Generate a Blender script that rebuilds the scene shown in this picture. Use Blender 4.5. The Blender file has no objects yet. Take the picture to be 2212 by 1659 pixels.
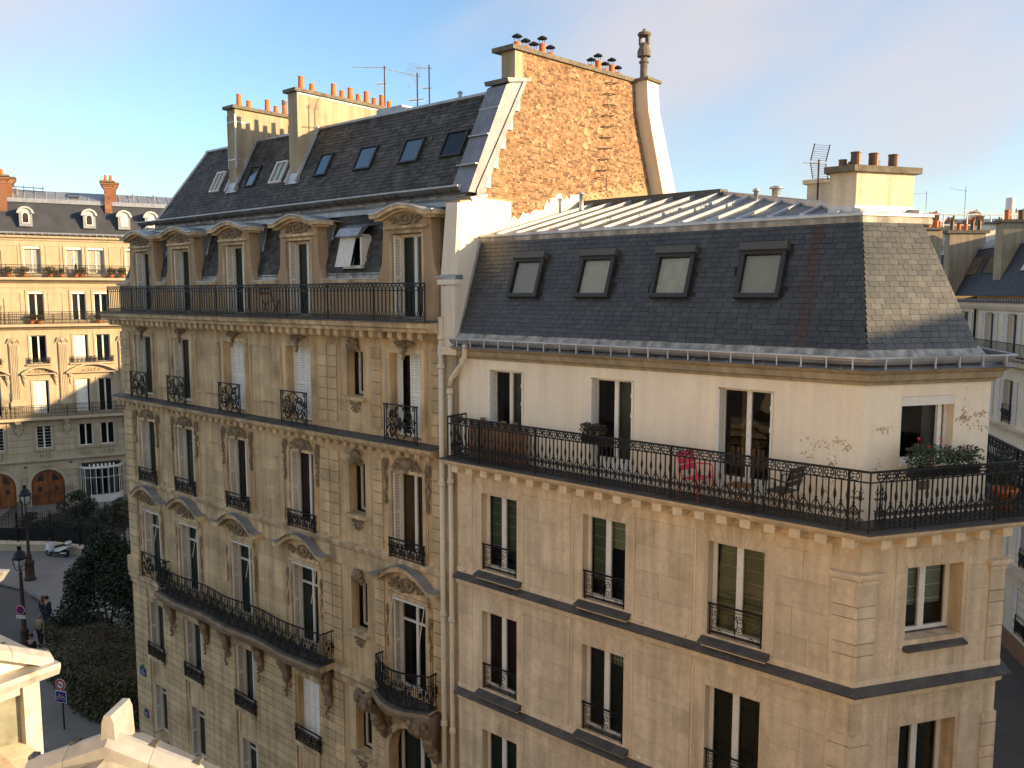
import bpy, math, random
import numpy as np
from mathutils import Vector, Matrix
rnd = random.Random(11)
S = bpy.context.scene
COL = S.collection
rad = math.radians
# ------------------------------------------------------------------ camera
cd = bpy.data.cameras.new('camera'); cam = bpy.data.objects.new('camera', cd); COL.objects.link(cam)
cd.sensor_fit = 'HORIZONTAL'; cd.angle = 2*math.atan(1106/1805); cd.clip_start = .1; cd.clip_end = 3000
cam.location = (0, 0, 18); cam.rotation_euler = (rad(90-6.157), 0, 0); S.camera = cam
# ------------------------------------------------------------------ sky, sun, exposure
SUN_AZ, SUN_EL = 106.5, 13.0                     # clockwise from +Y
w = bpy.data.worlds.new('World'); S.world = w; w.use_nodes = True
nt = w.node_tree; N = nt.nodes; LK = nt.links; N.clear()
def wn(t, **k):
    n = N.new(t)
    for a, b in k.items(): setattr(n, a, b)
    return n
out = wn('ShaderNodeOutputWorld'); bg = wn('ShaderNodeBackground'); bg.inputs[1].default_value = .093
sky = wn('ShaderNodeTexSky', sky_type='NISHITA', sun_disc=False, sun_elevation=rad(SUN_EL), sun_rotation=rad(SUN_AZ), altitude=50, air_density=1.0, dust_density=.9, ozone_density=1.6)
tc = wn('ShaderNodeTexCoord'); sep = wn('ShaderNodeSeparateXYZ'); LK.new(tc.outputs['Generated'], sep.inputs[0])
mp = wn('ShaderNodeMapping', vector_type='POINT'); mp.inputs['Rotation'].default_value = (0, rad(27), 0); mp.inputs['Scale'].default_value = (1, 1, 1); mp.inputs['Location'].default_value = (0, 0, 0)
mp2 = wn('ShaderNodeMapping'); mp2.inputs['Scale'].default_value = (1.1, 1.1, 3.6); mp2.inputs['Location'].default_value = (3.7, 5.1, 4.4)
LK.new(tc.outputs['Generated'], mp.inputs[0]); LK.new(mp.outputs[0], mp2.inputs[0])
nz = wn('ShaderNodeTexNoise'); nz.inputs['Scale'].default_value = 1.45; nz.inputs['Detail'].default_value = 5; nz.inputs['Roughness'].default_value = .42; nz.inputs['Distortion'].default_value = .25
LK.new(mp2.outputs[0], nz.inputs['Vector'])
cr = wn('ShaderNodeValToRGB'); cr.color_ramp.interpolation = 'EASE'; cr.color_ramp.elements[0].position = .40; cr.color_ramp.elements[1].position = .69
LK.new(nz.outputs[0], cr.inputs[0])
cf = wn('ShaderNodeMath', operation='MULTIPLY'); LK.new(cr.outputs[0], cf.inputs[0]); cf.inputs[1].default_value = .85
tn = wn('ShaderNodeMixRGB', blend_type='MULTIPLY'); tn.inputs[0].default_value = 1; LK.new(sky.outputs[0], tn.inputs[1]); tn.inputs[2].default_value = (.82, .92, 1.0, 1)
hz = wn('ShaderNodeMapRange', interpolation_type='SMOOTHSTEP'); hz.inputs[1].default_value = -.02; hz.inputs[2].default_value = .16; hz.inputs[3].default_value = .9; hz.inputs[4].default_value = 0; LK.new(sep.outputs[2], hz.inputs[0])
hm = wn('ShaderNodeMixRGB'); LK.new(hz.outputs[0], hm.inputs[0]); LK.new(tn.outputs[0], hm.inputs[1]); hm.inputs[2].default_value = (2.9, 2.75, 2.45, 1)
mx = wn('ShaderNodeMixRGB'); LK.new(cf.outputs[0], mx.inputs[0]); LK.new(hm.outputs[0], mx.inputs[1]); mx.inputs[2].default_value = (2.55, 2.4, 2.5, 1)
LK.new(mx.outputs[0], bg.inputs[0]); LK.new(bg.outputs[0], out.inputs[0])
sd = bpy.data.lights.new('sun', 'SUN'); sd.energy = 3.2; sd.angle = rad(.6); sd.color = (1, .73, .42)
sun = bpy.data.objects.new('sun', sd); COL.objects.link(sun)
a, e = rad(SUN_AZ), rad(SUN_EL)
to_sun = Vector((math.sin(a)*math.cos(e), math.cos(a)*math.cos(e), math.sin(e)))
sun.rotation_euler = to_sun.to_track_quat('Z', 'Y').to_euler(); sun.location = (30, -10, 60)
S.render.engine = 'CYCLES'; S.cycles.transparent_max_bounces = 12
V = S.view_settings; V.view_transform = 'Standard'; V.look = 'None'; V.gamma = 1; V.use_curve_mapping = False; V.exposure = 1.72

# ------------------------------------------------------------------ materials
MATS = {}
def mat(name, col, rough=.8, metal=0., var=.18, scale=1.2, fine=.1, fscale=18, streak=0., bump=.0, bscale=40, island=0., spec=.4, tint=None, coat=0):
    """procedural: base colour, broad noise, fine noise, vertical streaks, random tone per piece, bump"""
    m = bpy.data.materials.new(name); m.use_nodes = True; MATS[name] = m
    t = m.node_tree; n = t.nodes; l = t.links; p = n['Principled BSDF']
    p.inputs['Roughness'].default_value = rough; p.inputs['Metallic'].default_value = metal; p.inputs['Specular IOR Level'].default_value = spec
    if coat: p.inputs['Coat Weight'].default_value = coat
    geo = n.new('ShaderNodeNewGeometry'); val = None
    def noise(sc, det, vec=None):
        q = n.new('ShaderNodeTexNoise'); q.inputs['Scale'].default_value = sc; q.inputs['Detail'].default_value = det
        l.new(vec or geo.outputs['Position'], q.inputs['Vector']); return q.outputs[0]
    def rng(s, amp, lo=.28, hi=.72):
        q = n.new('ShaderNodeMapRange'); q.inputs[1].default_value = lo; q.inputs[2].default_value = hi; q.inputs[3].default_value = 1-amp; q.inputs[4].default_value = 1+amp
        l.new(s, q.inputs[0]); return q.outputs[0]
    def mul(a_, b_):
        if a_ is None: return b_
        q = n.new('ShaderNodeMath'); q.operation = 'MULTIPLY'; l.new(a_, q.inputs[0]); l.new(b_, q.inputs[1]); return q.outputs[0]
    if var: val = mul(val, rng(noise(scale, 4), var))
    if fine: val = mul(val, rng(noise(fscale, 3), fine))
    if streak:
        mpp = n.new('ShaderNodeMapping'); mpp.inputs['Scale'].default_value = (3.2, 3.2, .22); l.new(geo.outputs['Position'], mpp.inputs[0])
        val = mul(val, rng(noise(1.6, 4, mpp.outputs[0]), streak, .35, .65))
    if island:
        oi = n.new('ShaderNodeObjectInfo'); ad = n.new('ShaderNodeMath'); ad.operation = 'ADD'; l.new(oi.outputs['Random'], ad.inputs[0]); l.new(geo.outputs['Random Per Island'], ad.inputs[1])
        fr = n.new('ShaderNodeMath'); fr.operation = 'FRACT'; l.new(ad.outputs[0], fr.inputs[0])
        val = mul(val, rng(fr.outputs[0], island, 0, 1)); m['rnd'] = 1
    if isinstance(col, list):                    # colour ramp chosen per piece
        oi = n.new('ShaderNodeObjectInfo'); ad = n.new('ShaderNodeMath'); ad.operation = 'ADD'; l.new(oi.outputs['Random'], ad.inputs[0]); l.new(geo.outputs['Random Per Island'], ad.inputs[1])
        fr = n.new('ShaderNodeMath'); fr.operation = 'FRACT'; l.new(ad.outputs[0], fr.inputs[0])
        rp = n.new('ShaderNodeValToRGB'); rp.color_ramp.interpolation = 'CONSTANT'; l.new(fr.outputs[0], rp.inputs[0])
        for i, c in enumerate(col):
            el = rp.color_ramp.elements[i] if i < 2 else rp.color_ramp.elements.new(i/len(col))
            el.position = i/len(col); el.color = (*c, 1)
        csrc = rp.outputs[0]
    else:
        rg = n.new('ShaderNodeRGB'); rg.outputs[0].default_value = (*col, 1); csrc = rg.outputs[0]
    if tint:                                     # second colour in patches
        mxx = n.new('ShaderNodeMixRGB'); l.new(csrc, mxx.inputs[1]); mxx.inputs[2].default_value = (*tint[0], 1)
        q = n.new('ShaderNodeMapRange'); q.inputs[1].default_value = tint[2]; q.inputs[2].default_value = tint[2]+tint[3]; l.new(noise(tint[1], 5), q.inputs[0]); l.new(q.outputs[0], mxx.inputs[0]); csrc = mxx.outputs[0]
    m['csrc'] = 0
    if val is not None:
        vm = n.new('ShaderNodeVectorMath'); vm.operation = 'SCALE'; l.new(csrc, vm.inputs[0]); l.new(val, vm.inputs['Scale']); csrc = vm.outputs[0]
    l.new(csrc, p.inputs['Base Color'])
    if bump:
        b = n.new('ShaderNodeBump'); b.inputs['Strength'].default_value = bump; b.inputs['Distance'].default_value = .02
        l.new(noise(bscale, 4), b.inputs['Height']); l.new(b.outputs[0], p.inputs['Normal'])
    return m
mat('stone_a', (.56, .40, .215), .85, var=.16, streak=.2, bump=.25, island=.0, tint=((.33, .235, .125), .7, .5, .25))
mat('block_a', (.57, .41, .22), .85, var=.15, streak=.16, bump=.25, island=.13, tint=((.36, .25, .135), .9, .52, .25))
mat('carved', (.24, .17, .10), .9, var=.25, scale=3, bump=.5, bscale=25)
mat('trim_a', (.57, .415, .23), .85, var=.17, streak=.25, bump=.2, tint=((.27, .19, .105), 1.3, .5, .22))
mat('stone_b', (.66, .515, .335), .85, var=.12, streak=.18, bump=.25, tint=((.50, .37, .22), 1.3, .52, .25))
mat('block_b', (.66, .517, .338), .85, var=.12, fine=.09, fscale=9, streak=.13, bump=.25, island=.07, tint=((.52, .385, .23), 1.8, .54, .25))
mat('trim_b', (.73, .585, .395), .8, var=.1, streak=.1, bump=.15)
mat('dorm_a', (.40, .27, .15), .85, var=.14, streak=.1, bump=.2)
mat('plaster', (.86, .745, .56), .8, var=.06, scale=.8, fine=.04, streak=.05, bump=.12, bscale=60)
mat('plaster_w', (.72, .64, .50), .8, var=.05, fine=.04, streak=.05, bump=.1)
mat('plaster_c', (.36, .29, .185), .85, var=.14, fine=.07, streak=.16, bump=.2)
mat('render_b', (.60, .50, .35), .85, var=.1, streak=.15, bump=.2)
mat('flake', (.56, .44, .28), .9, var=.15)
mat('stone_l', (.42, .335, .215), .85, var=.1, streak=.08, bump=.15)
mat('block_l', (.43, .345, .23), .85, var=.1, streak=.06, bump=.15, island=.08)
mat('slate_b', (.038, .038, .033), .41, var=.22, scale=2, fine=.15, island=.3, spec=.6)
mat('slate_a', (.062, .056, .046), .6, var=.3, scale=1.4, fine=.2, streak=.25, island=.42, spec=.3, tint=((.10, .092, .075), 2.2, .6, .2))
mat('slate_e', (.040, .043, .050), .55, var=.2, island=.25, spec=.3)
mat('deck', (.03, .03, .03), .8)
mat('zinc', (.34, .345, .35), .42, .55, var=.16, scale=2, fine=.06, streak=.1)
mat('zinc_sheet', (.15, .135, .115), .5, .3, var=.3, scale=1.6, streak=.1)
mat('zinc_d', (.20, .205, .21), .5, .35, var=.15, scale=3, streak=.1)
mat('zinc_l', (.50, .50, .49), .45, .45, var=.12, scale=3, streak=.1)
mat('zinc_stain', (.33, .30, .25), .6, .2, var=.25, scale=5, streak=.4)
mat('zinc_w', (.42, .405, .375), .5, .2, var=.14, scale=4, fine=.1, fscale=14, streak=.1, tint=((.24, .22, .19), 5, .58, .2))
mat('lead', (.085, .077, .067), .7, .05, var=.3, scale=3, fine=.2, tint=((.2, .19, .18), 5, .66, .1))
mat('iron', (.008, .008, .0085), .5, .1, var=.3, fine=.1)
mat('rust_iron', (.06, .035, .022), .7, .3, var=.3)
mat('white', (.74, .70, .61), .5, var=.05, fine=.03, streak=.04)
mat('shutter', (.84, .80, .69), .6, var=.07, streak=.05)
mat('shutter_b', (.78, .74, .65), .6, var=.08, streak=.08)
mat('pvc', (.78, .74, .65), .4, var=.03)
mat('pipe', (.70, .60, .43), .55, var=.07, streak=.08)
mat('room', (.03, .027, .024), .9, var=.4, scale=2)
mat('drape_green', (.105, .13, .085), .9, var=.12, scale=2)
mat('drape_light', (.27, .30, .21), .9, var=.06)
mat('drape_white', (.66, .63, .54), .9, var=.1, scale=6)
mat('drape_grey', (.16, .16, .14), .9, var=.15, scale=5)
mat('drape_wine', (.055, .022, .024), .9, var=.2)
mat('drape_lace', (.05, .053, .045), .9, var=.45, scale=22, fine=.4, fscale=40)
mat('drape_brown', (.20, .115, .05), .9, var=.1)
mat('drape_teal', (.05, .085, .075), .9, var=.15)
mat('pane_reflection', (.20, .20, .15), .2, var=.3, scale=4, coat=.5)  # opaque pane: the pale reflection in the glass is painted as base colour
mat('pane_curtain', (.36, .33, .26), .25, var=.15, scale=5, fine=.05, coat=.6)
mat('blind', (.5, .47, .42), .7, var=.05)
mat('terracotta', (.60, .165, .045), .75, var=.14, scale=6, fine=.08, island=.1)
mat('pot_brown', (.11, .06, .028), .35, .45, var=.25, scale=8)
mat('pot_stone', (.15, .125, .09), .9, var=.35, scale=8, bump=.4)
mat('brick', [(.26, .14, .065), (.27, .155, .078), (.30, .185, .10), (.22, .105, .05), (.12, .066, .042), (.28, .165, .085), (.33, .22, .125), (.16, .085, .05), (.25, .13, .06), (.31, .20, .11)], .9, var=.15, scale=3, fine=.18, fscale=30, bump=.5)
mat('brick_far', [(.24, .115, .06), (.28, .15, .08), (.20, .09, .05)], .9)
mat('mortar', (.37, .255, .14), .95, var=.2, scale=3, fine=.15, bump=.5, tint=((.2, .13, .07), 2, .55, .2))
mat('velux', (.030, .027, .023), .5, var=.12)
mat('velux_hood', (.075, .068, .055), .5, var=.1)
mat('asphalt', (.095, .084, .072), .9, var=.15, scale=.5, fine=.16, fscale=14, bump=.3)
mat('pavement', (.23, .20, .165), .9, var=.14, scale=.6, fine=.14, fscale=10, bump=.3)
mat('kerb', (.17, .158, .14), .85, var=.15, island=.12)
mat('soil', (.035, .028, .018), .95, var=.3)
mat('bark', (.05, .037, .026), .9, var=.3, bump=.5)
mat('leaf_dark', [(.018, .028, .010), (.024, .036, .013), (.03, .044, .016), (.015, .023, .009)], .6, var=.3)
mat('leaf_hedge', [(.045, .055, .018), (.055, .066, .022), (.085, .066, .03), (.11, .075, .036), (.04, .05, .018)], .65, var=.35, scale=.9)
mat('leaf_brown', [(.10, .07, .036), (.08, .06, .028), (.06, .058, .024), (.13, .09, .05)], .7, var=.35, scale=.9)
mat('leaf_mid', [(.035, .06, .016), (.05, .078, .02), (.03, .05, .014)], .6, var=.25)
mat('leaf_wine', [(.045, .018, .012), (.03, .014, .01), (.03, .045, .012)], .6)
mat('leaf_rust', [(.10, .055, .02), (.07, .05, .02), (.05, .055, .02)], .6)
mat('petal', [(.62, .03, .045), (.7, .09, .09), (.55, .02, .02)], .6)
mat('door', (.22, .075, .02), .45, var=.25, scale=2, streak=.2)
mat('wood', (.20, .095, .035), .6, var=.2, streak=.2, island=.12)
mat('wood_table', (.33, .15, .04), .55, var=.15)
mat('pink', (.74, .045, .11), .4, var=.05)
mat('chair_dark', (.022, .024, .022), .4, .2, var=.1)
mat('lamp_glass', (.42, .40, .36), .15, var=.1)
mat('scooter_white', (.75, .75, .74), .25, var=.02, coat=.5)
mat('black', (.012, .012, .012), .5, var=.1)
mat('tyre', (.012, .012, .012), .85)
mat('chrome', (.6, .6, .6), .2, .9)
mat('skin', (.36, .19, .12), .6, var=.05)
mat('hair_red', (.16, .055, .018), .6, var=.2)
mat('hair_dark', (.015, .011, .009), .6)
mat('cloth_black', (.012, .013, .015), .9)
mat('cloth_navy', (.016, .021, .032), .9)
mat('cloth_jean', (.022, .028, .045), .9)
mat('cloth_beige', (.23, .165, .105), .9, var=.15, scale=8)
mat('cloth_red', (.24, .045, .022), .8)
mat('sign_red', (.45, .012, .018), .4, var=.04)
mat('sign_blue', (.006, .022, .16), .4, var=.04)
mat('sign_white', (.62, .6, .54), .4, var=.05)
mat('sign_green', (.03, .12, .09), .5)
mat('dark_metal', (.02, .018, .016), .5, .4)
mat('alu', (.55, .53, .5), .35, .7)
mat('dish', (.7, .66, .56), .5)
mat('screen_dark', (.012, .013, .012), .8)
# glazing: clear pane with fresnel reflection
def glass(name, tint, rough=.02, refl=1.0):
    m = bpy.data.materials.new(name); m.use_nodes = True; MATS[name] = m; n = m.node_tree.nodes; l = m.node_tree.links; n.clear()
    o = n.new('ShaderNodeOutputMaterial'); mxs = n.new('ShaderNodeMixShader'); tr = n.new('ShaderNodeBsdfTransparent'); gl = n.new('ShaderNodeBsdfGlossy'); fr = n.new('ShaderNodeFresnel')
    tr.inputs[0].default_value = (*tint, 1); gl.inputs['Roughness'].default_value = rough; fr.inputs[0].default_value = 1.5
    mm = n.new('ShaderNodeMath'); mm.operation = 'MULTIPLY'; mm.inputs[1].default_value = refl; l.new(fr.outputs[0], mm.inputs[0])
    g = n.new('ShaderNodeNewGeometry'); nn = n.new('ShaderNodeTexNoise'); nn.inputs['Scale'].default_value = 1.3; l.new(g.outputs['Position'], nn.inputs['Vector'])
    bp = n.new('ShaderNodeBump'); bp.inputs['Strength'].default_value = .12; bp.inputs['Distance'].default_value = .05; l.new(nn.outputs[0], bp.inputs['Height']); l.new(bp.outputs[0], gl.inputs['Normal'])
    l.new(mm.outputs[0], mxs.inputs[0]); l.new(tr.outputs[0], mxs.inputs[1]); l.new(gl.outputs[0], mxs.inputs[2]); l.new(mxs.outputs[0], o.inputs[0])
glass('glass', (.8, .84, .8)); glass('glass_sky', (.45, .5, .5), .05, 2.6); glass('glass_lamp', (.85, .83, .78), .1)
# rust streak on the corner building's slates, a stain running down from the roof edge (world position)
def rust_streak(m, ox, oy, ax, z0, z1, x0, x1, wid):
    n = m.node_tree.nodes; l = m.node_tree.links; p = n['Principled BSDF']; src = p.inputs['Base Color'].links[0].from_socket
    g = n.new('ShaderNodeNewGeometry'); sb = n.new('ShaderNodeVectorMath'); sb.operation = 'SUBTRACT'; sb.inputs[1].default_value = (ox, oy, 0); l.new(g.outputs['Position'], sb.inputs[0])
    dt = n.new('ShaderNodeVectorMath'); dt.operation = 'DOT_PRODUCT'; dt.inputs[1].default_value = ax; l.new(sb.outputs[0], dt.inputs[0])
    sz = n.new('ShaderNodeSeparateXYZ'); l.new(g.outputs['Position'], sz.inputs[0])
    cx = n.new('ShaderNodeMapRange'); cx.inputs[1].default_value = z0; cx.inputs[2].default_value = z1; cx.inputs[3].default_value = x0; cx.inputs[4].default_value = x1; l.new(sz.outputs[2], cx.inputs[0])
    d = n.new('ShaderNodeMath'); d.operation = 'SUBTRACT'; l.new(dt.outputs['Value'], d.inputs[0]); l.new(cx.outputs[0], d.inputs[1])
    nn = n.new('ShaderNodeTexNoise'); nn.inputs['Scale'].default_value = 7; l.new(g.outputs['Position'], nn.inputs['Vector'])
    n2 = n.new('ShaderNodeMapRange'); n2.inputs[3].default_value = -.09; n2.inputs[4].default_value = .09; l.new(nn.outputs[0], n2.inputs[0])
    d2 = n.new('ShaderNodeMath'); d2.operation = 'ADD'; l.new(d.outputs[0], d2.inputs[0]); l.new(n2.outputs[0], d2.inputs[1])
    ab = n.new('ShaderNodeMath'); ab.operation = 'ABSOLUTE'; l.new(d2.outputs[0], ab.inputs[0])
    fm = n.new('ShaderNodeMapRange'); fm.inputs[1].default_value = wid; fm.inputs[2].default_value = wid*.4; fm.inputs[3].default_value = 0; fm.inputs[4].default_value = .95; l.new(ab.outputs[0], fm.inputs[0])
    mxx = n.new('ShaderNodeMixRGB'); l.new(fm.outputs[0], mxx.inputs[0]); l.new(src, mxx.inputs[1]); mxx.inputs[2].default_value = (.05, .023, .011, 1); l.new(mxx.outputs[0], p.inputs['Base Color'])

# ------------------------------------------------------------------ mesh and object helpers
class MB:
    def __init__(s): s.v = []; s.f = []; s.mi = []
    def add(s, vs, fs, mi=0):
        o = len(s.v); s.v += [tuple(p) for p in vs]
        for f in fs: s.f.append(tuple(i+o for i in f)); s.mi.append(mi)
        return s
    def quad(s, a, b, c, d, mi=0): return s.add([a, b, c, d], [(0, 1, 2, 3)], mi)
    def box(s, x0, x1, y0, y1, z0, z1, mi=0):
        return s.add([(x0, y0, z0), (x1, y0, z0), (x1, y1, z0), (x0, y1, z0), (x0, y0, z1), (x1, y0, z1), (x1, y1, z1), (x0, y1, z1)],
                     [(0, 3, 2, 1), (4, 5, 6, 7), (0, 1, 5, 4), (1, 2, 6, 5), (2, 3, 7, 6), (3, 0, 4, 7)], mi)
    def prism(s, poly, ax, a, b, mi=0):
        def P(p, t): return (t, p[0], p[1]) if ax == 'x' else (p[0], t, p[1]) if ax == 'y' else (p[0], p[1], t)
        n = len(poly); vs = [P(p, a) for p in poly]+[P(p, b) for p in poly]
        return s.add(vs, [tuple(range(n))[::-1], tuple(range(n, 2*n))]+[(i, (i+1) % n, n+(i+1) % n, n+i) for i in range(n)], mi)
    def tube(s, pts, r, n=5, closed=False, mi=0, cap=True):
        pts = [Vector(p) for p in pts]; k = len(pts); rs = r if isinstance(r, (list, tuple)) else [r]*k; vs = []
        up0 = None
        for i, p in enumerate(pts):
            a_ = pts[(i-1) % k] if closed or i > 0 else p; b_ = pts[(i+1) % k] if closed or i < k-1 else p
            t = (b_-a_); t = t.normalized() if t.length > 1e-9 else Vector((0, 0, 1))
            if up0 is None: up0 = Vector((0, 1, 0)) if abs(t.y) < .9 else Vector((1, 0, 0))
            u = (up0-t*up0.dot(t)).normalized(); v_ = t.cross(u); up0 = u
            for j in range(n):
                an = 2*math.pi*(j+.5)/n; vs.append(p+(u*math.cos(an)+v_*math.sin(an))*rs[i])
        fs = []
        for i in range(k if closed else k-1):
            i2 = (i+1) % k
            for j in range(n): fs.append((i*n+j, i*n+(j+1) % n, i2*n+(j+1) % n, i2*n+j))
        if cap and not closed: fs += [tuple(range(n))[::-1], tuple(range((k-1)*n, k*n))]
        return s.add(vs, fs, mi)
    def lathe(s, prof, c=(0, 0, 0), n=12, mi=0):
        vs = [(c[0]+r*math.cos(2*math.pi*j/n), c[1]+r*math.sin(2*math.pi*j/n), c[2]+z) for r, z in prof for j in range(n)]
        fs = [(i*n+j, i*n+(j+1) % n, (i+1)*n+(j+1) % n, (i+1)*n+j) for i in range(len(prof)-1) for j in range(n)]
        fs += [tuple(range(n))[::-1], tuple(range((len(prof)-1)*n, len(prof)*n))]
        return s.add(vs, fs, mi)
    def blob(s, c, rx, ry, rz, n=7, m=5, mi=0):
        return s.lathe_ell(c, rx, ry, rz, n, m, mi)
    def lathe_ell(s, c, rx, ry, rz, n, m, mi):
        vs = []
        for i in range(m):
            t = math.pi*(i+.35)/(m-.3)
            for j in range(n): vs.append((c[0]+rx*math.sin(t)*math.cos(2*math.pi*j/n), c[1]+ry*math.sin(t)*math.sin(2*math.pi*j/n), c[2]-rz*math.cos(t)))
        fs = [(i*n+j, i*n+(j+1) % n, (i+1)*n+(j+1) % n, (i+1)*n+j) for i in range(m-1) for j in range(n)]+[tuple(range(n))[::-1], tuple(range((m-1)*n, m*n))]
        return s.add(vs, fs, mi)
    def spiral(s, cx, cz, r, turns=1.5, start=0., r_in=.25, th=.008, y=0, n=4, seg=14, dirn=1):
        pts = []
        for i in range(seg+1):
            t = i/seg; rr = r*(1-(1-r_in)*t); an = start+dirn*2*math.pi*turns*t; pts.append((cx+rr*math.cos(an), y, cz+rr*math.sin(an)))
        return s.tube(pts, th, n)
    def ring(s, cx, cz, r, th=.008, y=0, n=4, seg=12):
        return s.tube([(cx+r*math.cos(2*math.pi*i/seg), y, cz+r*math.sin(2*math.pi*i/seg)) for i in range(seg)], th, n, True)
    def mesh(s, name, mats, smooth=False):
        me = bpy.data.meshes.new(name); me.from_pydata(s.v, [], s.f)
        for m in (mats if isinstance(mats, (list, tuple)) else [mats]): me.materials.append(MATS[m])
        if any(s.mi): me.polygons.foreach_set('material_index', s.mi)
        if smooth: me.polygons.foreach_set('use_smooth', [True]*len(me.polygons))
        me.update(); return me
I4 = Matrix.Identity(4)
def TRS(loc=(0, 0, 0), rot=(0, 0, 0), scale=(1, 1, 1)):
    from mathutils import Euler
    return Matrix.LocRotScale(Vector(loc), Euler(rot), Vector(scale))
def link(name, me, parent=None, M=I4):
    o = bpy.data.objects.new(name, me); COL.objects.link(o)
    if parent is not None: o.parent = parent
    o.matrix_local = M; return o
def tag(o, label, cat, group=None, kind=None):
    if label: o['label'] = label
    if cat: o['category'] = cat
    if group: o['group'] = group
    if kind: o['kind'] = kind
    return o
def thing(name, label, cat, loc=(0, 0, 0), az=90, group=None):
    o = bpy.data.objects.new(name, None); COL.objects.link(o); o.empty_display_size = .3
    o.matrix_local = TRS(loc, (0, 0, rad(90-az))); tag(o, label, cat, group); return o
class Ctx:
    """a frame inside a thing: x right along the face, y inwards, z up"""
    def __init__(s, root, M=I4): s.root = root; s.M = M
    def put(s, name, mb, mats, smooth=False, M=I4): return link(name, mb.mesh(name, mats, smooth) if isinstance(mb, MB) else mb, s.root, s.M @ M)
    def blk(s, name, m, x0, x1, y0, y1, z0, z1): return link(name, ubox(m), s.root, s.M @ TRS((x0, y0, z0), scale=(x1-x0, y1-y0, z1-z0)))
def sub(name, part, mb, mats, smooth=False, M=I4): return link(name, mb.mesh(name, mats, smooth) if isinstance(mb, MB) else mb, part, M)
UB = {}
def ubox(m):
    if m not in UB: UB[m] = MB().box(0, 1, 0, 1, 0, 1).mesh('block', m)
    return UB[m]
def subblk(name, part, m, x0, x1, y0, y1, z0, z1): return link(name, ubox(m), part, TRS((x0, y0, z0), scale=(x1-x0, y1-y0, z1-z0)))

def wallgrid(mb, x0, x1, z0, z1, ops, y=0., depth=.28, mi=0):
    xs = sorted({x0, x1, *[o[0] for o in ops], *[o[1] for o in ops]}); zs = sorted({z0, z1, *[o[2] for o in ops], *[o[3] for o in ops]})
    xs = [x for x in xs if x0 <= x <= x1]; zs = [z for z in zs if z0 <= z <= z1]
    for j in range(len(zs)-1):
        i = 0
        while i < len(xs)-1:
            cz = (zs[j]+zs[j+1])/2
            if any(o[0] < (xs[i]+xs[i+1])/2 < o[1] and o[2] < cz < o[3] for o in ops): i += 1; continue
            mb.quad((xs[i], y, zs[j]), (xs[i+1], y, zs[j]), (xs[i+1], y, zs[j+1]), (xs[i], y, zs[j+1]), mi); i += 1
    for a_, b_, c_, d_ in [o[:4] for o in ops]:
        e_ = y+depth
        mb.quad((a_, y, c_), (a_, e_, c_), (a_, e_, d_), (a_, y, d_), mi); mb.quad((b_, y, c_), (b_, e_, c_), (b_, e_, d_), (b_, y, d_), mi)
        mb.quad((a_, y, d_), (b_, y, d_), (b_, e_, d_), (a_, e_, d_), mi); mb.quad((a_, y, c_), (b_, y, c_), (b_, e_, c_), (a_, e_, c_), mi)
def leaf(mb, u0, u1, z0, z1, plane='x', off=0., th=.03, pitch=.07, border=.035):
    """louvred shutter leaf; plane 'x': spans x at y=off; plane 'y': spans y at x=off"""
    def B(a_, b_, c_, d_, e_, f_): (mb.box(a_, b_, c_, d_, e_, f_) if plane == 'x' else mb.box(c_, d_, a_, b_, e_, f_))
    B(u0, u0+border, off, off+th, z0, z1); B(u1-border, u1, off, off+th, z0, z1)
    zm = (z0+z1)/2
    for c in (z0+border, zm, z1-border): B(u0+border, u1-border, off, off+th, c-border, c+border)
    n = int((z1-z0)/pitch)
    for i in range(n):
        z = z0+(i+.5)*(z1-z0)/n
        if abs(z-zm) < border or z-z0 < 2*border or z1-z < 2*border: continue
        ua, ub = u0+border, u1-border
        P = [(ua, off+.002, z-.018), (ub, off+.002, z-.018), (ub, off+th-.004, z+.03), (ua, off+th-.004, z+.03)]
        Q = [(p[0], p[1], p[2]+.012) for p in P]
        if plane == 'y': P = [(off+p[1]-off, p[0], p[2]) for p in P]; Q = [(q[1], q[0], q[2]) for q in Q]
        mb.add(P+Q, [(0, 1, 2, 3), (4, 5, 6, 7), (0, 1, 5, 4), (2, 3, 7, 6)])
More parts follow.
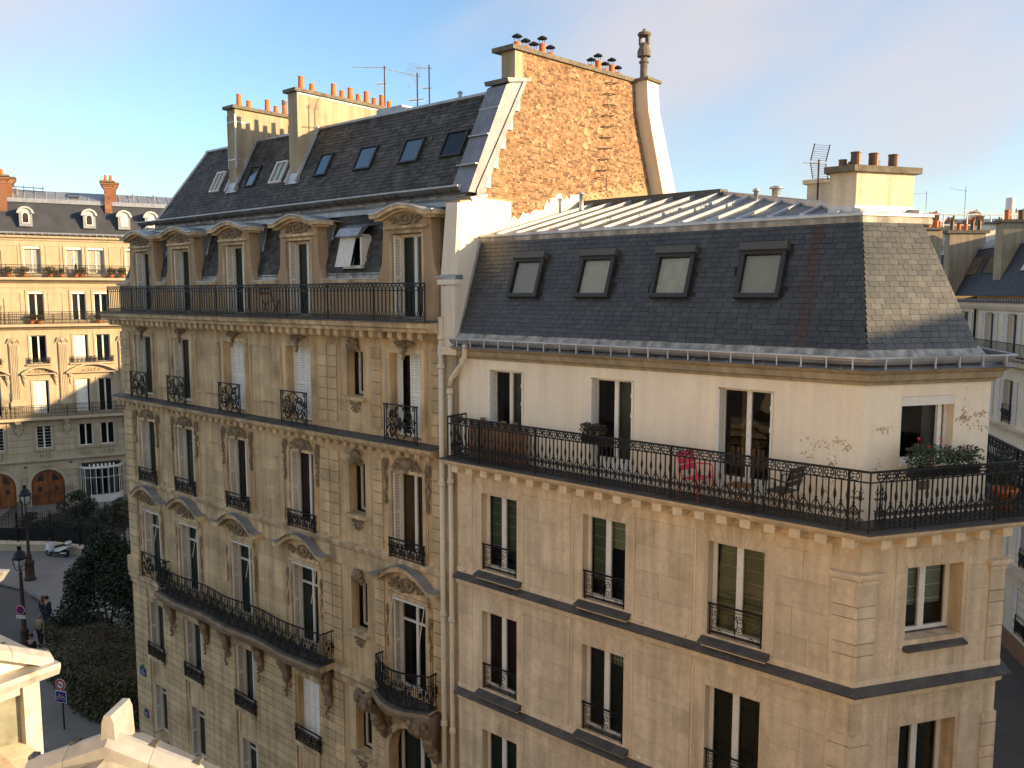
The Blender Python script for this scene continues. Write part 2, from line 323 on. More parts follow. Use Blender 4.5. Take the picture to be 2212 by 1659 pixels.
def window(C, xa, xb, za, zb, y=.28, t=.07, cur=None, halves=2, reveal=None, closed=None, fm='white', trans=None, low=0., bars=0, room=True, gm='glass', curh=(0, 1), mull=.075, sash=None, name='window'):
    """frame part with panes, curtain, shutters and the dark room behind as sub-parts"""
    mb = MB(); x0, x1 = xa, xb
    mb.box(x0, x0+t, y, y+.06, za, zb); mb.box(x1-t, x1, y, y+.06, za, zb); mb.box(x0+t, x1-t, y, y+.06, zb-t, zb); mb.box(x0+t, x1-t, y, y+.06, za, za+t+low)
    xm = (x0+x1)/2
    if halves == 2: mb.box(xm-mull/2, xm+mull/2, y-.012, y+.05, za+t+low, zb-t)
    if trans: mb.box(x0+t, x1-t, y-.006, y+.055, trans-.03, trans+.03)
    if bars:
        for i in range(1, bars): zz = za+low+(zb-za-low)*i/bars; mb.box(x0+t, x1-t, y+.004, y+.04, zz-.012, zz+.012)
    part = C.put(name, mb, fm)
    segs = [(x0+t, xm-mull/2), (xm+mull/2, x1-t)] if halves == 2 else [(x0+t, x1-t)]
    for a_, b_ in segs: sub('pane', part, MB().quad((a_, y+.028, za+t+low), (b_, y+.028, za+t+low), (b_, y+.028, zb-t), (a_, y+.028, zb-t)), gm)
    if room:
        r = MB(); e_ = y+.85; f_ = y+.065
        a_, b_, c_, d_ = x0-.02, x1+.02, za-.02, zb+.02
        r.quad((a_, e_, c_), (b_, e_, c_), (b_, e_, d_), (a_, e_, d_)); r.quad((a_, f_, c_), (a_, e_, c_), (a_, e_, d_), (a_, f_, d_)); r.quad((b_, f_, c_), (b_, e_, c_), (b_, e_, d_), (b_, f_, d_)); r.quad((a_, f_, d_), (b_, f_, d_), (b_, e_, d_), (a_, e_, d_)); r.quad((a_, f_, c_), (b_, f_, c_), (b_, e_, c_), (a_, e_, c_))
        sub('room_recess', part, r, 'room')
    if cur:
        for (a_, b_, m_, h0, h1) in (cur if isinstance(cur, list) else [(0, 1, cur, curh[0], curh[1])]):
            c = MB(); n = max(6, int((b_-a_)*(xb-xa)/.045)); X = [xa+t+(xb-xa-2*t)*(a_+(b_-a_)*i/n) for i in range(n+1)]
            zz0, zz1 = za+(zb-za)*h0, za+(zb-za)*h1
            fold = m_ not in ('drape_green', 'drape_light', 'blind')
            for i in range(n):
                ya, yb = (y+.13+.022*((i % 2)*2-1) if fold else y+.12), (y+.13+.022*(((i+1) % 2)*2-1) if fold else y+.12)
                c.quad((X[i], ya, zz0), (X[i+1], yb, zz0), (X[i+1], yb, zz1), (X[i], ya, zz1))
            sub('curtain' if fold else 'blind', part, c, m_)
            if m_ in ('drape_green', 'drape_light'):
                k = MB()
                for q in range(1, 8):
                    zq = zz1-q*.26
                    if zq > zz0: k.box(X[0], X[-1], y+.112, y+.119, zq-.008, zq+.008)
                if k.v: sub('blind_rod', part, k, 'drape_light' if m_ == 'drape_green' else 'drape_white')
    if reveal:                                  # shutters folded back against the reveals
        m_ = reveal
        for xx in (xa-.001+.002, xb-.037):
            k = MB(); leaf(k, .015, y-.02, za+.03, zb-.02, 'y', 0, .034); k.v = [(p[0]+xx, p[1], p[2]) for p in k.v]
            sub('shutter', part, k, m_)
    if closed:                                  # closed leaves across the opening
        m_, leaves = closed
        for a_, b_ in leaves:
            k = MB(); leaf(k, xa+(xb-xa)*a_+.004, xa+(xb-xa)*b_-.004, za+.03, zb-.01, 'x', y-.07, .03); sub('shutter', part, k, m_)
    return part
def ashlar(C, m, x0, x1, z0, z1, h=.42, wd=.85, y=-.012, name='ashlar_block', gap=.006, exc=()):
    nr = max(1, round((z1-z0)/h)); hh = (z1-z0)/nr
    for r in range(nr):
        x = x0; za, zb = z0+r*hh+gap/2, z0+(r+1)*hh-gap/2; first = True
        while x < x1-.02:
            ww = wd*rnd.uniform(.65, 1.3)*(.6 if first and r % 2 else 1); first = False
            xe = x1 if x1-(x+ww) < .35 else x+ww
            if not any(x < e[1] and xe > e[0] and za < e[3] and zb > e[2] for e in exc):
                C.blk(name, m, x+gap/2, xe-gap/2, y, .02, za, zb)
            x = xe
def frame4(mb, x0, x1, z0, z1, wd, y0, y1):
    mb.box(x0, x0+wd, y0, y1, z0, z1); mb.box(x1-wd, x1, y0, y1, z0, z1); mb.box(x0+wd, x1-wd, y0, y1, z1-wd, z1); mb.box(x0+wd, x1-wd, y0, y1, z0, z0+wd)
CARVE = {}
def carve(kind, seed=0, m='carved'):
    """carved stone ornament about 1 m wide and high, centred, in the xz plane, relief towards -y"""
    k = (kind, seed, m)
    if k in CARVE: return CARVE[k]
    r = random.Random(seed*7+len(kind)); mb = MB()
    if kind == 'cartouche':
        mb.blob((0, -.02, 0), .2, .12, .27, 9, 6)
        for s_ in (-1, 1):
            mb.spiral(.27*s_, .14, .15, 1.4, math.pi/2, .2, .04, -.05, 5, 12, s_); mb.spiral(.29*s_, -.17, .13, 1.3, -math.pi/2, .2, .035, -.05, 5, 12, -s_)
            for i in range(7): t = i/6; mb.blob((s_*(.3+.2*t+r.uniform(-.03, .03)), -.03, .18-.45*t*t+r.uniform(-.08, .08)), .07, .06, .09, 6, 4)
        for i in range(5): mb.blob((-.16+.08*i, -.05, .33-.03*abs(i-2)), .05, .07, .1, 6, 4)
        for i in range(3): mb.blob((0, -.05, -.3-.09*i), .09-.02*i, .07, .07, 6, 4)
    elif kind == 'shell':
        for i in range(7):
            an = math.pi*(i+.5)/7; mb.tube([(0, -.03, -.25), (.5*math.cos(an)*.8, -.1, -.25+.7*math.sin(an))], [.04, .09], 6)
        for s_ in (-1, 1): mb.spiral(.3*s_, -.28, .16, 1.3, math.pi/2, .2, .05, -.05, 5, 10, s_)
    elif kind == 'garland':                      # hanging drop, narrow
        for i in range(9):
            t = i/8; mb.blob((r.uniform(-.2, .2)*(1-t*.5), -.06-.05*r.random(), .45-.9*t), .2*(1-.5*t)*r.uniform(.5, 1.2), .12, .07*r.uniform(.6, 1.3), 6, 4); mb.blob((r.choice((-1, 1))*r.uniform(.15, .38)*(1-t*.5), -.05, .42-.85*t), .1*r.uniform(.5, 1.1), .09, .05, 5, 4)
        mb.spiral(-.15, .42, .16, 1.2, 0, .2, .05, -.08, 5, 10, 1); mb.spiral(.15, .42, .16, 1.2, math.pi, .2, .05, -.08, 5, 10, -1)
    elif kind == 'festoon':                      # wide foliage cluster
        mb.ring(0, 0, .24, .055, -.06, 5, 14); mb.blob((0, -.05, 0), .12, .1, .12, 8, 5)
        for i in range(26):
            s_ = r.choice((-1, 1)); t = r.random()
            mb.blob((s_*(.2+.55*t), -.04-.03*r.random(), (1-t)*r.uniform(-.34, .36)+t*r.uniform(-.2, .12)), .07*r.uniform(.6, 1.3), .06, .055*r.uniform(.6, 1.4), 5, 4)
        for s_ in (-1, 1): mb.spiral(.5*s_, .02, .17, 1.4, 0, .2, .035, -.06, 5, 12, s_)
    elif kind == 'keystone':
        for i in range(12): mb.blob((r.uniform(-.42, .42), -.05, .32-.1*r.random()), .1, .06, .07, 6, 4)
        for i in range(7): t = i/6; mb.blob((r.uniform(-.06, .06), -.07, .3-.75*t), .17*(1-.65*t), .09, .09, 6, 4)
        for s_ in (-1, 1): mb.spiral(.26*s_, .2, .14, 1.3, 0, .2, .035, -.06, 5, 10, s_)
    elif kind == 'console':                      # corbel under a balcony: scroll in side view, depth along -y
        P = [(0, .5), (-.95, .5), (-1., .38), (-.85, .22), (-.6, .12), (-.48, -.05), (-.42, -.28), (-.25, -.45), (0, -.5)]
        mb.prism(P, 'x', -.16, .16)
        for s_ in (-1, 1):
            mb.v += []; k0 = len(mb.v); mb.spiral(0, 0, .17, 1.4, 0, .2, .045, 0, 5, 12, 1); mb.v[k0:] = [(s_*.17, -.72+p[0], .3+p[2]) for p in mb.v[k0:]]
        for i in range(22): t = r.random(); mb.blob((r.uniform(-.22, .22), -.98+.75*t+r.uniform(-.05, .05), .4-.8*t*t+r.uniform(-.12, .1)), .09, .1, .1, 6, 4)
        for i in range(9): t = i/8; mb.blob((r.uniform(-.1, .1), -.42+.3*t, -.1-.55*t), .2*(1-.5*t), .14, .1, 6, 4)
    CARVE[k] = mb.mesh('carving', m, True); return CARVE[k]
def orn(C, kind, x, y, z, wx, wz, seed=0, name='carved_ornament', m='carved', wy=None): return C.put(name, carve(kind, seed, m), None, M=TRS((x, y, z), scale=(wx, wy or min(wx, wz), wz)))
def slates(C, sl, rows, wd, x_of, m, part, skip=lambda x0, x1, z: False, near=None, budget=None, jit=.006, name='slate'):
    """sl: ((y0,z0),(y1,z1)) slope; x_of(t)->(xl,xr); pieces nearest `near` become objects, the rest one 'stuff' mesh"""
    (y0, z0), (y1, z1) = sl; L = math.hypot(y1-y0, z1-z0); uy, uz = (y1-y0)/L, (z1-z0)/L; ny, nz_ = -uz, uy     # outward normal
    ex = L/rows; P = []
    for r in range(rows):
        t0 = r*ex; xl, xr = x_of((r+.5)/rows); x = xl-(wd/2 if r % 2 else 0)
        while x < xr:
            ww = wd*rnd.uniform(.88, 1.12); a_, b_ = max(x, xl), min(x+ww, xr); x += ww
            if b_-a_ < .03: continue
            zc_ = z0+uz*(t0+ex/2)
            if skip(a_, b_, zc_): continue
            dz = rnd.uniform(-jit, jit); lift = .012+rnd.uniform(0, .006); g = .0035; tw = rnd.uniform(-jit, jit)
            def pt(xx, t, n_): return (xx, y0+uy*t+ny*n_, z0+uz*t+nz_*n_)
            lo, hi = t0+dz, t0+ex*1.12
            v = [pt(a_+g, lo+tw, lift), pt(b_-g, lo-tw, lift), pt(b_-g, hi, .004), pt(a_+g, hi, .004), pt(a_+g, lo+tw, 0), pt(b_-g, lo-tw, 0)]
            P.append((v, ((a_+b_)/2, y0+uy*t0, zc_)))
    return P
SF = [(0, 1, 2, 3), (4, 5, 1, 0), (4, 0, 3), (5, 2, 1)]
def emit(C, P, m, name, budget, near, stuff, faces=SF, skey=None):
    if near is not None: P.sort(key=skey or (lambda q: (Vector(q[1])-near).length))
    for v, c in P[:budget]:
        mb = MB().add([(p[0]-c[0], p[1]-c[1], p[2]-c[2]) for p in v], faces); C.put(name, mb, m, M=TRS(c))
    if P[budget:]:
        mb = MB()
        for v, c in P[budget:]: mb.add(v, faces)
        o = C.put(stuff, mb, m); o['kind'] = 'stuff'
def pot_mesh(h, r, m, taper=.8):
    mb = MB(); mb.lathe([(r, 0), (r*taper, h*.9), (r*taper*1.1, h*.92), (r*taper*1.1, h), (r*taper*.8, h), (r*taper*.75, h*.5)], n=12); return mb.mesh('chimney_pot', m, False)
# ------------------------------------------------------------------ ground
def sheet(name, m, poly, z, kind='structure', th=0, parent=None):
    mb = MB()
    if th: mb.prism(poly, 'z', z-th, z)
    else: mb.add([(p[0], p[1], z) for p in poly], [tuple(range(len(poly)))])
    o = link(name, mb.mesh(name, m), parent)
    if kind: o['kind'] = kind
    return o
sheet('road', 'asphalt', [(-900, -300), (900, -300), (900, 1500), (-900, 1500)], 0)
kerbline = [(-44, 51.2), (-38, 51.3), (-34.5, 50.9), (-31.7, 50.1), (-29.7, 49.1), (-27.8, 47.45), (-26.9, 46.1), (-25.9, 44.2), (-25.1, 41.7), (-23.6, 38.6), (-21.7, 35.4), (-20.1, 33.2), (-19.6, 31.9), (-16.5, 29.6), (4.0, 12.1), (6.5, 11.5), (8.3, 12.3), (9.6, 14.2), (20, 62)]
pave = sheet('pavement', 'pavement', kerbline+[(20, 110), (-60, 110), (-60, 51.2)], .13, th=.13)
for i in range(len(kerbline)-1):
    p, q = Vector((*kerbline[i], 0)), Vector((*kerbline[i+1], 0)); d = q-p; n_ = max(1, round(d.length/1.1))
    for j in range(n_):
        a_, b_ = p+d*(j/n_), p+d*((j+1)/n_); an = math.atan2(d.y, d.x)
        if i > 15 or i < 1: continue
        link('kerb_stone', ubox('kerb'), pave, TRS((a_.x-math.sin(an)*.0, a_.y, 0.002), (0, 0, an), ((b_-a_).length-.012, .22, .142)))
sheet('pavement', 'pavement', [(11.5, -30), (19, 5), (21.2, 14), (30.5, 60), (30, 110), (60, 110), (60, -30)], .13, th=.13)

# ------------------------------------------------------------------ building A: carved Haussmann block with stone dormers
AO = (-14.448, 31.239, 0.0); AZ = 130.5
A_ = thing('apartment_building', 'ornate honey stone apartment building with carved arched dormers and tall brick gable', 'building', AO, AZ)
A = Ctx(A_)
cols = [(.83, 2.03), (3.55, 4.75), (6.88, 8.06), (10.3, 11.5), (14.88, 16.05)]; SM = (13.05, 13.75)
opsA = []
for a_, b_ in cols: opsA += [(a_, b_, 14.3, 16.49), (a_, b_, 11.15, 13.38), (a_-.06, b_+.06, 7.42, 10.0)]
for a_, b_ in cols[:4]: opsA += [(a_+.04, b_-.08, 4.35, 6.42), (a_+.12, b_-.04, 1.2, 3.2)]
opsA += [(*SM, 15.24, 16.48), (*SM, 11.96, 13.4), (*SM, 8.6, 10.05), (13.14, 13.84, 5.02, 6.6), (14.62, 16.32, 2.0, 6.45)]
mb = MB(); wallgrid(mb, -.28, 17.3, 0, 17.05, opsA); mb.box(-.28, 17.3, 1.25, 11, 0, 19.9); mb.quad((-.28, 0, 0), (-.28, 1.25, 0), (-.28, 1.25, 17.3), (-.28, 0, 17.3)); mb.quad((17.3, 0, 0), (17.3, 1.25, 0), (17.3, 1.25, 17.3), (17.3, 0, 17.3))
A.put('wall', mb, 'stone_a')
# windows
curA = ['drape_grey', 'drape_green', 'drape_grey', 'drape_teal', 'drape_brown']
for i, (a_, b_) in enumerate(cols):
    if i in (2, 3): window(A, a_, b_, 14.3, 16.49, closed=('shutter', [(0, .25), (.25, .5), (.5, .75), (.75, 1)]))
    elif i == 4: window(A, a_, b_, 14.3, 16.49, closed=('shutter', [(.0, .17), (.42, .7), (.7, 1)]))
    else: window(A, a_, b_, 14.3, 16.49, reveal='shutter', cur=['drape_grey', 'drape_brown'][i])
    window(A, a_, b_, 11.15, 13.38, reveal='shutter', cur=['drape_teal', 'drape_green', 'drape_wine', 'drape_wine', 'drape_brown'][i], mull=.09)
    window(A, a_-.06, b_+.06, 7.42, 10.0, reveal='shutter', cur=['drape_grey', 'drape_teal', 'drape_teal', 'drape_teal', None][i], mull=.09, trans=9.3)
    if i < 4:
        if i == 3: window(A, a_+.04, b_-.08, 4.35, 6.42, closed=('shutter', [(0, .25), (.25, .5), (.5, .75), (.75, 1)]))
        else: window(A, a_+.04, b_-.08, 4.35, 6.42, reveal='shutter', cur='drape_grey')
        window(A, a_+.12, b_-.04, 1.2, 3.2, reveal='shutter', cur='drape_grey', trans=2.75)
for z0, z1, c in ((15.24, 16.48, None), (11.96, 13.4, 'drape_grey'), (8.6, 10.05, None)): window(A, *SM, z0, z1, y=.42, halves=1, cur=c, t=.075)
window(A, 13.14, 13.84, 5.02, 6.6, y=.35, halves=1, cur='drape_grey', t=.075)
window(A, 14.62, 16.32, 2.0, 6.45, y=.4, cur='drape_teal', t=.1, mull=.12)
# arched doorway infill and archivolt
mb = MB(); arc = [(15.47+.85*math.cos(math.pi*i/14), 5.6+.85*math.sin(math.pi*i/14)) for i in range(15)]
mb.prism([(16.32, 6.45)]+arc[:8], 'y', .004, .3); mb.prism(arc[7:]+[(14.62, 6.45)], 'y', .004, .3)
A.put('arch_spandrel', mb, 'stone_a')
mb = MB(); o_ = [(15.47+1.06*math.cos(math.pi*i/14), 5.6+1.0*math.sin(math.pi*i/14)) for i in range(15)]
for i in range(14): mb.prism([arc[i], o_[i], o_[i+1], arc[i+1]], 'y', -.07, .01)
for xx in (14.41, 16.32): mb.box(xx, xx+.2, -.07, .01, 2.0, 5.6)
A.put('archivolt', mb, 'trim_a')
for s_ in (-1, 1): orn(A, 'console', 15.47+s_*1.02, -.02, 6.75, .9, 1.1, 3, 'corbel'); orn(A, 'cartouche', 15.47+s_*.95, -.05, 6.2, .5, .6, 4)
# rusticated courses of the two lower floors
segs = [(-.28, .8), (2.02, 3.5), (4.74, 6.86), (8.06, 10.28), (11.5, 12.22), (12.24, 12.64)]
for k in range(25):
    z = .35+k*.272
    if z > 6.85: break
    for j, (a_, b_) in enumerate(segs):
        A.blk('rusticated_stone', 'block_a', a_-(.05 if j == 0 else 0), b_, -.05, .012, z, z+.248)
    for a_, b_ in ((14.08, 14.4), (16.54, 16.82)): A.blk('rusticated_stone', 'block_a', a_, b_, -.045, .012, z, z+.248)
for i, (a_, b_) in enumerate(cols[:4]):                # aprons, sills, balustrades under the lower windows
    A.blk('window_sill', 'trim_a', a_-.02, b_+.02, -.12, .05, 4.2, 4.33)
    mb = MB(); frame4(mb, a_+.08, b_-.06, 3.35, 4.15, .07, -.03, .01); A.put('apron_panel', mb, 'trim_a')
    A.blk('window_sill', 'trim_a', a_+.06, b_, -.1, .05, 1.08, 1.19)
    mb = MB()
    for q in range(6): mb.lathe([(.05, 0), (.03, .08), (.065, .25), (.03, .5), (.05, .6)], (a_+.2+q*.15, -.02, .44), 8)
    mb.box(a_+.08, b_-.04, -.07, .03, .35, .44); A.put('sill_balustrade', mb, 'trim_a')
# quoins and pilaster stones of the upper floors
for a_, b_ in ((-.28, .38), (11.81, 12.22), (12.25, 12.64), (14.12, 14.49), (16.4, 16.74)):
    for z0, z1 in ((14.45, 16.62), (11.2, 13.66), (7.5, 10.36)):
        n_ = round((z1-z0)/.31); h = (z1-z0)/n_
        for k in range(n_): A.blk('quoin_stone', 'block_a', a_-(.04 if a_ < 0 else 0), b_, -.06 if a_ < 0 else -.045, .012, z0+k*h+.012, z0+(k+1)*h-.014)
# ashlar fields with moulded panels
for a_, b_ in ((2.4, 3.2), (5.12, 6.52), (8.42, 9.94)):
    ashlar(A, 'block_a', a_, b_, 14.75, 16.4, .42, .9); ashlar(A, 'block_a', a_, b_, 11.25, 13.1, .46, .9)
    for z0, z1 in ((14.72, 16.44), (11.2, 13.1)): mb = MB(); frame4(mb, a_-.06, b_+.06, z0, z1, .045, -.035, .01); A.put('panel_moulding', mb, 'trim_a')
    ashlar(A, 'block_a', a_, b_, 7.6, 10.3, .45, .95)
for z0, z1 in ((14.5, 15.15), (11.2, 11.45), (13.45, 13.6), (7.6, 8.35)): ashlar(A, 'block_a', 12.7, 14.08, z0, z1, .33, .7)
# window surrounds and carvings
for i, (a_, b_) in enumerate(cols):
    xc = (a_+b_)/2
    for z0, z1, wd, top in ((14.3, 16.49, .13, 16.62), (11.15, 13.38, .12, 13.5), (7.42, 10.0, .16, 10.0)):
        e_ = .06 if z0 < 8 else 0
        mb = MB(); mb.box(a_-e_-wd, a_-e_-.005, -.055, .012, z0, top); mb.box(b_+e_+.005, b_+e_+wd, -.055, .012, z0, top)
        if z0 > 8: mb.box(a_-.005, b_+.005, -.055, .012, z1+.004, top)
        mb.box(a_-e_-wd-.04, a_-e_-wd, -.03, .012, z0, top); mb.box(b_+e_+wd, b_+e_+wd+.04, -.03, .012, z0, top)
        A.put('window_surround', mb, 'trim_a')
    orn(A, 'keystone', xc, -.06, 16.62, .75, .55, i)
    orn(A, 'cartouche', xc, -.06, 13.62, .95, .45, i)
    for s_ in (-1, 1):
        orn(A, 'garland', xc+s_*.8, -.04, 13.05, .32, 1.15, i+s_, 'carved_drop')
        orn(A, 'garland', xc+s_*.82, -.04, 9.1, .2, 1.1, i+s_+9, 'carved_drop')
    # arched hood of the second floor with lead cover and carved tympanum
    hood = []
    for q in range(17):
        t = -1+q/8; ax_ = abs(t); zz = 10.56+.42*max(0, math.cos(min(1, ax_/.72)*math.pi/2))**.8 if ax_ < .72 else 10.56-.02*(ax_-.72)/.28
        hood.append((xc+t*1.28, zz))
    mb = MB()
    for q in range(16): mb.prism([(hood[q][0], hood[q][1]-.15), (hood[q+1][0], hood[q+1][1]-.15), hood[q+1], hood[q]], 'y', -.3, .01)
    hp = A.put('window_hood', mb, 'trim_a')
    mb = MB()
    for q in range(16): mb.prism([hood[q], hood[q+1], (hood[q+1][0], hood[q+1][1]+.022), (hood[q][0], hood[q][1]+.022)], 'y', -.36, .01)
    sub('hood_cover', hp, mb, 'zinc')
    mb = MB(); mb.box(xc-.78, xc+.78, -.1, .01, 10.02, 10.12); mb.box(xc-.72, xc+.72, -.04, .01, 10.12, 10.56); A.put('tympanum', mb, 'trim_a')
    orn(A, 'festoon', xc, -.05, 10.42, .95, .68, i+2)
    A.blk('awning_box', 'white', xc-.62, xc+.62, -.06, .1, 9.93, 9.99)
    for s_ in (-1, 1): A.put('awning_arm', MB().tube([(xc+s_*.6, -.05, 9.93), (xc+s_*.6, -.25, 9.0)], .012, 4), 'trim_b')
    if i < 4: A.blk('window_lintel', 'trim_a', a_-.08, b_+.05, -.055, .012, 6.45, 6.62)
for z in (16.66, 13.56, 10.2, 6.75): orn(A, 'shell', 13.42, -.04, z, .62, .5, 1)
for z in (15.2, 11.93, 8.56, 4.98):
    A.blk('window_sill', 'trim_a', 13.0, 13.84, -.14, .03, z-.06, z+.03); orn(A, 'shell', 13.42, -.03, z-.25, .6, -.38, 2)
# string courses, cornices, modillions
def band(C, name, m, prof, x0, x1): return C.put(name, MB().prism(prof, 'x', x0, x1), m)
band(A, 'main_cornice', 'trim_a', [(0.01, 16.84), (-.1, 16.84), (-.13, 16.9), (-.13, 17.05), (-.5, 17.06), (-.52, 17.14), (-.58, 17.18), (-.6, 17.3), (.01, 17.3)], -.7, 16.82)
band(A, 'balcony_floor', 'lead', [(.02, 17.302), (-.64, 17.302), (-.64, 17.335), (.02, 17.345)], -.74, 16.84)
band(A, 'cornice_ledge', 'trim_a', [(.01, 13.84), (-.08, 13.84), (-.1, 13.98), (-.28, 14.0), (-.34, 14.08), (-.36, 14.17), (.01, 14.2)], -.62, 16.7)
band(A, 'ledge_cover', 'lead', [(.02, 14.202), (-.385, 14.172), (-.385, 14.19), (.02, 14.26)], -.66, 16.72)
for k in range(47):
    x = -.4+k*.364
    mb_ = None
    A.blk('modillion', 'trim_a', x, x+.17, -.44, -.08, 16.9, 17.058); A.blk('modillion_drop', 'trim_a', x+.02, x+.15, -.4, -.1, 16.86, 16.9)
    if x < 16.4: A.blk('dentil', 'trim_a', x, x+.17, -.24, -.02, 13.87, 13.996)
band(A, 'string_course', 'trim_a', [(.01, 10.42), (-.05, 10.42), (-.06, 10.52), (-.06, 10.9), (-.12, 10.95), (-.15, 11.06), (.01, 11.12)], -.4, 16.82)
band(A, 'string_course', 'trim_a', [(.01, 6.92), (-.06, 6.92), (-.08, 7.1), (-.14, 7.2), (-.14, 7.3), (.01, 7.34)], -.42, 2.6); band(A, 'string_course', 'trim_a', [(.01, 6.92), (-.06, 6.92), (-.08, 7.1), (-.14, 7.2), (-.14, 7.3), (.01, 7.34)], 12.3, 14.3)
A.blk('pedestal_stone', 'block_a', -.5, .42, -.12, .02, 7.34, 7.95)
# wrought-iron window guards
def guard(C, x0, x1, z0, z1, y, style=0, name='window_guard'):
    mb = MB(); w_, h = x1-x0, z1-z0; xc, zc_ = (x0+x1)/2, (z0+z1)/2
    mb.tube([(x0-.02, y, z1), (x1+.02, y, z1)], .022, 4); mb.tube([(x0, y, z0+.03), (x1, y, z0+.03)], .014, 4)
    for xx in (x0+.02, x1-.02): mb.tube([(xx, y, z0-.03), (xx, y, z1)], .018, 4)
    part = C.put(name, mb, 'iron'); k = MB()
    if style == 0:                               # tall panel with S scrolls and centre lyre
        k.tube([(x0+.1, y, z0), (x0+.1, y, z1)], .014, 4); k.tube([(x1-.1, y, z0), (x1-.1, y, z1)], .014, 4)
        for s_ in (-1, 1):
            k.spiral(xc+s_*w_*.25, z0+h*.3, h*.2, 1.5, math.pi/2*(1-s_), .2, .021, y, 4, 18, s_); k.spiral(xc+s_*w_*.22, z0+h*.72, h*.16, 1.4, -math.pi/2, .2, .02, y, 4, 16, s_)
            k.tube([(xc+s_*w_*.05, y, z0+.03), (xc+s_*w_*.16, y, z0+h*.2), (xc+s_*w_*.06, y, z0+h*.5), (xc+s_*w_*.17, y, z0+h*.85), (xc, y, z1)], .018, 4)
            k.spiral(xc+s_*w_*.38, z0+h*.55, h*.1, 1.3, 0, .2, .016, y, 4, 10, s_); k.ring(xc+s_*w_*.4, z1-.07, .045, .014, y); k.ring(xc+s_*w_*.4, z0+.09, .045, .014, y)
            for q in range(4): k.blob((xc+s_*w_*(.09+.07*q), y-.01, z0+h*(.42+.1*math.sin(q*2.1))), .035, .015, .05, 5, 4)
        k.blob((xc, y-.02, zc_), .09, .03, h*.2, 7, 5)
        gr = random.Random(int(x0*10))
        for q in range(14): s_ = gr.choice((-1, 1)); k.spiral(xc+s_*w_*gr.uniform(.08, .42), z0+h*gr.uniform(.12, .9), h*gr.uniform(.05, .09), 1.3, gr.uniform(0, 6), .25, .012, y, 4, 9, s_)
    elif style == 1:                             # low dense guard
        n_ = max(3, int(w_/.3))
        for q in range(n_):
            xx = x0+(q+.5)*w_/n_
            for s_ in (-1, 1): k.spiral(xx+s_*.065, zc_+.03, h*.26, 1.5, 0 if s_ > 0 else math.pi, .2, .018, y, 4, 14, s_); k.spiral(xx+s_*.07, z0+h*.24, h*.14, 1.2, math.pi/2, .2, .016, y, 4, 10, -s_)
            k.blob((xx, y-.01, zc_), .04, .02, h*.3, 5, 4)
        for xx in (x0+.09, x1-.09): k.tube([(xx, y, z0), (xx, y, z1)], .016, 4)
    else:                                        # B: light guard with heart scroll
        k.tube([(x0, y, z1-.07), (x1, y, z1-.07)], .008, 4); k.tube([(x0, y, z0+.12), (x1, y, z0+.12)], .007, 4); k.tube([(xc, y, z0), (xc, y, z0+.2)], .008, 4)
        for s_ in (-1, 1):
            k.spiral(xc+s_*.085, z1-.2, .085, 1.5, 0 if s_ < 0 else math.pi, .2, .008, y, 4, 14, -s_); k.spiral(xc+s_*.085, z0+.22, .075, 1.4, 0 if s_ < 0 else math.pi, .2, .008, y, 4, 14, s_)
            k.tube([(xc+s_*.02, y, z1-.12), (xc+s_*.05, y, zc_), (xc, y, z0+.1)], .008, 4)
            k.spiral(xc+s_*w_*.4, z1-.17, .07, 1.3, 0, .2, .007, y, 4, 12, s_); k.spiral(xc+s_*w_*.38, z0+.24, .075, 1.3, 0, .2, .007, y, 4, 12, -s_); k.ring(xc+s_*w_*.3, z0+.07, .035, .008, y, 4, 10); k.tube([(xc+s_*w_*.44, y, z0), (xc+s_*w_*.44, y, z1)], .006, 4)
    sub('scroll_panel', part, k, 'iron'); return part
for i, (a_, b_) in enumerate(cols):
    guard(A, a_+.03, b_+.12, 14.27, 15.2, -.3, 0)
    guard(A, a_-.08, b_+.1, 11.1, 11.6, -.1, 1)
    if i < 4: guard(A, a_-.0, b_+.1, 4.33, 4.85, -.1, 1)
# main balcony railing: 115 cast balusters between rails
mb = MB(); YR = -.58
for zz, r in ((18.25, .028), (18.08, .018), (17.46, .018)): mb.tube([(.0, 0, zz), (.0, YR, zz), (16.78, YR, zz)], r, 4)
for k in range(10): x = .0+k*1.864; mb.tube([(x, YR, 17.33), (x, YR, 18.25)], .02, 4)
rail = A.put('balcony_railing', mb, 'iron')
u = MB(); u.tube([(0, 0, .26), (0, 0, .74)], .0155, 4); u.tube([(0, 0, .74), (.02, 0, .81), (.072, 0, .88)], .013, 4); u.tube([(0, 0, .74), (-.02, 0, .81), (-.072, 0, .88)], .013, 4)
u.box(-.025, .025, -.008, .008, .735, .775); u.tube([(0, 0, .27), (-.035, 0, .2), (-.035, 0, .12)], .009, 4); u.tube([(0, 0, .27), (.035, 0, .2), (.035, 0, .12)], .009, 4); u.ring(-.036, .07, .03, .009, 0, 4, 8); u.ring(.036, .07, .03, .009, 0, 4, 8)
um = u.mesh('baluster', 'iron')
for k in range(115): link('baluster', um, rail, TRS((.075+k*.1458, YR, 17.34)))
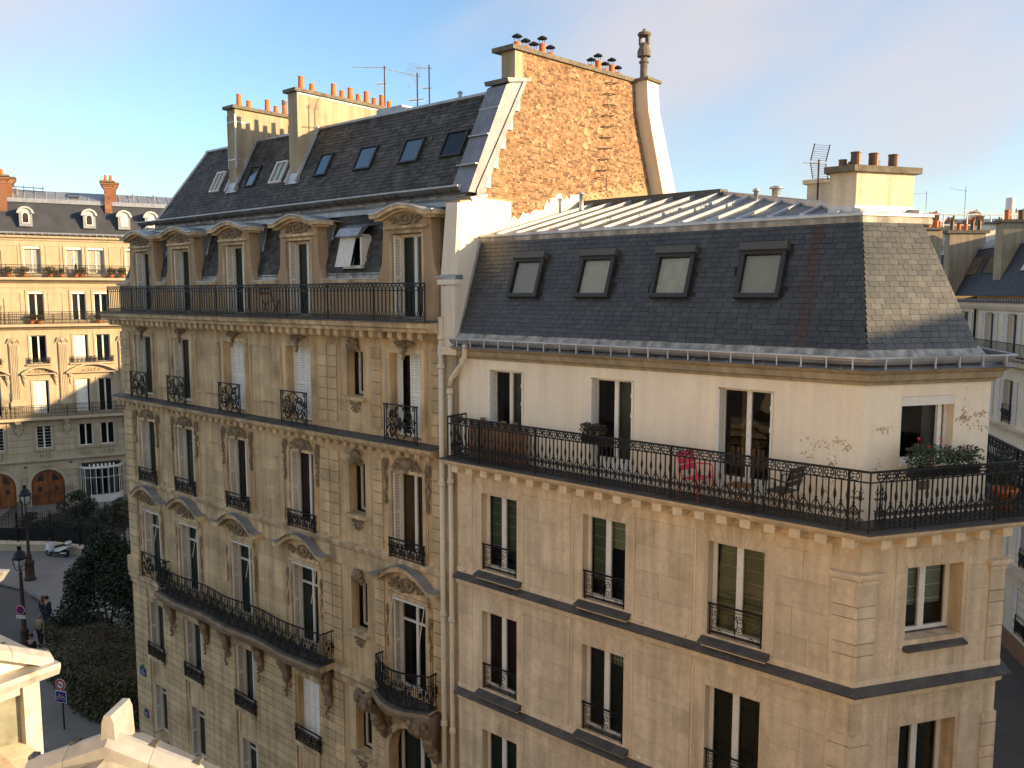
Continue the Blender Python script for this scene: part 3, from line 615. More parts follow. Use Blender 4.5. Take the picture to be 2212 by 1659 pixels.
# first-floor serpentine balcony and the oriel balcony over the door
def serp(x): return -.5-.1*math.sin((x-2.64)/(12.25-2.64)*math.pi*3)**2
def scroll_unit(h=1.0):
    k = MB()
    for s_ in (-1, 1): k.spiral(s_*.11, h*.68, .11, 1.5, 0 if s_ < 0 else math.pi, .2, .012, 0, 4, 16, s_); k.spiral(s_*.12, h*.3, .12, 1.5, 0 if s_ < 0 else math.pi, .2, .012, 0, 4, 16, -s_); k.blob((s_*.1, -.01, h*.48), .05, .025, .07, 5, 4)
    k.tube([(0, 0, .05), (0, 0, h)], .011, 4); k.blob((0, -.02, h*.55), .05, .03, .13, 6, 4); return k
def bars_unit(h=1.0):
    k = MB()
    for q in (-.09, -.03, .03, .09): k.tube([(q, 0, .05), (q, 0, h)], .009, 4)
    k.ring(0, h*.86, .05, .009, 0, 4, 10); k.ring(0, h*.15, .05, .009, 0, 4, 10); return k
def balcony(C, f, x0, x1, z, h, ends, nu, label='balcony'):
    n_ = 40; xs = [x0+(x1-x0)*i/n_ for i in range(n_+1)]
    path = ([(x0, 0)] if ends else [])+[(x, f(x)) for x in xs]+([(x1, 0)] if ends else [])
    mb = MB(); lo = [(p[0]+(.0), p[1]-.1 if 0 < i < len(path)-1 else p[1]) for i, p in enumerate(path)]
    mb.prism([(p[0], p[1]-.06) if 0 < i < len(path)-1 else p for i, p in enumerate(path)], 'z', z-.2, z-.02)
    part = C.put('balcony', mb, 'trim_a')
    mb = MB(); mb.tube([(p[0], p[1]-.06, z-.1) for p in path[1:-1]], .105, 6); mb.tube([(p[0], p[1]-.0, z-.24) for p in path[1:-1]], .09, 6); sub('moulded_edge', part, mb, 'carved', True)
    mb = MB(); mb.prism([(p[0], p[1]-.1) if 0 < i < len(path)-1 else p for i, p in enumerate(path)], 'z', z-.018, z); sub('balcony_floor', part, mb, 'lead')
    mb = MB(); rp = [(p[0], p[1], z+h) for p in path]; mb.tube(rp, .024, 4); mb.tube([(p[0], p[1], z+.06) for p in path], .012, 4)
    rl = C.put('balcony_railing', mb, 'iron'); us = [scroll_unit(h).mesh('scroll_baluster', 'iron'), bars_unit(h).mesh('bar_baluster', 'iron')]
    for k in range(nu):
        x = x0+(k+.5)*(x1-x0)/nu; dy = f(x+.1)-f(x-.1)
        link('scroll_baluster' if k % 2 == 0 else 'bar_baluster', us[k % 2], rl, TRS((x, f(x), z), (0, 0, math.atan2(dy, .2))))
    if ends:
        for xx, s_ in ((x0, 1), (x1, 1)):
            L_ = -f(xx)
            for q in range(2): link('scroll_baluster', us[q], rl, TRS((xx, -L_*(q+.5)/2, z), (0, 0, math.pi/2)))
    return part
balcony(A, serp, 2.64, 12.25, 7.38, .95, True, 42)
balcony(A, lambda x: -.32-.34*math.sin(max(0, min(1, (x-14.43)/2.1))*math.pi)**1, 14.43, 16.5, 7.38, .95, True, 9)
guard(A, .62, 2.5, 7.4, 8.32, -.1, 0)
for i, x in enumerate((2.85, 5.15, 6.5, 8.45, 9.95, 12.0)): orn(A, 'console', x, 0, 6.75, .95, 1.15, i % 2+5, 'corbel', wy=.55); orn(A, 'garland', x, -.12, 6.0, .38, .8, i+20, 'carved_drop')
for s_ in (14.55, 16.4): orn(A, 'console', s_, 0, 6.9, .9, .8, 8, 'corbel', wy=.5)
# --- attic: parapet, stone dormers, slates
DC = [1.64, 4.4, 7.68, 11.06, 15.58]
gaps = [(-.28, .52), (2.74, 3.28), (5.52, 6.56), (8.8, 9.94), (12.18, 14.46), (16.7, 16.86)]
for a_, b_ in gaps:
    A.blk('parapet', 'dorm_a', a_, b_, 0, .3, 17.345, 18.3)
    A.blk('parapet_cap', 'trim_a', a_-.06, b_+.06, -.1, .32, 18.3, 18.39)
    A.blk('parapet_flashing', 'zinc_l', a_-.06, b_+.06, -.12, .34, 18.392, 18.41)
for i, c in enumerate(DC):
    H = [(1.12, 17.345), (1.12, 18.42), (1.06, 18.55), (.95, 18.75), (.92, 19.0), (.87, 19.7), (.87, 19.96)]
    mb = MB(); oh = .55
    for s_ in (-1, 1):
        mb.prism([(c+s_*oh, 17.345)]+[(c+s_*p[0], p[1]) for p in H]+[(c+s_*oh, 19.96)], 'y', -.04, .3)
    mb.box(c-oh, c+oh, -.04, .3, 19.5, 19.96); fr_ = [(c-.87, 19.96)]+[(c+.87*t/6, 19.96+.14*math.cos(t/6*math.pi/2)) for t in range(-6, 7)]+[(c+.87, 19.96)]
    mb.prism(fr_[1:-1], 'y', -.04, .3)
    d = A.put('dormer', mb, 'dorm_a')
    mb = MB(); mb.box(c-.8, c+.8, -.12, -.04, 19.62, 19.69); frame4(mb, c-.62, c+.62, 17.3, 19.57, .06, -.065, -.04); sub('dormer_moulding', d, mb, 'trim_a')
    mb = MB(); lead = MB()
    def capz(t): return 20.0+.2*max(0, math.cos(min(1, abs(t)/.74)*math.pi/2)) if abs(t) < .74 else 20.0
    for q in range(16):
        t0, t1 = -1+q/8, -1+(q+1)/8; xa, xb = c+t0*1.17, c+t1*1.17; za_, zb_ = capz(t0), capz(t1)
        mb.prism([(xa, za_-.1), (xb, zb_-.1), (xb, zb_), (xa, za_)], 'y', -.26, .3); mb.prism([(xa*.94+c*.06, za_-.16), (xb*.94+c*.06, zb_-.16), (xb*.94+c*.06, zb_-.1), (xa*.94+c*.06, za_-.1)], 'y', -.14, .2)
        lead.prism([(xa, za_), (xb, zb_), (xb, zb_+.025), (xa, za_+.025)], 'y', -.3, .95)
    sub('dormer_pediment', d, mb, 'trim_a'); sub('dormer_cover', d, lead, 'zinc_l')
    for s_ in (-1, 1): sub('dormer_cheek', d, MB().prism([(.3, 18.4), (.3, 20.0), (.85, 20.0), (.2, 18.4)], 'x', c+s_*.86-.02, c+s_*.86+.02), 'zinc'); sub('cheek_roll', d, MB().tube([(c+s_*1.0, .2, 18.42), (c+s_*.98, .25, 18.6), (c+s_*.93, .32, 18.85), (c+s_*.89, .45, 19.4), (c+s_*.88, .6, 19.95)], .04, 5), 'zinc')
    link('carved_ornament', carve('festoon', i), d, TRS((c, -.05, 19.85), scale=(.8, .5, .5)))
    window(A, c-oh, c+oh, 17.36, 19.5, y=.28, reveal='shutter', cur='drape_teal' if i != 3 else 'drape_grey', mull=.1)
# the small roof hatch between two dormers
mb = MB(); mb.box(12.86, 13.66, .1, .2, 18.68, 18.76); mb.box(12.86, 12.93, .1, .45, 18.7, 19.55); mb.box(13.6, 13.66, .1, .45, 18.7, 19.55); mb.box(12.86, 13.66, .1, .4, 19.5, 19.58)
h_ = A.put('roof_window', mb, 'white'); sub('pane', h_, MB().quad((12.93, .22, 18.76), (13.6, .22, 18.76), (13.6, .35, 19.5), (12.93, .35, 19.5)), 'glass')
mb = MB(); mb.prism([(-.12, 18.72), (-.1, 18.72), (.12, 19.5), (.1, 19.5)], 'x', 12.82, 13.42); sub('awning_sash', h_, mb, 'drape_white'); mb = MB()
for xx in (12.81, 13.12, 13.42): mb.tube([(xx, -.12, 18.72), (xx, .1, 19.52)], .014, 4)
sub('sash_bar', h_, mb, 'white')
mb = MB(); hd = [(.02, 19.5), (-.08, 19.53), (-.02, 19.62), (.08, 19.75), (.35, 19.86), (.6, 19.88), (.6, 19.84), (.3, 19.8), (.1, 19.6)]; mb.prism(hd, 'x', 12.78, 13.72); sub('hatch_hood', h_, mb, 'zinc')
SLo = ((.1, 18.5), (.72, 20.28))
def inA(x0, x1, z):
    if any(abs((x0+x1)/2-c) < .9 for c in DC): return True
    return 12.8 < (x0+x1)/2 < 13.7 and 18.66 < z < 19.85
PA = slates(A, SLo, 16, .19, lambda t: (0.0+t*.3, 16.86), 'slate_a', None, inA)
mb = MB(); xs_ = [-.05]+[q for c in DC for q in (c-.84, c+.84)]+[16.9]
for k in range(0, len(xs_), 2): mb.quad((xs_[k], .12, 18.4), (xs_[k+1], .12, 18.4), (xs_[k+1], .74, 20.3), (xs_[k], .74, 20.3))
mb.quad((-.1, .12, 18.4), (.2, .74, 20.3), (.3, 9, 20.3), (-.1, 9, 18.4)); A.put('roof_deck', mb, 'deck'); A.blk('eave_fascia', 'zinc', 1.4, 17.0, .62, 1.3, 20.15, 20.52)
for a_, b_ in gaps: band(A, 'eave_flashing', 'zinc_stain', [(.08, 18.41), (.3, 18.41), (.32, 18.56), (.1, 18.56)], max(a_, 0), b_)
mb = MB(); mb.prism([(.62, 20.28), (.7, 20.26), (1.0, 20.36), (1.0, 20.42), (.62, 20.36)], 'x', .15, 16.9); bz = A.put('break_flashing', mb, 'zinc')
for k in range(18): subblk('flashing_seam', bz, 'zinc_l', .6+k*.95, .82+k*.95, .58, .9, 20.37, 20.41)
# upper slope
SL = ((.5, 20.5), (1.8, 23.0))
def xl(t): return 1.62+t*1.58
SKY = [(4.66, 5.2), (6.77, 7.33), (8.18, 8.78), (10.45, 11.04), (12.27, 13.03), (14.16, 14.92), (15.72, 16.5)]
def inU(x0, x1, z):
    xm = (x0+x1)/2
    if 21.4 < z < 22.12 and any(a_-.02 < xm < b_+.02 for a_, b_ in SKY): return True
    return z > 21.35 and (5.8 < xm < 6.36 or 9.2 < xm < 9.78)
PA2 = slates(A, SL, 25, .2, lambda t: (xl(t), 16.72), 'slate_a', None, inU, jit=.01)
mb = MB(); mb.quad((1.55, .49, 20.48), (17.0, .49, 20.48), (17.0, 1.81, 23.01), (3.15, 1.81, 23.01)); mb.quad((1.55, .49, 20.48), (3.15, 1.81, 23.01), (3.15, 9, 23.01), (1.55, 10.5, 20.48)); A.put('roof_deck', mb, 'deck')
camA = Matrix.Rotation(-rad(90-AZ), 4, 'Z') @ (Vector((0, 0, 18))-Vector(AO))
emit(A, PA2+PA, 'slate_a', 'slate', 300, camA, 'slate_field')
mb = MB(); mb.prism([(1.74, 23.0), (1.8, 23.08), (4.5, 23.45), (8.5, 23.2), (8.5, 22.9), (1.9, 22.9)], 'x', 3.1, 17.0); zr = A.put('zinc_roof', mb, 'zinc')
mb = MB(); mb.tube([(3.15, 1.77, 23.03), (17.0, 1.77, 23.03)], .05, 6); sub('ridge_roll', zr, mb, 'zinc')
mb = MB(); mb.tube([(1.6, .5, 20.5), (3.2, 1.8, 23.04)], .055, 5); A.put('hip_flashing', mb, 'zinc_l')
mb = MB(); mb.prism([(.4, 20.5), (.62, 20.5), (.68, 20.66), (.46, 20.64)], 'x', 1.5, 17.0); A.put('eave_flashing', mb, 'zinc_stain')
# gutter with brackets
mb = MB(); g_ = [(.34+.1*math.cos(math.pi*(1+i/6)), 20.56+.12*math.sin(math.pi*(1+i/6))) for i in range(7)]
for i in range(6): mb.quad((.85, *g_[i]), (17.1, *g_[i]), (17.1, *g_[i+1]), (.85, *g_[i+1]))
mb.tube([(.85, .235, 20.565), (17.1, .235, 20.565)], .02, 5); gt = A.put('gutter', mb, 'lead')
mb = MB(); mb.tube([(.85, .23, 20.57), (17.1, .23, 20.57)], .022, 5); sub('gutter_bead', gt, mb, 'zinc_l')
for k in range(33): subblk('gutter_bracket', gt, 'lead', 1.1+k*.49, 1.125+k*.49, .225, .44, 20.43, 20.58)
# skylights on the upper slope
def skylight(C, x0, x1, y, z0, z1, sl, fm='velux', gm='glass_sky', cur=None, hood=None, proud=.07, split=False, bw=.045):
    """frame lying on a slope; z0..z1 along the slope (heights)"""
    (sy, sz), (ey, ez) = sl; L = math.hypot(ey-sy, ez-sz); uy, uz = (ey-sy)/L, (ez-sz)/L
    h = (z1-z0)/uz; M = Matrix(((1, 0, 0, x0), (0, -uz, uy, sy+(z0-sz)/(ez-sz)*(ey-sy)), (0, uy, uz, z0), (0, 0, 0, 1)))   # local: x, n (outward), up-slope
    M = Matrix(((1, 0, 0, x0), (0, uz, uy, sy+(z0-sz)/(ez-sz)*(ey-sy)), (0, -uy, uz, z0), (0, 0, 0, 1)))  # y local = inward normal
    w_ = x1-x0; mb = MB(); frame4(mb, 0, w_, 0, h, bw, -proud, .03)
    p = C.put('skylight', mb, fm, M=M)
    if split: subblk('glazing_bar', p, fm, w_/2-.015, w_/2+.015, -proud+.005, .0, bw, h-bw)
    sub('pane', p, MB().quad((bw, -proud*.55, bw), (w_-bw, -proud*.55, bw), (w_-bw, -proud*.55, h-bw), (bw, -proud*.55, h-bw)), gm)
    k = MB(); k.quad((bw, .0, bw), (w_-bw, .0, bw), (w_-bw, .0, h-bw), (bw, .0, h-bw)); sub('roller_blind' if cur else 'room_recess', p, k, cur or 'room')
    if hood:
        k = MB(); k.box(-.02, w_+.02, -proud-.05, .0, h-.02, h+hood); sub('shutter_box', p, k, 'velux_hood')
    return p
for i, (a_, b_) in enumerate(SKY):
    skylight(A, a_, b_, 0, 21.42 if i > 2 else 21.4, 22.1, SL, 'white' if i in (0, 2) else 'velux', 'glass' if i in (0, 2, 6) else 'glass_sky', {0: 'drape_white', 2: 'drape_white', 4: 'blind', 5: 'blind', 6: 'velux', 3: 'drape_grey'}.get(i), split=i in (0, 2))
# chimney stacks with terracotta pots
tall, short = pot_mesh(.43, .095, 'terracotta'), pot_mesh(.28, .095, 'terracotta')
def stack(x0, x1, yb, ztop, pots, straps=False):
    mb = MB(); mb.box(x0, x1, 1.0, yb, 21.35, ztop-.1); st = A.put('chimney_stack', mb, 'plaster_c')
    subblk('stack_cap', st, 'pot_stone', x0-.09, x1+.09, .88, yb+.1, ztop-.1, ztop)
    mb = MB(); mb.prism([(.86, 21.3), (1.0, 21.3), (1.0, 21.62), (.98, 21.62)], 'x', x0-.06, x1+.06); mb.prism([(.9, 21.36), (1.78, 23.04), (1.72, 23.1), (.8, 21.36)], 'x', x1, x1+.06); mb.prism([(.9, 21.36), (1.78, 23.04), (1.72, 23.1), (.8, 21.36)], 'x', x0-.06, x0); sub('stack_flashing', st, mb, 'zinc_l')
    if straps:
        mb = MB()
        for zz in (23.55, 22.35): mb.box(x0-.01, x1+.01, .985, 1.0, zz, zz+.04); mb.box(x1, x1+.012, .985, 1.5, zz, zz+.04)
        mb.box(x1-.02, x1+.012, .985, 1.02, 22.1, 23.8); mb.box(x0-.012, x0+.01, .985, 1.02, 22.1, 23.8); sub('stack_strap', st, mb, 'zinc_l')
    else: subblk('white_band', st, 'white', x1, x1+.015, 1.0, yb, ztop-.16, ztop-.11)
    for y, t_, m_ in pots:
        o = link('chimney_pot', tall if t_ else short, st, TRS(((x0+x1)/2, y, ztop)))
        if m_: o2 = link('pot_cap', MB().lathe([(.09, 0), (.09, .14), (.1, .15)], n=10).mesh('pot_cap', 'alu', True), st, TRS(((x0+x1)/2, y, ztop+.38)))
    return st
stack(5.86, 6.32, 5.2, 24.08, [(1.31, 1, 0), (1.67, 0, 0), (2.38, 1, 0), (2.72, 0, 0), (3.06, 1, 1), (3.5, 0, 0), (4.0, 1, 0)], True)
stack(9.25, 9.71, 5.05, 24.1, [(1.32, 1, 0), (1.72, 0, 0)]+[(2.54+.3275*k, 1-k % 2, 0) for k in range(8)])
# small vents on the ridge
mb = MB(); mb.lathe([(.05, 0), (.05, .3), (.085, .3), (.03, .36)], (15.2, 2.3, 23.05), 10); A.put('roof_vent', mb, 'zinc_l'); mb = MB(); mb.lathe([(.1, 0), (.09, .22)], (13.95, 2.7, 23.1), 10); A.put('chimney_pot', mb, 'terracotta')
A.blk('roof_hatch', 'zinc', 11.9, 13.0, 2.2, 2.9, 23.1, 23.35)
# --- brick party gable with verge flashing, chimney head and steps
GX = 17.3
outl = [(.1, 16.9), (.1, 20.2), (.87, 20.3), (.92, 20.6), (2.39, 23.25), (2.39, 24.08), (7.66, 24.28), (7.75, 23.47), (7.98, 22.86), (8.68, 21.13), (9.0, 20.2), (9.0, 16.9)]
mb = MB(); mb.prism(outl, 'x', 16.84, GX); gb = A.put('brick_gable', mb, 'mortar')
PB = []; zc_ = 19.25; row = 0; BF = [(0, 1, 2, 3), (4, 5, 1, 0), (5, 6, 2, 1), (6, 7, 3, 2), (7, 4, 0, 3)]
def yl(z): return .87 if z < 20.62 else min(2.42, .92+(z-20.6)*.555) if z < 23.25 else 2.42
def yr(z): return np.interp(z, [20.2, 21.13, 22.86, 23.47, 24.28], [9.0, 8.68, 7.98, 7.75, 7.66])
while zc_ < 24.22:
    y = yl(zc_)+rnd.uniform(.02, .1); hb = .062; ye = yr(zc_)-.02
    while y < ye-.04:
        wb = rnd.choice((.09, .1, .105, .11, .1, .19)); y2 = min(y+wb, ye); g = .011
        jz = rnd.uniform(-.004, .004); pr = rnd.uniform(.004, .010)
        ok = zc_+.05 < 24.08+(y-2.39)*.038 and zc_ > 19.62+.2*(y-1.9) and not (y < 1.95 and zc_ < 20.33)
        low = zc_-(19.62+.2*(y-1.9))
        if ok and low < .55 and y > 3.0 and rnd.random() < (1.2-low*1.6): ok = False
        if ok and rnd.random() < .025: ok = False
        if ok and y2-y > .05:
            a_, b_, c_, d_ = y+g/2, y2-g/2, zc_+g/2+jz, zc_+hb-g/2+jz; X = GX+pr; t1, t2 = rnd.uniform(-.006, .006), rnd.uniform(-.006, .006)
            v = [(X, a_+.004, c_+t1), (X, b_-.004, c_), (X, b_-.004, d_+t2), (X, a_+.004, d_), (GX, a_, c_), (GX, b_, c_), (GX, b_, d_), (GX, a_, d_)]
            PB.append((v, (GX, y, zc_)))
        y = y2
    zc_ += hb; row += 1
GB = Ctx(gb); emit(GB, PB, 'brick', 'brick', 300, camA, 'brick_field', BF)
# ragged plaster remains along the foot of the gable
mb = MB(); pts = [(1.94, 19.55)]; hh_ = .2
for k in range(62): y = 1.95+k*.05; hh_ = max(.04, min(.62, hh_+rnd.gauss(.0, .055)+(.012 if 30 < k < 55 else -.004))); pts.append((y+rnd.uniform(-.02, .02), 19.66+.2*(y-1.9)+hh_))
pts += [(5.1, 20.32), (5.15, 19.9)]; mb.prism(pts, 'x', GX+.006, GX+.022); A.put('plaster_patch', mb, 'plaster_w')
for k in range(16):
    y, z = rnd.uniform(2.8, 6.5), rnd.uniform(21.4, 23.6); r = rnd.uniform(.05, .14)
    mb = MB(); mb.prism([(y+r*math.cos(q)*rnd.uniform(.6, 1.2), z+r*.8*math.sin(q)*rnd.uniform(.6, 1.3)) for q in np.linspace(0, 5.6, 8)], 'x', GX+.004, GX+.017); A.put('plaster_patch', mb, 'mortar')
# coping, chimney-head front, cowled pots
mb = MB(); mb.prism([(1.95, 24.05), (7.72, 24.27), (7.72, 24.38), (1.95, 24.16)], 'x', 16.66, 17.38); A.put('gable_coping', mb, 'pot_stone')
mb = MB(); mb.prism([(2.1, 23.2), (2.385, 23.25), (2.385, 24.06), (2.1, 24.05)], 'x', 16.86, GX+.004); A.put('chimney_head', mb, 'plaster_c')
cw = MB(); cw.lathe([(.14, 0), (.13, .025), (.07, .06), (.015, .085)], (0, 0, .13), 8)
for q in range(3): cw.tube([(.07*math.cos(q*2.1), .07*math.sin(q*2.1), -.02), (.1*math.cos(q*2.1), .1*math.sin(q*2.1), .14)], .007, 4)
cwm = cw.mesh('cowl', 'dark_metal')
def cpot(y, h, z): A.put('chimney_pot', pot_mesh(h, .088, 'terracotta', .97), None, M=TRS((17.02, y, z))); A.put('pot_cowl', cwm, None, M=TRS((17.02, y, z+h)))
for y, h in ((2.52, .2), (2.86, .15), (3.2, .13), (3.55, .34), (3.9, .17), (5.78, .17), (6.12, .34), (6.47, .17), (6.82, .34), (7.14, .17)): cpot(y, h, 24.17+(y-2.4)*.036)
# verge: zinc cover sloping up the gable edge, stepped plaster under it
mb = MB(); mb.prism([(.36, 20.42), (.95, 20.42), (2.44, 23.3), (2.2, 23.36), (1.74, 23.14)], 'x', 16.7, GX+.03); vf = A.put('verge_flashing', mb, 'zinc_d')
mb = MB(); mb.prism([(.62, 20.3), (.76, 20.3), (2.52, 23.38), (2.42, 23.42), (.62, 20.48)], 'x', GX+.032, GX+.07); sub('verge_edge', vf, mb, 'zinc_d')
for z in (21.1, 21.85, 22.55): y = .55+(z-20.5)*.575; subblk('flashing_joint', vf, 'zinc', 16.69, GX+.04, y-.3, y-.2, z, z+.03)
mb = MB(); mb.prism([(1.75, 23.2), (2.6, 23.36), (2.6, 23.44), (1.7, 23.3)], 'x', 16.62, GX+.1); sub('verge_cap', vf, mb, 'zinc_d')
for k in range(5):
    z = 20.75+k*.5; y = .92+(z-20.6)*.555; A.blk('gable_step', 'plaster_w', GX-.02, GX+.06, y-.05, y+.12, z-.18, z+.12)
# climbing rungs
for k in range(9):
    z = 21.5+k*.31; mb = MB(); y = 5.72+k*.045; mb.tube([(GX, y, z), (GX+.12, y, z), (GX+.12, y+.42, z+.05), (GX, y+.42, z+.05)], .014, 4); A.put('climbing_rung', mb, 'rust_iron')
mb = MB(); mb.tube([(GX, 5.6, 21.25), (GX+.12, 5.6, 21.28), (GX+.14, 6.0, 21.3), (GX+.14, 6.0, 20.95), (GX, 5.8, 20.92)], .014, 4); A.put('climbing_rung', mb, 'rust_iron')
# white rendered flue climbing the back edge, with its stone chimney pot
mb = MB(); fl = [(7.66, 24.3), (7.75, 23.47), (7.98, 22.86), (8.68, 21.13), (9.1, 19.5), (9.9, 19.5), (9.5, 21.13), (8.7, 22.86), (8.4, 23.47), (8.3, 24.3)]; mb.prism(fl, 'x', 17.0, GX+.42); fu = A.put('flue', mb, 'plaster_w')
subblk('flue_cap', fu, 'pot_stone', 16.95, GX+.5, 7.58, 8.4, 24.3, 24.38)
mb = MB(); mb.lathe([(.15, 0), (.13, .08), (.11, .12), (.11, .5), (.15, .52), (.15, .56), (.1, .6), (.1, .68), (.2, .7), (.2, .86), (.14, 1.0), (.15, 1.08)], n=12)
for q in range(3): mb.box(-.17+.0, -.17+.06, -.04, .04, 1.05, 1.32) if q == 0 else mb.box(.11, .17, -.04, .04, 1.05, 1.32) if q == 1 else mb.box(-.03, .03, .1, .16, 1.05, 1.32)
mb.lathe([(.19, 1.3), (.21, 1.36), (.17, 1.4), (.06, 1.43), (.05, 1.5)], n=12); link('chimney_pot', mb.mesh('stone_pot', 'pot_stone', False), fu, TRS((GX+.1, 7.98, 24.38)))
# white rendered pier where the gable meets the neighbour
mb = MB(); mb.prism([(.0, 16.75), (1.94, 16.75), (1.94, 20.31), (.87, 20.31), (.12, 20.16), (-.02, 18.46), (-.1, 18.25)], 'x', 17.0, GX+.012); A.put('party_pier', mb, 'plaster_w')
mb = MB(); mb.prism([(16.78, 18.45), (17.0, 18.45), (17.0, 20.14), (16.98, 20.14)], 'y', -.04, .3); mb.prism([(17.0, 18.46), (17.24, 18.46), (17.36, 20.14), (17.0, 20.14)], 'y', -.042, .1); mb.box(16.86, GX+.01, -.12, .1, 16.75, 18.2); A.put('pier_front', mb, 'plaster_w')
A.blk('pier_cap', 'plaster_w', 16.78, GX+.06, -.17, .1, 18.22, 18.34); A.blk('pier_flashing', 'zinc', 16.78, GX+.03, -.1, .15, 18.342, 18.45); A.blk('pier_cap', 'trim_b', 16.8, 17.42, -.2, .1, 16.55, 16.75)
mb = MB(); mb.prism([(.5, 20.2), (1.0, 20.36), (1.0, 20.42), (.4, 20.3)], 'x', 16.8, GX+.06); A.put('pier_flashing', mb, 'zinc_l')
# rainwater pipe of this building
def pipe(C, x, y, z0, z1, r=.062, joints=(), name='drainpipe'):
    p = C.put(name, MB().tube([(x, y, z0), (x, y, z1)], r, 10, cap=True), 'pipe', True)
    for z in joints: sub('pipe_collar', p, MB().lathe([(r+.004, 0), (r+.03, .02), (r+.03, .06), (r+.012, .09), (r+.03, .12), (r+.004, .14)], (x, y, z), 10), 'pipe', True)
    return p
pipe(A, 16.88, -.16, .2, 17.45, .068, (1, 4.2, 7.1, 10.0, 13.3, 16.2, 16.9))
# street name plates
mb = MB(); mb.box(-.02, .46, -.075, -.05, 3.27, 3.58, 0); mb.prism([(.06, 3.58), (.38, 3.58), (.3, 3.7), (.14, 3.7)], 'y', -.075, -.05, 1); sp = A.put('street_name_plate', mb, ['sign_green', 'sign_green'])
subblk('plate_field', sp, 'sign_blue', .0, .44, -.08, -.0755, 3.30, 3.56)
def text(parent, s_, size, M, m='sign_white', al='CENTER'):
    c = bpy.data.curves.new('lettering', 'FONT'); c.body = s_; c.size = size; c.align_x = al; c.extrude = .001; o = bpy.data.objects.new('lettering_source', c); COL.objects.link(o)
    me = bpy.data.meshes.new_from_object(o); me.name = 'lettering'; me.materials.clear(); me.materials.append(MATS[m]); bpy.data.objects.remove(o); return link('lettering', me, parent, M)
    c = bpy.data.curves.new('lettering', 'FONT'); c.body = s_; c.size = size; c.align_x = al; c.extrude = .001; c.materials.append(MATS[m]); o = bpy.data.objects.new('lettering', c); COL.objects.link(o); o.parent = parent; o.matrix_local = M; return o
text(sp, 'RUE', .085, TRS((.22, -.083, 3.475), (rad(90), 0, 0)))
for k in range(2): subblk('lettering_line', sp, 'sign_white', .04, .4, -.083, -.0802, 3.42-k*.07, 3.44-k*.07)
mb = MB(); mb.box(.2, .5, -.075, -.05, 1.62, 1.88); mb.prism([(.24, 1.88), (.46, 1.88), (.4, 1.95), (.3, 1.95)], 'y', -.075, -.05); sp = A.put('street_name_plate', mb, 'sign_blue')
for k in range(3): subblk('lettering_line', sp, 'sign_white', .25, .45, -.08, -.0755, 1.8-k*.06, 1.812-k*.06)

# ------------------------------------------------------------------ building B: corner building with dark slate mansard
BO = (5.9004, 13.86, 0.0)
B_ = thing('corner_building', 'cream and pale stone corner building with dark slate mansard and long iron balcony', 'building', BO, AZ)
B = Ctx(B_)
rC = rad(57.3); rD = rad(117.5); CL = 2.65
Bc = Ctx(B_, TRS(rot=(0, 0, rC)))
dC = Vector((math.cos(rC), math.sin(rC))); dD = Vector((math.cos(rD), math.sin(rD)))
def plan(d, cl=CL, xl_=-9.45, back=9.0):
    """wall line offset outwards by d: front, chamfer, side street"""
    W = [Vector((xl_, 0)), Vector((0, 0)), dC*cl, dC*cl+dD*back]; nr = [Vector((0, -1)), Vector((dC.y, -dC.x)), Vector((dD.y, -dD.x))]
    r = [W[0]+nr[0]*d]
    for i in (1, 2): bis = (nr[i-1]+nr[i]); r.append(W[i]+bis*(d/(1+nr[i-1].dot(nr[i]))))
    r.append(W[3]+nr[2]*d); return r
def sweep(mb, prof, cl=CL, xl_=-9.45, closed=True, mi=0):
    rings = [[(p.x, p.y, z) for p in plan(d, cl, xl_)] for d, z in prof]; n_ = len(prof)
    for i in range(n_ if closed else n_-1):
        a_, b_ = rings[i], rings[(i+1) % n_]
        for k in range(3): mb.quad(a_[k], a_[k+1], b_[k+1], b_[k], mi)
    for k in (0, 3): mb.add([r[k] for r in rings], [tuple(range(n_))], mi)
    return mb
# stone body (front and chamfer) and rendered top storey
F1 = [(13.31, 11.45), (10.42, 8.48), (7.42, 5.5), (4.4, 2.4)]
wx = [(-8.66, -7.56), (-5.7, -4.62), (-2.74, -1.62)]
opsB = [(a_, b_, z1, z0) for z0, z1 in F1 for a_, b_ in wx]
mb = MB(); wallgrid(mb, -9.45, .06, 0, 13.75, opsB, -.07, .22); B.put('stone_wall', mb, 'stone_b')
opsC = [(1.0, 2.22, z1+.5, z0-.05) for z0, z1 in F1]
CS = 3.1
mb = MB(); wallgrid(mb, -.06, CS, 0, 13.75, opsC, -.07, .36); Bc.put('stone_wall', mb, 'stone_b')
opsW = [(-8.47, -7.42, 14.2, 16.25), (-5.59, -4.52, 14.2, 16.25), (-2.67, -1.58, 14.2, 16.26)]
mb = MB(); wallgrid(mb, -9.45, 0, 14.1, 16.85, opsW, 0, .2); B.put('rendered_wall', mb, 'plaster')
mb = MB(); wallgrid(mb, 0, CL, 14.1, 16.85, [(.76, 1.87, 15.12, 16.26)], 0, .3); Bc.put('rendered_wall', mb, 'plaster')
mb = MB(); W = plan(0); e_ = dC*CL; f_ = e_+dD*9; mb.quad((*e_, 0), (*f_, 0), (*f_, 16.85), (*e_, 16.85)); e2 = dC*CS+Vector((dC.y, -dC.x))*.07; mb.quad((*e2, 0), (*(e2+dD*9), 0), (*(e2+dD*9), 13.75), (*e2, 13.75)); B.put('side_wall', mb, 'plaster')
mb = MB(); mb.prism([(-9.45, 1.3), (-1.2, 1.3), (.2, 2.6), (-2.9, 9), (-9.45, 9)], 'z', 0, 18.9); B.put('core', mb, 'room')
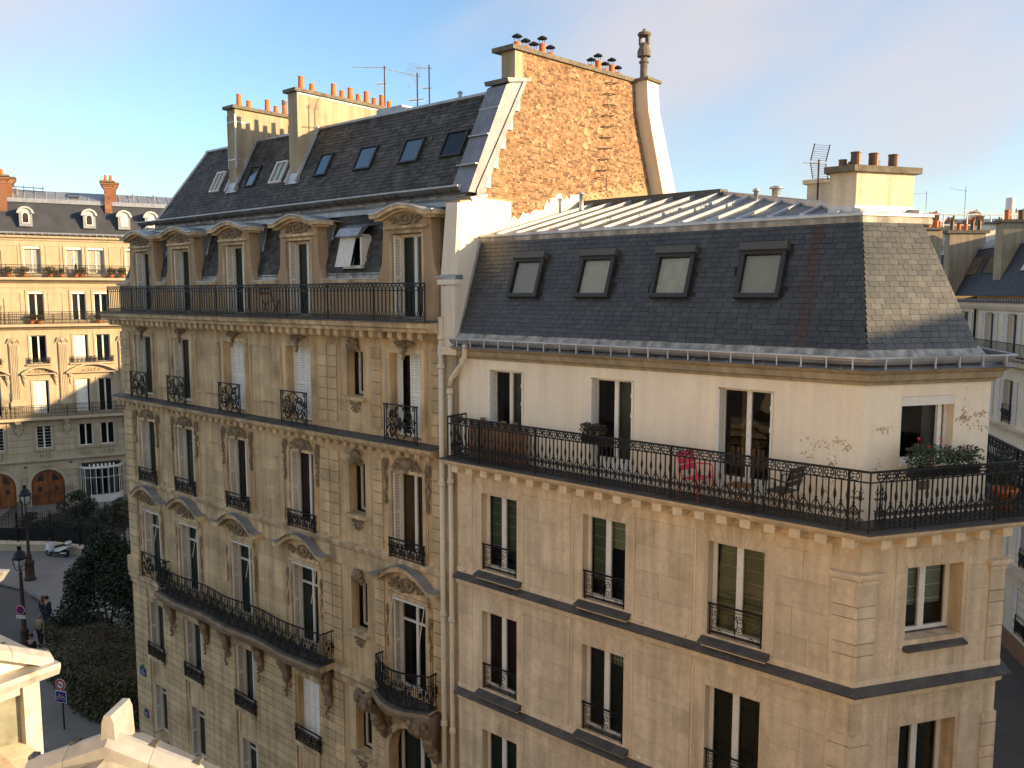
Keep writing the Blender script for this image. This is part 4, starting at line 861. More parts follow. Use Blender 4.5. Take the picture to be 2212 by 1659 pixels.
# windows of the stone storeys
cB = [[[(0, 1, 'drape_green', .28, 1)], [(0, .48, 'drape_green', .2, 1), (.52, 1, 'drape_light', .62, 1)], [(0, 1, 'drape_green', 0.02, 1)]], [['w'], [(0, 1, 'drape_lace', 0, 1), (.5, 1, 'drape_light', .8, 1.)], [(0, 1, 'drape_lace', 0, 1)]], [[(0, 1, 'drape_teal', 0, 1)]]*3, [[(0, 1, 'drape_grey', 0, 1)]]*3]
for r, (z0, z1) in enumerate(F1):
    for i, (a_, b_) in enumerate(wx):
        c = cB[r][i]; c = [(0, 1, 'drape_wine', 0, 1)] if c == ['w'] else c
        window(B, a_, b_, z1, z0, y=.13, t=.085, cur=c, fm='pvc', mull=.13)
        mb = MB(); mb.prism([(-.28, z1-.14), (-.27, z1-.1), (.14, z1+.02), (.14, z1-.1), (-.06, z1-.16)], 'x', a_-.1, b_+.16); B.put('sill_cover', mb, 'lead')
        B.blk('window_sill', 'trim_b', a_-.06, b_+.12, -.2, -.06, z1-.2, z1-.145)
        guard(B, a_+.03, b_-.01, z1+.03, z1+.62, -.05, 2)
    window(Bc, 1.0, 2.22, z1+.5, z0-.05, y=.25, t=.085, cur=[(0, 1, 'drape_light', .34, 1)] if r == 0 else [(0, 1, 'drape_lace', 0, 1)], fm='pvc', mull=.13)
    mb = MB(); mb.prism([(-.2, z1+.33), (-.19, z1+.37), (.26, z1+.52), (.26, z1+.4), (-.06, z1+.31)], 'x', .96, 2.28); Bc.put('sill_cover', mb, 'lead')
    mb = MB(); frame4(mb, 1.1, 2.1, z1-.1, z1+.26, .02, -.085, -.065); mb.ring(1.6, z1+.1, .1, .012, -.075, 4, 16); Bc.put('apron_panel', mb, 'trim_b')
    Bc.blk('vent_grille', 'dark_metal', 1.5, 1.72, -.08, -.068, z1-.2, z1-.1)
# top-storey windows with shutters
for i, (a_, b_, z0, z1) in enumerate(opsW):
    p = window(B, a_, b_, z0, z1, y=.2, t=.06, low=.3, fm='shutter_b', cur=[(.5, 1, 'drape_grey', 0, 1)] if i < 2 else [(.3, .5, 'drape_brown', .3, 1)], mull=.09)
    for xx, s_ in ((a_+.004, 1), (b_-.044, -1)):
        mb = MB(); mb.box(xx, xx+.04, -.02, .17, z0+.02, z1-.03); k = 0
        sub('shutter', p, mb, 'shutter_b'); mb = MB()
        for q in range(14): mb.box(xx-.004, xx+.044, .05, .1, z1-.25-q*.05, z1-.232-q*.05)
        for zz in (z0+.35, z1-.35, z1-.75): mb.box(xx-.008, xx+.05, -.035, -.018, zz, zz+.08)
        sub('shutter_hinge', p, mb, 'white')
p = window(Bc, .76, 1.87, 15.12, 16.26, y=.16, t=.06, halves=1, cur=[(.62, 1, 'drape_grey', 0, 1)], fm='pvc'); sub('shutter_box', p, MB().box(.765, 1.865, .0, .15, 16.1, 16.255), 'white'); subblk('sash', p, 'pvc', 1.62, 1.7, .1, .16, 15.13, 16.1); subblk('window_sill', p, 'pvc', .78, 1.85, -.03, .15, 15.04, 15.115)
Bc.blk('vent_grille', 'pot_stone', 1.2, 1.42, -.012, -.002, 14.62, 14.78)
# peeling render
fl_ = random.Random(5)
def flakes(C, spots, m='flake'):
    for x, z, w_, h, n_ in spots:
        mb = MB()
        for k in range(n_*2):
            cx, cz = x+fl_.gauss(0, w_), z+fl_.gauss(0, h); r = fl_.uniform(.005, .022)
            mb.add([(cx+r*math.cos(q)*fl_.uniform(.5, 1.6), -.003, cz+r*math.sin(q)*fl_.uniform(.5, 1.6)) for q in np.linspace(0, 5.5, 7)], [tuple(range(7))])
        C.put('peeling_patch', mb, m)
flakes(B, [(-.52, 14.98, .06, .16, 34), (-.75, 15.42, .16, .05, 14), (-.42, 15.5, .05, .03, 9), (-.25, 15.4, .05, .04, 8), (-.95, 15.2, .12, .06, 8), (-.55, 14.5, .06, .1, 10)])
flakes(Bc, [(.42, 15.72, .1, .03, 12), (2.08, 15.98, .06, .1, 12), (2.1, 15.82, .08, .035, 26), (2.45, 15.9, .1, .04, 18), (2.42, 15.68, .12, .04, 14), (.3, 15.1, .05, .05, 6)])
# ashlar blocks, pilaster strips, panel lines on the stone storeys
for r, (z0, z1) in enumerate(F1[:3]):
    top = z0+.34 if r == 0 else z0+.42
    lo = z1-.12
    for a_, b_ in ((-7.32, -6.02), (-4.36, -3.06)):
        ashlar(B, 'block_b', a_, b_, lo, top-.18, .5, .8, y=-.082)
        for xx in (a_-.06, b_+.035): B.blk('pilaster_line', 'trim_b', xx, xx+.025, -.086, -.06, lo, top-.1)
        B.blk('panel_band', 'block_b', a_-.02, b_+.02, -.088, -.06, top-.16, top+.06)
    ashlar(B, 'block_b', -9.42, -8.95, lo, top-.18, .5, .8, y=-.082); ashlar(B, 'block_b', -1.4, -.42, lo, top-.18, .5, .7, y=-.082)
    B.blk('panel_band', 'block_b', -1.42, -.4, -.088, -.06, top-.16, top+.06); B.blk('panel_band', 'block_b', -9.42, -8.93, -.088, -.06, top-.16, top+.06)
    for i, (a_, b_) in enumerate(wx):              # voussoirs over the window
        xc = (a_+b_)/2
        for k in range(7):
            t0, t1 = -1+k*2/7, -1+(k+1)*2/7; h0 = z0+.012
            if r > 0 and k == 3: continue
            B.put('voussoir', MB().prism([(xc+t0*.56+.003, h0), (xc+t1*.56-.003, h0), (xc+t1*.8-.003, z0+.36), (xc+t0*.8+.003, z0+.36)], 'y', -.08, -.06), 'block_b')
        if r > 0: B.put('keystone', MB().add([(xc-.09, -.07, z0+.02), (xc+.09, -.07, z0+.02), (xc+.14, -.07, z0+.42), (xc-.14, -.07, z0+.42), (xc-.05, -.12, z0+.06), (xc+.05, -.12, z0+.06), (xc+.02, -.17, z0+.36), (xc-.02, -.17, z0+.36)], [(4, 5, 6, 7), (0, 1, 5, 4), (1, 2, 6, 5), (2, 3, 7, 6), (3, 0, 4, 7)]), 'block_b')
    ashlar(Bc, 'block_b', .74, .96, lo+.05, top, .5, .5, y=-.082); ashlar(Bc, 'block_b', 2.3, 2.74, lo+.05, top, .5, .6, y=-.082)
    for k in range(7):
        t0, t1 = -1+k*2/7, -1+(k+1)*2/7; Bc.put('voussoir', MB().prism([(1.61+t0*.62+.003, z0-.035), (1.61+t1*.62-.003, z0-.035), (1.61+t1*.85-.003, z0+.3), (1.61+t0*.85+.003, z0+.3)], 'y', -.08, -.06), 'block_b')
    # quoin blocks on the corner, alternating tall and short courses
    zq = z1-.1; hs = (.45, .215)
    for k in range(7):
        h = hs[k % 2]
        if zq+h > z0-.02: h = z0-.02-zq
        if h < .1: break
        B.blk('quoin_stone', 'block_b', -.36, .085, -.105, -.06, zq+.008, zq+h-.01); Bc.blk('quoin_stone', 'block_b', -.085, .34, -.105, -.06, zq+.008, zq+h-.01); Bc.blk('quoin_stone', 'block_b', 2.8, CS+.03, -.105, -.06, zq+.008, zq+h-.01); zq += h
    if r == 0:
        for C_, a_, b_ in ((B, -.42, .12), (Bc, -.12, .42), (Bc, 2.74, CS+.08)):
            for q, (zz, o) in enumerate(((13.24, .2), (13.18, .15), (13.1, .12))): C_.blk('pilaster_cap', 'trim_b', a_+.02*q, b_-.02*q*(1 if C_ is Bc else 0), -o, -.06, zz-.03, zz+.03)
# ledges with lead covers between storeys, balcony slab, cornice, gutter
for z in (11.22, 8.26, 5.3):
    B.put('ledge', sweep(MB(), [(.07, z-.26), (.12, z-.26), (.14, z-.16), (.2, z-.08), (.07, z-.06)], CS), 'trim_b')
    B.put('ledge_cover', sweep(MB(), [(.065, z-.05), (.26, z-.1), (.27, z-.075), (.065, z+.03)], CS), 'lead')
    B.put('plinth_band', sweep(MB(), [(.06, z+.02), (.095, z+.02), (.095, z+.14), (.06, z+.14)], CS), 'trim_b')
    for k, x in enumerate((-9.2, -7.2, -6.3, -4.2, -3.2, -1.1)):
        mb = MB(); mb.blob((x, -.1, z+.1), .055, .03, .055, 8, 5); B.put('stone_boss', mb, 'trim_b', True)
B.put('balcony_slab', sweep(MB(), [(.06, 13.76), (.14, 13.76), (.16, 13.86), (.56, 13.98), (.6, 14.02), (.66, 14.05), (.69, 14.1), (.69, 14.118), (.0, 14.13)], CS), 'trim_b')
B.put('balcony_floor', sweep(MB(), [(-.01, 14.132), (.73, 14.122), (.73, 14.145), (-.01, 14.16)], CS), 'lead')
for k in range(21): x = -9.2+k*.455; B.blk('modillion', 'trim_b', x, x+.2, -.52, -.1, 13.815, 13.972)
for k in range(6): x = .02+k*.51; Bc.blk('modillion', 'trim_b', x, x+.2, -.52, -.1, 13.815, 13.972)
B.put('cornice', sweep(MB(), [(-.02, 16.47), (.05, 16.48), (.07, 16.53), (.14, 16.56), (.16, 16.66), (.22, 16.7), (.24, 16.735), (-.02, 16.74)]), 'plaster_c')
cc = B.put('cornice_cover', sweep(MB(), [(-.02, 16.745), (.3, 16.738), (.32, 16.75), (-.02, 16.86)]), 'zinc')
for k in range(14): x = -9.2+k*.68; sub('cover_seam', cc, MB().tube([(x, .02, 16.87), (x+.03, -.31, 16.765)], .012, 4), 'zinc_l')
gp = [(.2+.11*math.cos(math.pi*(1+i/7)), 16.95+.13*math.sin(math.pi*(1+i/7))) for i in range(8)]
gB = B.put('gutter', sweep(MB(), gp, closed=False), 'zinc'); sub('gutter_bead', gB, MB().tube([(p.x, p.y, 16.95) for p in plan(.315)], .022, 6), 'zinc_l'); 
for k in range(22):
    x = -9.2+k*.432; subblk('gutter_bracket', gB, 'zinc_l', x, x+.022, -.33, -.3, 16.76, 16.95)
for k in range(6): link('gutter_bracket', ubox('zinc_l'), gB, Bc.M @ TRS((.1+k*.5, -.33, 16.76), scale=(.022, .03, .19)))
# B's mansard: front and chamfer slates
slB = ((.0, 17.07), (.78, 19.27))
PBs = slates(B, slB, 23, .195, lambda t: (-9.4, -.546*.78*t), 'slate_b', None, lambda a_, b_, z: any(x0-.02 < (a_+b_)/2 < x1+.02 and 17.92 < z < 18.9 for x0, x1 in ((-8.1, -7.22), (-6.2, -5.32), (-4.32, -3.46), (-2.5, -1.62))))
PCs = slates(Bc, slB, 23, .195, lambda t: (.546*.78*t, 2.3-.6*t), 'slate_b', None)
camB = Matrix.Rotation(-rad(90-AZ), 4, 'Z') @ (Vector((0, 0, 18))-Vector(BO))
nC = len(PCs); emit(Bc, PCs, 'slate_b', 'slate', nC, None, 'slate_field'); emit(B, PBs, 'slate_b', 'slate', max(0, 300-nC), camB, 'slate_field')
mb = MB(); mb.quad((-9.4, .012, 17.03), (0, .012, 17.03), (-.43, .8, 19.29), (-9.4, .8, 19.29)); B.put('roof_deck', mb, 'deck')
mb = MB(); mb.quad((0, .012, 17.03), (2.32, .012, 17.03), (1.7, .8, 19.29), (.43, .8, 19.29)); Bc.put('roof_deck', mb, 'deck')
mb = MB(); p0 = Vector((2.3, .0, 17.0)); mb.quad((2.32, .012, 17.03), (2.32-.1, 3.5, 17.03), (1.3, 3.5, 19.29), (1.7, .8, 19.29)); Bc.put('roof_deck', mb, 'slate_b')
B.put('eave_flashing', sweep(MB(), [(.0, 16.9), (.1, 16.93), (.09, 16.96), (-.02, 17.1), (-.03, 17.06)], 2.35), 'zinc_stain')
B.put('break_flashing', sweep(MB(), [(-.78, 19.22), (-.76, 19.24), (-.75, 19.3), (-.82, 19.42), (-.9, 19.42), (-.9, 19.22)], 2.35), 'zinc_stain')
B.put('break_roll', sweep(MB(), [(-.78, 19.34), (-.74, 19.36), (-.74, 19.4), (-.8, 19.43), (-.88, 19.42)], 2.35), 'zinc_l')
mb = MB(); mb.prism([(-.03, 16.98), (.03, 16.98), (.86, 19.35), (.76, 19.35)], 'x', -9.47, -9.38); B.put('verge_flashing', mb, 'zinc')
for i, (x0, x1) in enumerate(((-8.12, -7.24), (-6.22, -5.34), (-4.34, -3.48), (-2.52, -1.64))):
    skylight(B, x0, x1, 0, 17.9, 18.78, slB, 'velux', 'glass', 'blind' if i in (0, 3) else 'drape_white', hood=.13, proud=.12, bw=.085)
# zinc top with batten seams
Rg = [Vector((-9.42, 5.0, 20.45)), Vector((-5.2, 5.0, 20.45))]
P1 = Vector((-.44, .82, 19.4)); q2 = dC*1.68+Vector((-dC.y, dC.x))*.8; P2 = Vector((q2.x, q2.y, 19.4)); q3 = P2.xy+dD*7.0; P3 = Vector((q3.x, q3.y, 19.4)); P0 = Vector((-9.42, .82, 19.4))
mb = MB(); mb.quad(P0, P1, Rg[1], Rg[0]); mb.add([P1, P2, Rg[1]], [(0, 1, 2)]); mb.add([P2, P3, Rg[1]], [(0, 1, 2)]); mb.quad(Rg[0], Rg[1], P3, (-9.42, 9, 19.4)); zr = B.put('zinc_roof', mb, 'zinc_sheet')
def batten(p, q, parent=zr, r=.045): sub('batten_roll', parent, MB().tube([p, q], r, 4), 'zinc_l'); 
for k in range(14):
    x = -8.95+k*.62; t = 1.
    if x > -5.2: t = (-.44-x)/(-.44+5.2)
    if t < .05: continue
    p = Vector((x, .86, 19.43)); q = Vector((x, .82+(5.0-.82)*t*.985, 19.42+1.05*t)); batten(p, q); sub('batten_stop', zr, MB().lathe([(.06, 0), (.05, .06), (.0, .07)], (x, .82, 19.4), 8), 'zinc_l', True)
batten(P1+Vector((0, 0, .03)), Rg[1]+Vector((0, 0, .03)), r=.06); batten(P2+Vector((0, 0, .03)), Rg[1]+Vector((0, 0, .03)), r=.06); batten(P3+Vector((0, 0, .05)), Rg[1]+Vector((0, 0, .03)), r=.06)
for k in range(1, 6):
    t = k/6; p = P2.lerp(P3, t); q = p.lerp(Rg[1], .9*(1-abs(t-.5)*.4)); batten(p+Vector((0, 0, .03)), q+Vector((0, 0, .03)))
sub('ridge_box', zr, MB().prism([(4.75, 20.35), (5.25, 20.35), (5.2, 20.58), (4.8, 20.56)], 'x', -9.42, -5.15), 'lead')
# vents
for (x, y, z, r, h, m_) in ((-3.4, 3.0, 19.6, .05, .6, 'zinc_l'), (-3.9, 5.2, 20.1, .1, .4, 'alu'), (-8.9, 4.2, 20.2, .06, .45, 'zinc_l')): B.put('roof_vent', MB().lathe([(r*1.6, 0), (r, .08), (r, h), (r*1.7, h), (r*1.5, h+.04), (.01, h+.07)], (x, y, z), 10), m_, True)
# corner chimney with metal pots
c0 = Vector((-1.09, .98)); c1 = Vector((-.62, .98)); c2 = c1+dC*1.24; c3 = c2+Vector((-dC.y, dC.x))*.6; fp = [c0, c1, c2, c3, Vector((-1.09, 1.9))]
ch = B.put('chimney_stack', MB().prism([tuple(p) for p in fp], 'z', 19.3, 20.14), 'render_b')
cen = sum(fp, Vector((0, 0)))/5
sub('stack_cap', ch, MB().prism([tuple(p+(p-cen).normalized()*.13) for p in fp], 'z', 20.14, 20.25), 'pot_stone'); sub('stack_flashing', ch, MB().prism([tuple(p+(p-cen).normalized()*.02) for p in fp], 'z', 19.35, 19.56), 'zinc_l')
pm = pot_mesh(.26, .088, 'pot_brown', .98); pm2 = pot_mesh(.2, .06, 'pot_brown', .98)
for t, o in ((.1, .2), (.42, .22), (.78, .24)): q = c1+dC*1.24*t+Vector((-dC.y, dC.x))*o; link('chimney_pot', pm, ch, TRS((q.x, q.y, 20.25)))
for q in ((-.95, 1.2), (-.9, 1.55), (-1.0, 1.75), (-.55, 1.75)): link('chimney_pot', pm2, ch, TRS((*q, 20.25), scale=(1.2, 1.2, .75)))
ch2 = B.put('chimney_stack', MB().box(-2.68, -1.7, 4.0, 4.6, 19.3, 20.38), 'render_b'); subblk('stack_cap', ch2, 'trim_b', -2.76, -1.62, 3.92, 4.68, 20.38, 20.47); link('chimney_pot', pm, ch2, TRS((-2.1, 4.3, 20.47))); link('chimney_pot', pm2, ch2, TRS((-1.85, 4.2, 20.47)))
# balcony railing of repeated cast units
YB = .63; u = .2055
uu = MB(); uu.tube([(0, 0, .06), (0, 0, .83)], .0145, 4); uu.box(-.028, .028, -.012, .012, .4, .43); uu.lathe([(.012, .43), (.026, .47), (.012, .5)], n=6)
for s_ in (-1, 1):
    uu.tube([(0, 0, .45), (s_*.05, 0, .37), (s_*.1, 0, .3)], .011, 4); uu.spiral(s_*.045, .29, .042, 1.5, 0 if s_ > 0 else math.pi, .2, .0105, 0, 4, 14, s_); uu.tube([(s_*.088, 0, .29), (s_*.085, 0, .24), (s_*.05, 0, .18), (s_*.0, 0, .12)], .0105, 4); uu.tube([(s_*.0, 0, .07), (s_*.05, 0, .1), (s_*.1, 0, .17)], .01, 4)
    for q in (-1, 1): uu.spiral(s_*.028, .92+q*.024, .021, 1.1, math.pi/2*(1-s_), .3, .009, 0, 4, 9, q*s_)
uu.ring(0, .92, .078, .011, 0, 4, 14); uu.tube([(u/2, 0, .06), (u/2, 0, 1.0)], .0115, 4); uu.lathe([(.009, .48), (.024, .54), (.028, .58), (.012, .68), (.009, .7)], (u/2, 0, 0), 6)
uum = uu.mesh('baluster', 'iron')
def railing(path, z, name='balcony_railing'):
    mb = MB()
    for h, r in ((1.0, .026), (.83, .016), (.055, .016)): mb.tube([(p[0], p[1], z+h) for p in path], r, 4)
    for p in path: mb.tube([(p[0], p[1], z), (p[0], p[1], z+1.0)], .017, 4)
    part = B.put(name, mb, 'iron')
    for i in range(len(path)-1):
        p, q = Vector(path[i]), Vector(path[i+1]); d = q-p; n_ = int((d.length-.2)/u); an = math.atan2(d.y, d.x); off = (d.length-n_*u)/2
        for k in range(n_):
            c = p+d.normalized()*(off+(k+.5)*u); link('baluster', uum, part, TRS((c.x, c.y, z), (0, 0, an)))
            if k % 8 == 3: c2_ = p+d.normalized()*(off+(k+1)*u); link('rail_post', ubox('iron'), part, TRS((c2_.x, c2_.y, z-.01), (0, 0, an), (.03, .03, 1.01)))
        if i in (1, 2):
            pass
    return part
rp = plan(YB, 2.78, -9.2, 7); railing([(-9.2, 0)]+[tuple(p) for p in rp], 14.15)
for s_, C_, x in ((-1, B, .1), (1, Bc, -.1), (1, Bc, -.2), (-1, B, .2)):
    k = MB(); k.tube([(0, 0, .1), (0, 0, .72)], .009, 4); k.lathe([(.006, .66), (.018, .7), (.004, .8)], n=6)
    for q in (-1, 1):
        for zz in (.55, .35, .2): k.spiral(q*.03, zz, .028, 1.2, 0 if q > 0 else math.pi, .25, .007, 0, 4, 9, q)
        k.tube([(0, 0, .6), (q*.04, 0, .68)], .007, 4); k.tube([(q*.04, 0, .05), (0, 0, .18)], .007, 4)
    C_.put('spear_ornament', k, 'iron', M=TRS((x, -YB, 14.15)))
# rainwater pipe with swan neck
pb = pipe(B, -9.6, -.14, .2, 15.72, .062, (1.2, 4.2, 7.0, 9.9, 13.4, 15.6))
nk = [(-9.0, -.25, 16.82), (-9.02, -.22, 16.62), (-9.1, -.18, 16.45), (-9.22, -.16, 16.33), (-9.42, -.15, 16.1), (-9.55, -.14, 15.98), (-9.6, -.14, 15.8)]
sub('swan_neck', pb, MB().tube(nk, [.065, .06, .072, .06, .072, .06, .065], 10), 'pipe', True)
B.blk('corner_pier', 'plaster_c', -9.78, -9.44, -.08, .1, 14.15, 16.6)
rust_streak(MATS['slate_b'], BO[0], BO[1], (math.sin(rad(AZ)), math.cos(rad(AZ)), 0), 17.05, 19.3, -1.14, -1.17, .17)

# ------------------------------------------------------------------ building L: sunlit limestone house at the end of the street
LO = (-42.646, 68.0, 0.0); LZ = 62
L_ = thing('townhouse', 'sunlit limestone house with rounded zinc dormers, balconies and wooden carriage doors', 'building', LO, LZ)
L = Ctx(L_)
XL0, XL1 = -7, 17
bays = [(-5.0, -3.8), (-.52, .66), (2.97, 4.13), (6.16, 7.24), (7.84, 8.94), (11.4, 12.5), (13.4, 14.5)]
bay5 = [(-5.0, -3.75), (-.6, .66), (2.84, 4.1), (5.9, 7.14), (7.56, 8.84), (10.5, 11.75), (13.4, 14.6)]
rows = [(19.7, 21.9), (15.75, 18.2), (12.2, 14.55), (7.9, 10.78), (5.0, 6.93)]
opsL = []
for r, (z0, z1) in enumerate(rows): opsL += [(a_, b_, z0, z1) for a_, b_ in (bay5 if r == 0 else bays)]
opsL += [(2.4, 4.9, .0, 3.2), (-1.2, 1.3, .0, 3.4)]
mb = MB(); wallgrid(mb, XL0, XL1, 0, 22.8, opsL, 0, .3); mb.box(XL0, XL1, 1.3, 11, 0, 23); mb.quad((XL1, 0, 0), (XL1, 1.3, 0), (XL1, 1.3, 23), (XL1, 0, 23)); L.put('wall', mb, 'stone_l')
for r, (z0, z1) in enumerate(rows):
    for i, (a_, b_) in enumerate(bay5 if r == 0 else bays):
        kw = {}
        if r == 0: kw = dict(gm='pane_curtain')
        elif r == 1: kw = dict(cur=[(0, .4, 'drape_teal', 0, 1)] if i == 2 else [(0, 1, 'drape_grey', 0, 1)])
        elif r == 2 and i == 3 or r == 3 and i in (2, 3): kw = dict(closed=('shutter', [(0, .2), (.2, .4), (.4, .6), (.6, .8)]))
        elif r == 2 and i == 4: kw = dict(cur='drape_grey')
        elif r == 4 and i in (1, 2): kw = dict(bars=7)
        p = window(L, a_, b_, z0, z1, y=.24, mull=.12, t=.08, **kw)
        if r < 2: sub('shutter_box', p, MB().box(a_-.02, b_+.02, .02, .22, z1-.2, z1-.01), 'white')
        mb = MB(); mb.box(a_-.16, a_-.01, -.05, .01, z0, z1+.14); mb.box(b_+.01, b_+.16, -.05, .01, z0, z1+.14); mb.box(a_-.01, b_+.01, -.05, .01, z1+.01, z1+.14); L.put('window_surround', mb, 'block_l')
for i, (a_, b_) in enumerate(bays):                     # guards, pediments, sill balusters
    guard(L, a_-.25, b_+.25, 12.2, 12.72, -.15, 1); L.blk('window_sill', 'block_l', a_-.35, b_+.35, -.2, .02, 12.06, 12.18)
    mb = MB()
    for q in range(5): mb.lathe([(.06, 0), (.04, .1), (.09, .25), (.04, .55), (.06, .62)], (a_+.12+q*(b_-a_-.24)/4, -.05, 4.22), 8)
    L.put('sill_balustrade', mb, 'block_l'); L.blk('window_sill', 'block_l', a_-.2, b_+.2, -.16, .02, 4.86, 4.99)
for xc, hw, zt in ((3.55, 1.35, 12.0), (.05, 1.35, 12.0), (7.5, 2.0, 12.15), (-4.4, 1.35, 12.0)):
    mb = MB(); n_ = 12
    for q in range(n_):
        t0, t1 = -1+2*q/n_, -1+2*(q+1)/n_; za_, zb_ = 11.45+(zt-11.45)*(1-t0*t0), 11.45+(zt-11.45)*(1-t1*t1)
        mb.prism([(xc+t0*hw, za_-.14), (xc+t1*hw, zb_-.14), (xc+t1*hw, zb_), (xc+t0*hw, za_)], 'y', -.42, .01)
    mb.box(xc-hw, xc+hw, -.34, .01, 11.32, 11.42); L.put('window_pediment', mb, 'block_l'); orn(L, 'festoon', xc, -.05, 11.58, 1.1, .45, 3, m='block_l')
    for s_ in (-1, 1): orn(L, 'console', xc+s_*hw*.85, 0, 10.9, .6, .75, 2, 'corbel', m='block_l', wy=.3)
for x0, x1 in ((1.42, 2.14), (5.0, 5.64), (-2.2, -1.5), (9.6, 10.3)):
    for r in range(3): pass
    mb = MB(); mb.box(x0, x1, -.12, .01, 9.1, 13.95); mb.box(x0-.1, x1+.1, -.18, .01, 8.5, 9.1); L.put('pilaster', mb, 'block_l')
    for q in range(5): L.blk('pilaster_flute', 'block_l', x0+.06+q*.125, x0+.12+q*.125, -.16, -.12, 9.3, 13.8)
    orn(L, 'cartouche', (x0+x1)/2, -.14, 14.2, .9, .6, 2, 'pilaster_capital', m='block_l')
    orn(L, 'console', (x0+x1)/2, 0, 6.9, 1.2, 1.2, 1, 'corbel', m='block_l', wy=.5)
for x0, x1 in ((4.45, 5.55), (9.2, 10.2), (1.0, 2.5), (-3.4, -1.0)):      # moulded panels between the upper windows
    for z0, z1 in ((19.8, 22.0), (15.9, 18.1)): mb = MB(); frame4(mb, x0, x1, z0, z1, .06, -.035, .01); L.put('panel_moulding', mb, 'block_l')
# rustic courses of the mezzanine and ground floor
for k in range(13):
    z = .35+k*.55
    for a_, b_ in ((-7, -5.3), (-3.5, -1.6), (1.75, 2.1), (5.0, 5.95), (9.3, 11.1)) if z < 3.6 else ((-3.5, -.8), (.9, 2.7), (4.35, 5.9), (7.42, 7.66), (9.2, 11.2)):
        if 3.6 < z < 4.4: continue
        L.blk('rusticated_stone', 'block_l', a_, b_, -.06, .012, z, z+.5)
def lband(name, m, prof, x0=XL0, x1=XL1): return band(L, name, m, prof, x0, x1)
lband('cornice', 'block_l', [(.01, 22.35), (-.08, 22.37), (-.12, 22.5), (-.35, 22.6), (-.38, 22.75), (.01, 22.78)])
lband('balcony_slab', 'block_l', [(.01, 18.85), (-.12, 18.9), (-.5, 19.12), (-.72, 19.15), (-.72, 19.34), (.01, 19.36)])
lband('balcony_slab', 'block_l', [(.01, 15.0), (-.12, 15.05), (-.5, 15.28), (-.72, 15.3), (-.72, 15.5), (.01, 15.52)])
lband('balcony_slab', 'block_l', [(.01, 7.3), (-.12, 7.35), (-.5, 7.5), (-.75, 7.52), (-.75, 7.74), (.01, 7.76)])
lband('string_course', 'block_l', [(.01, 3.85), (-.15, 3.88), (-.25, 4.0), (-.25, 4.1), (.01, 4.18)])
lband('dentil_band', 'block_l', [(.01, 18.5), (-.06, 18.5), (-.06, 18.75), (.01, 18.8)])
lu = MB()
for s_ in (-1, 1): lu.spiral(s_*.075, .6, .075, 1.3, 0 if s_ < 0 else math.pi, .25, .014, 0, 4, 10, s_); lu.spiral(s_*.075, .3, .08, 1.3, 0 if s_ < 0 else math.pi, .25, .014, 0, 4, 10, -s_)
lu.tube([(0, 0, .05), (0, 0, .98)], .015, 4); lu.tube([(.15, 0, .05), (.15, 0, .98)], .012, 4); lum = lu.mesh('baluster', 'iron')
for z, x1 in ((19.36, 11.5), (15.52, 11.5), (7.76, 11.5)):
    mb = MB()
    for h, r in ((1.0, .03), (.86, .014), (.06, .016)): mb.tube([(XL0, -.66, z+h), (x1, -.66, z+h)], r, 4)
    for k in range(10): mb.tube([(-6+k*1.9, -.66, z), (-6+k*1.9, -.66, z+1)], .028, 4)
    rl = L.put('balcony_railing', mb, 'iron')
    for k in range(int((x1-XL0)/.3)): link('baluster', lum, rl, TRS((XL0+.15+k*.3, -.66, z)))
    if z < 20:                                  # scrolled fan screens dividing the balconies
        for xx in (1.3, -3.0):
            k = MB(); k.tube([(xx, -.7, z), (xx, -.7, z+2.1)], .035, 4)
            for q in range(5): k.tube([(xx, -.66, z+.8), (xx, -.66+.14*q, z+1.95-.1*q)], .012, 4)
            for q in range(3):
                k0 = len(k.v); k.spiral(0, 0, .16, 1.4, 0, .2, .015, 0, 4, 10); k.v[k0:] = [(xx, -.35+p[0], z+.5+q*.45+p[2]) for p in k.v[k0:]]
            L.put('balcony_screen', k, 'iron')
# roof: slate, zinc, bull's-eye dormers, brick chimneys
mb = MB(); mb.quad((XL0, -.05, 22.95), (XL1, -.05, 22.95), (XL1, 1.15, 25.6), (XL0, 1.15, 25.6)); L.put('slate_roof', mb, 'slate_e')
mb = MB(); mb.prism([(1.0, 25.55), (1.1, 25.9), (3.2, 26.75), (9, 26.2), (9, 25.5)], 'x', XL0, XL1); zr = L.put('zinc_roof', mb, 'zinc')
for k in range(30): subblk('seam', zr, 'zinc_l', XL0+.5+k*.8, XL0+.54+k*.8, 1.05, 1.15, 25.6, 25.95); sub('batten_roll', zr, MB().tube([(XL0+.52+k*.8, 1.12, 25.93), (XL0+.52+k*.8, 3.2, 26.78)], .035, 4), 'zinc_l')
mb = MB(); mb.tube([(XL0, -.36, 22.95), (XL1, -.36, 22.95)], .1, 7); lg = L.put('gutter', mb, 'zinc')
for k in range(44): subblk('gutter_bracket', lg, 'zinc_l', XL0+.3+k*.5, XL0+.33+k*.5, -.47, -.45, 22.72, 22.98)
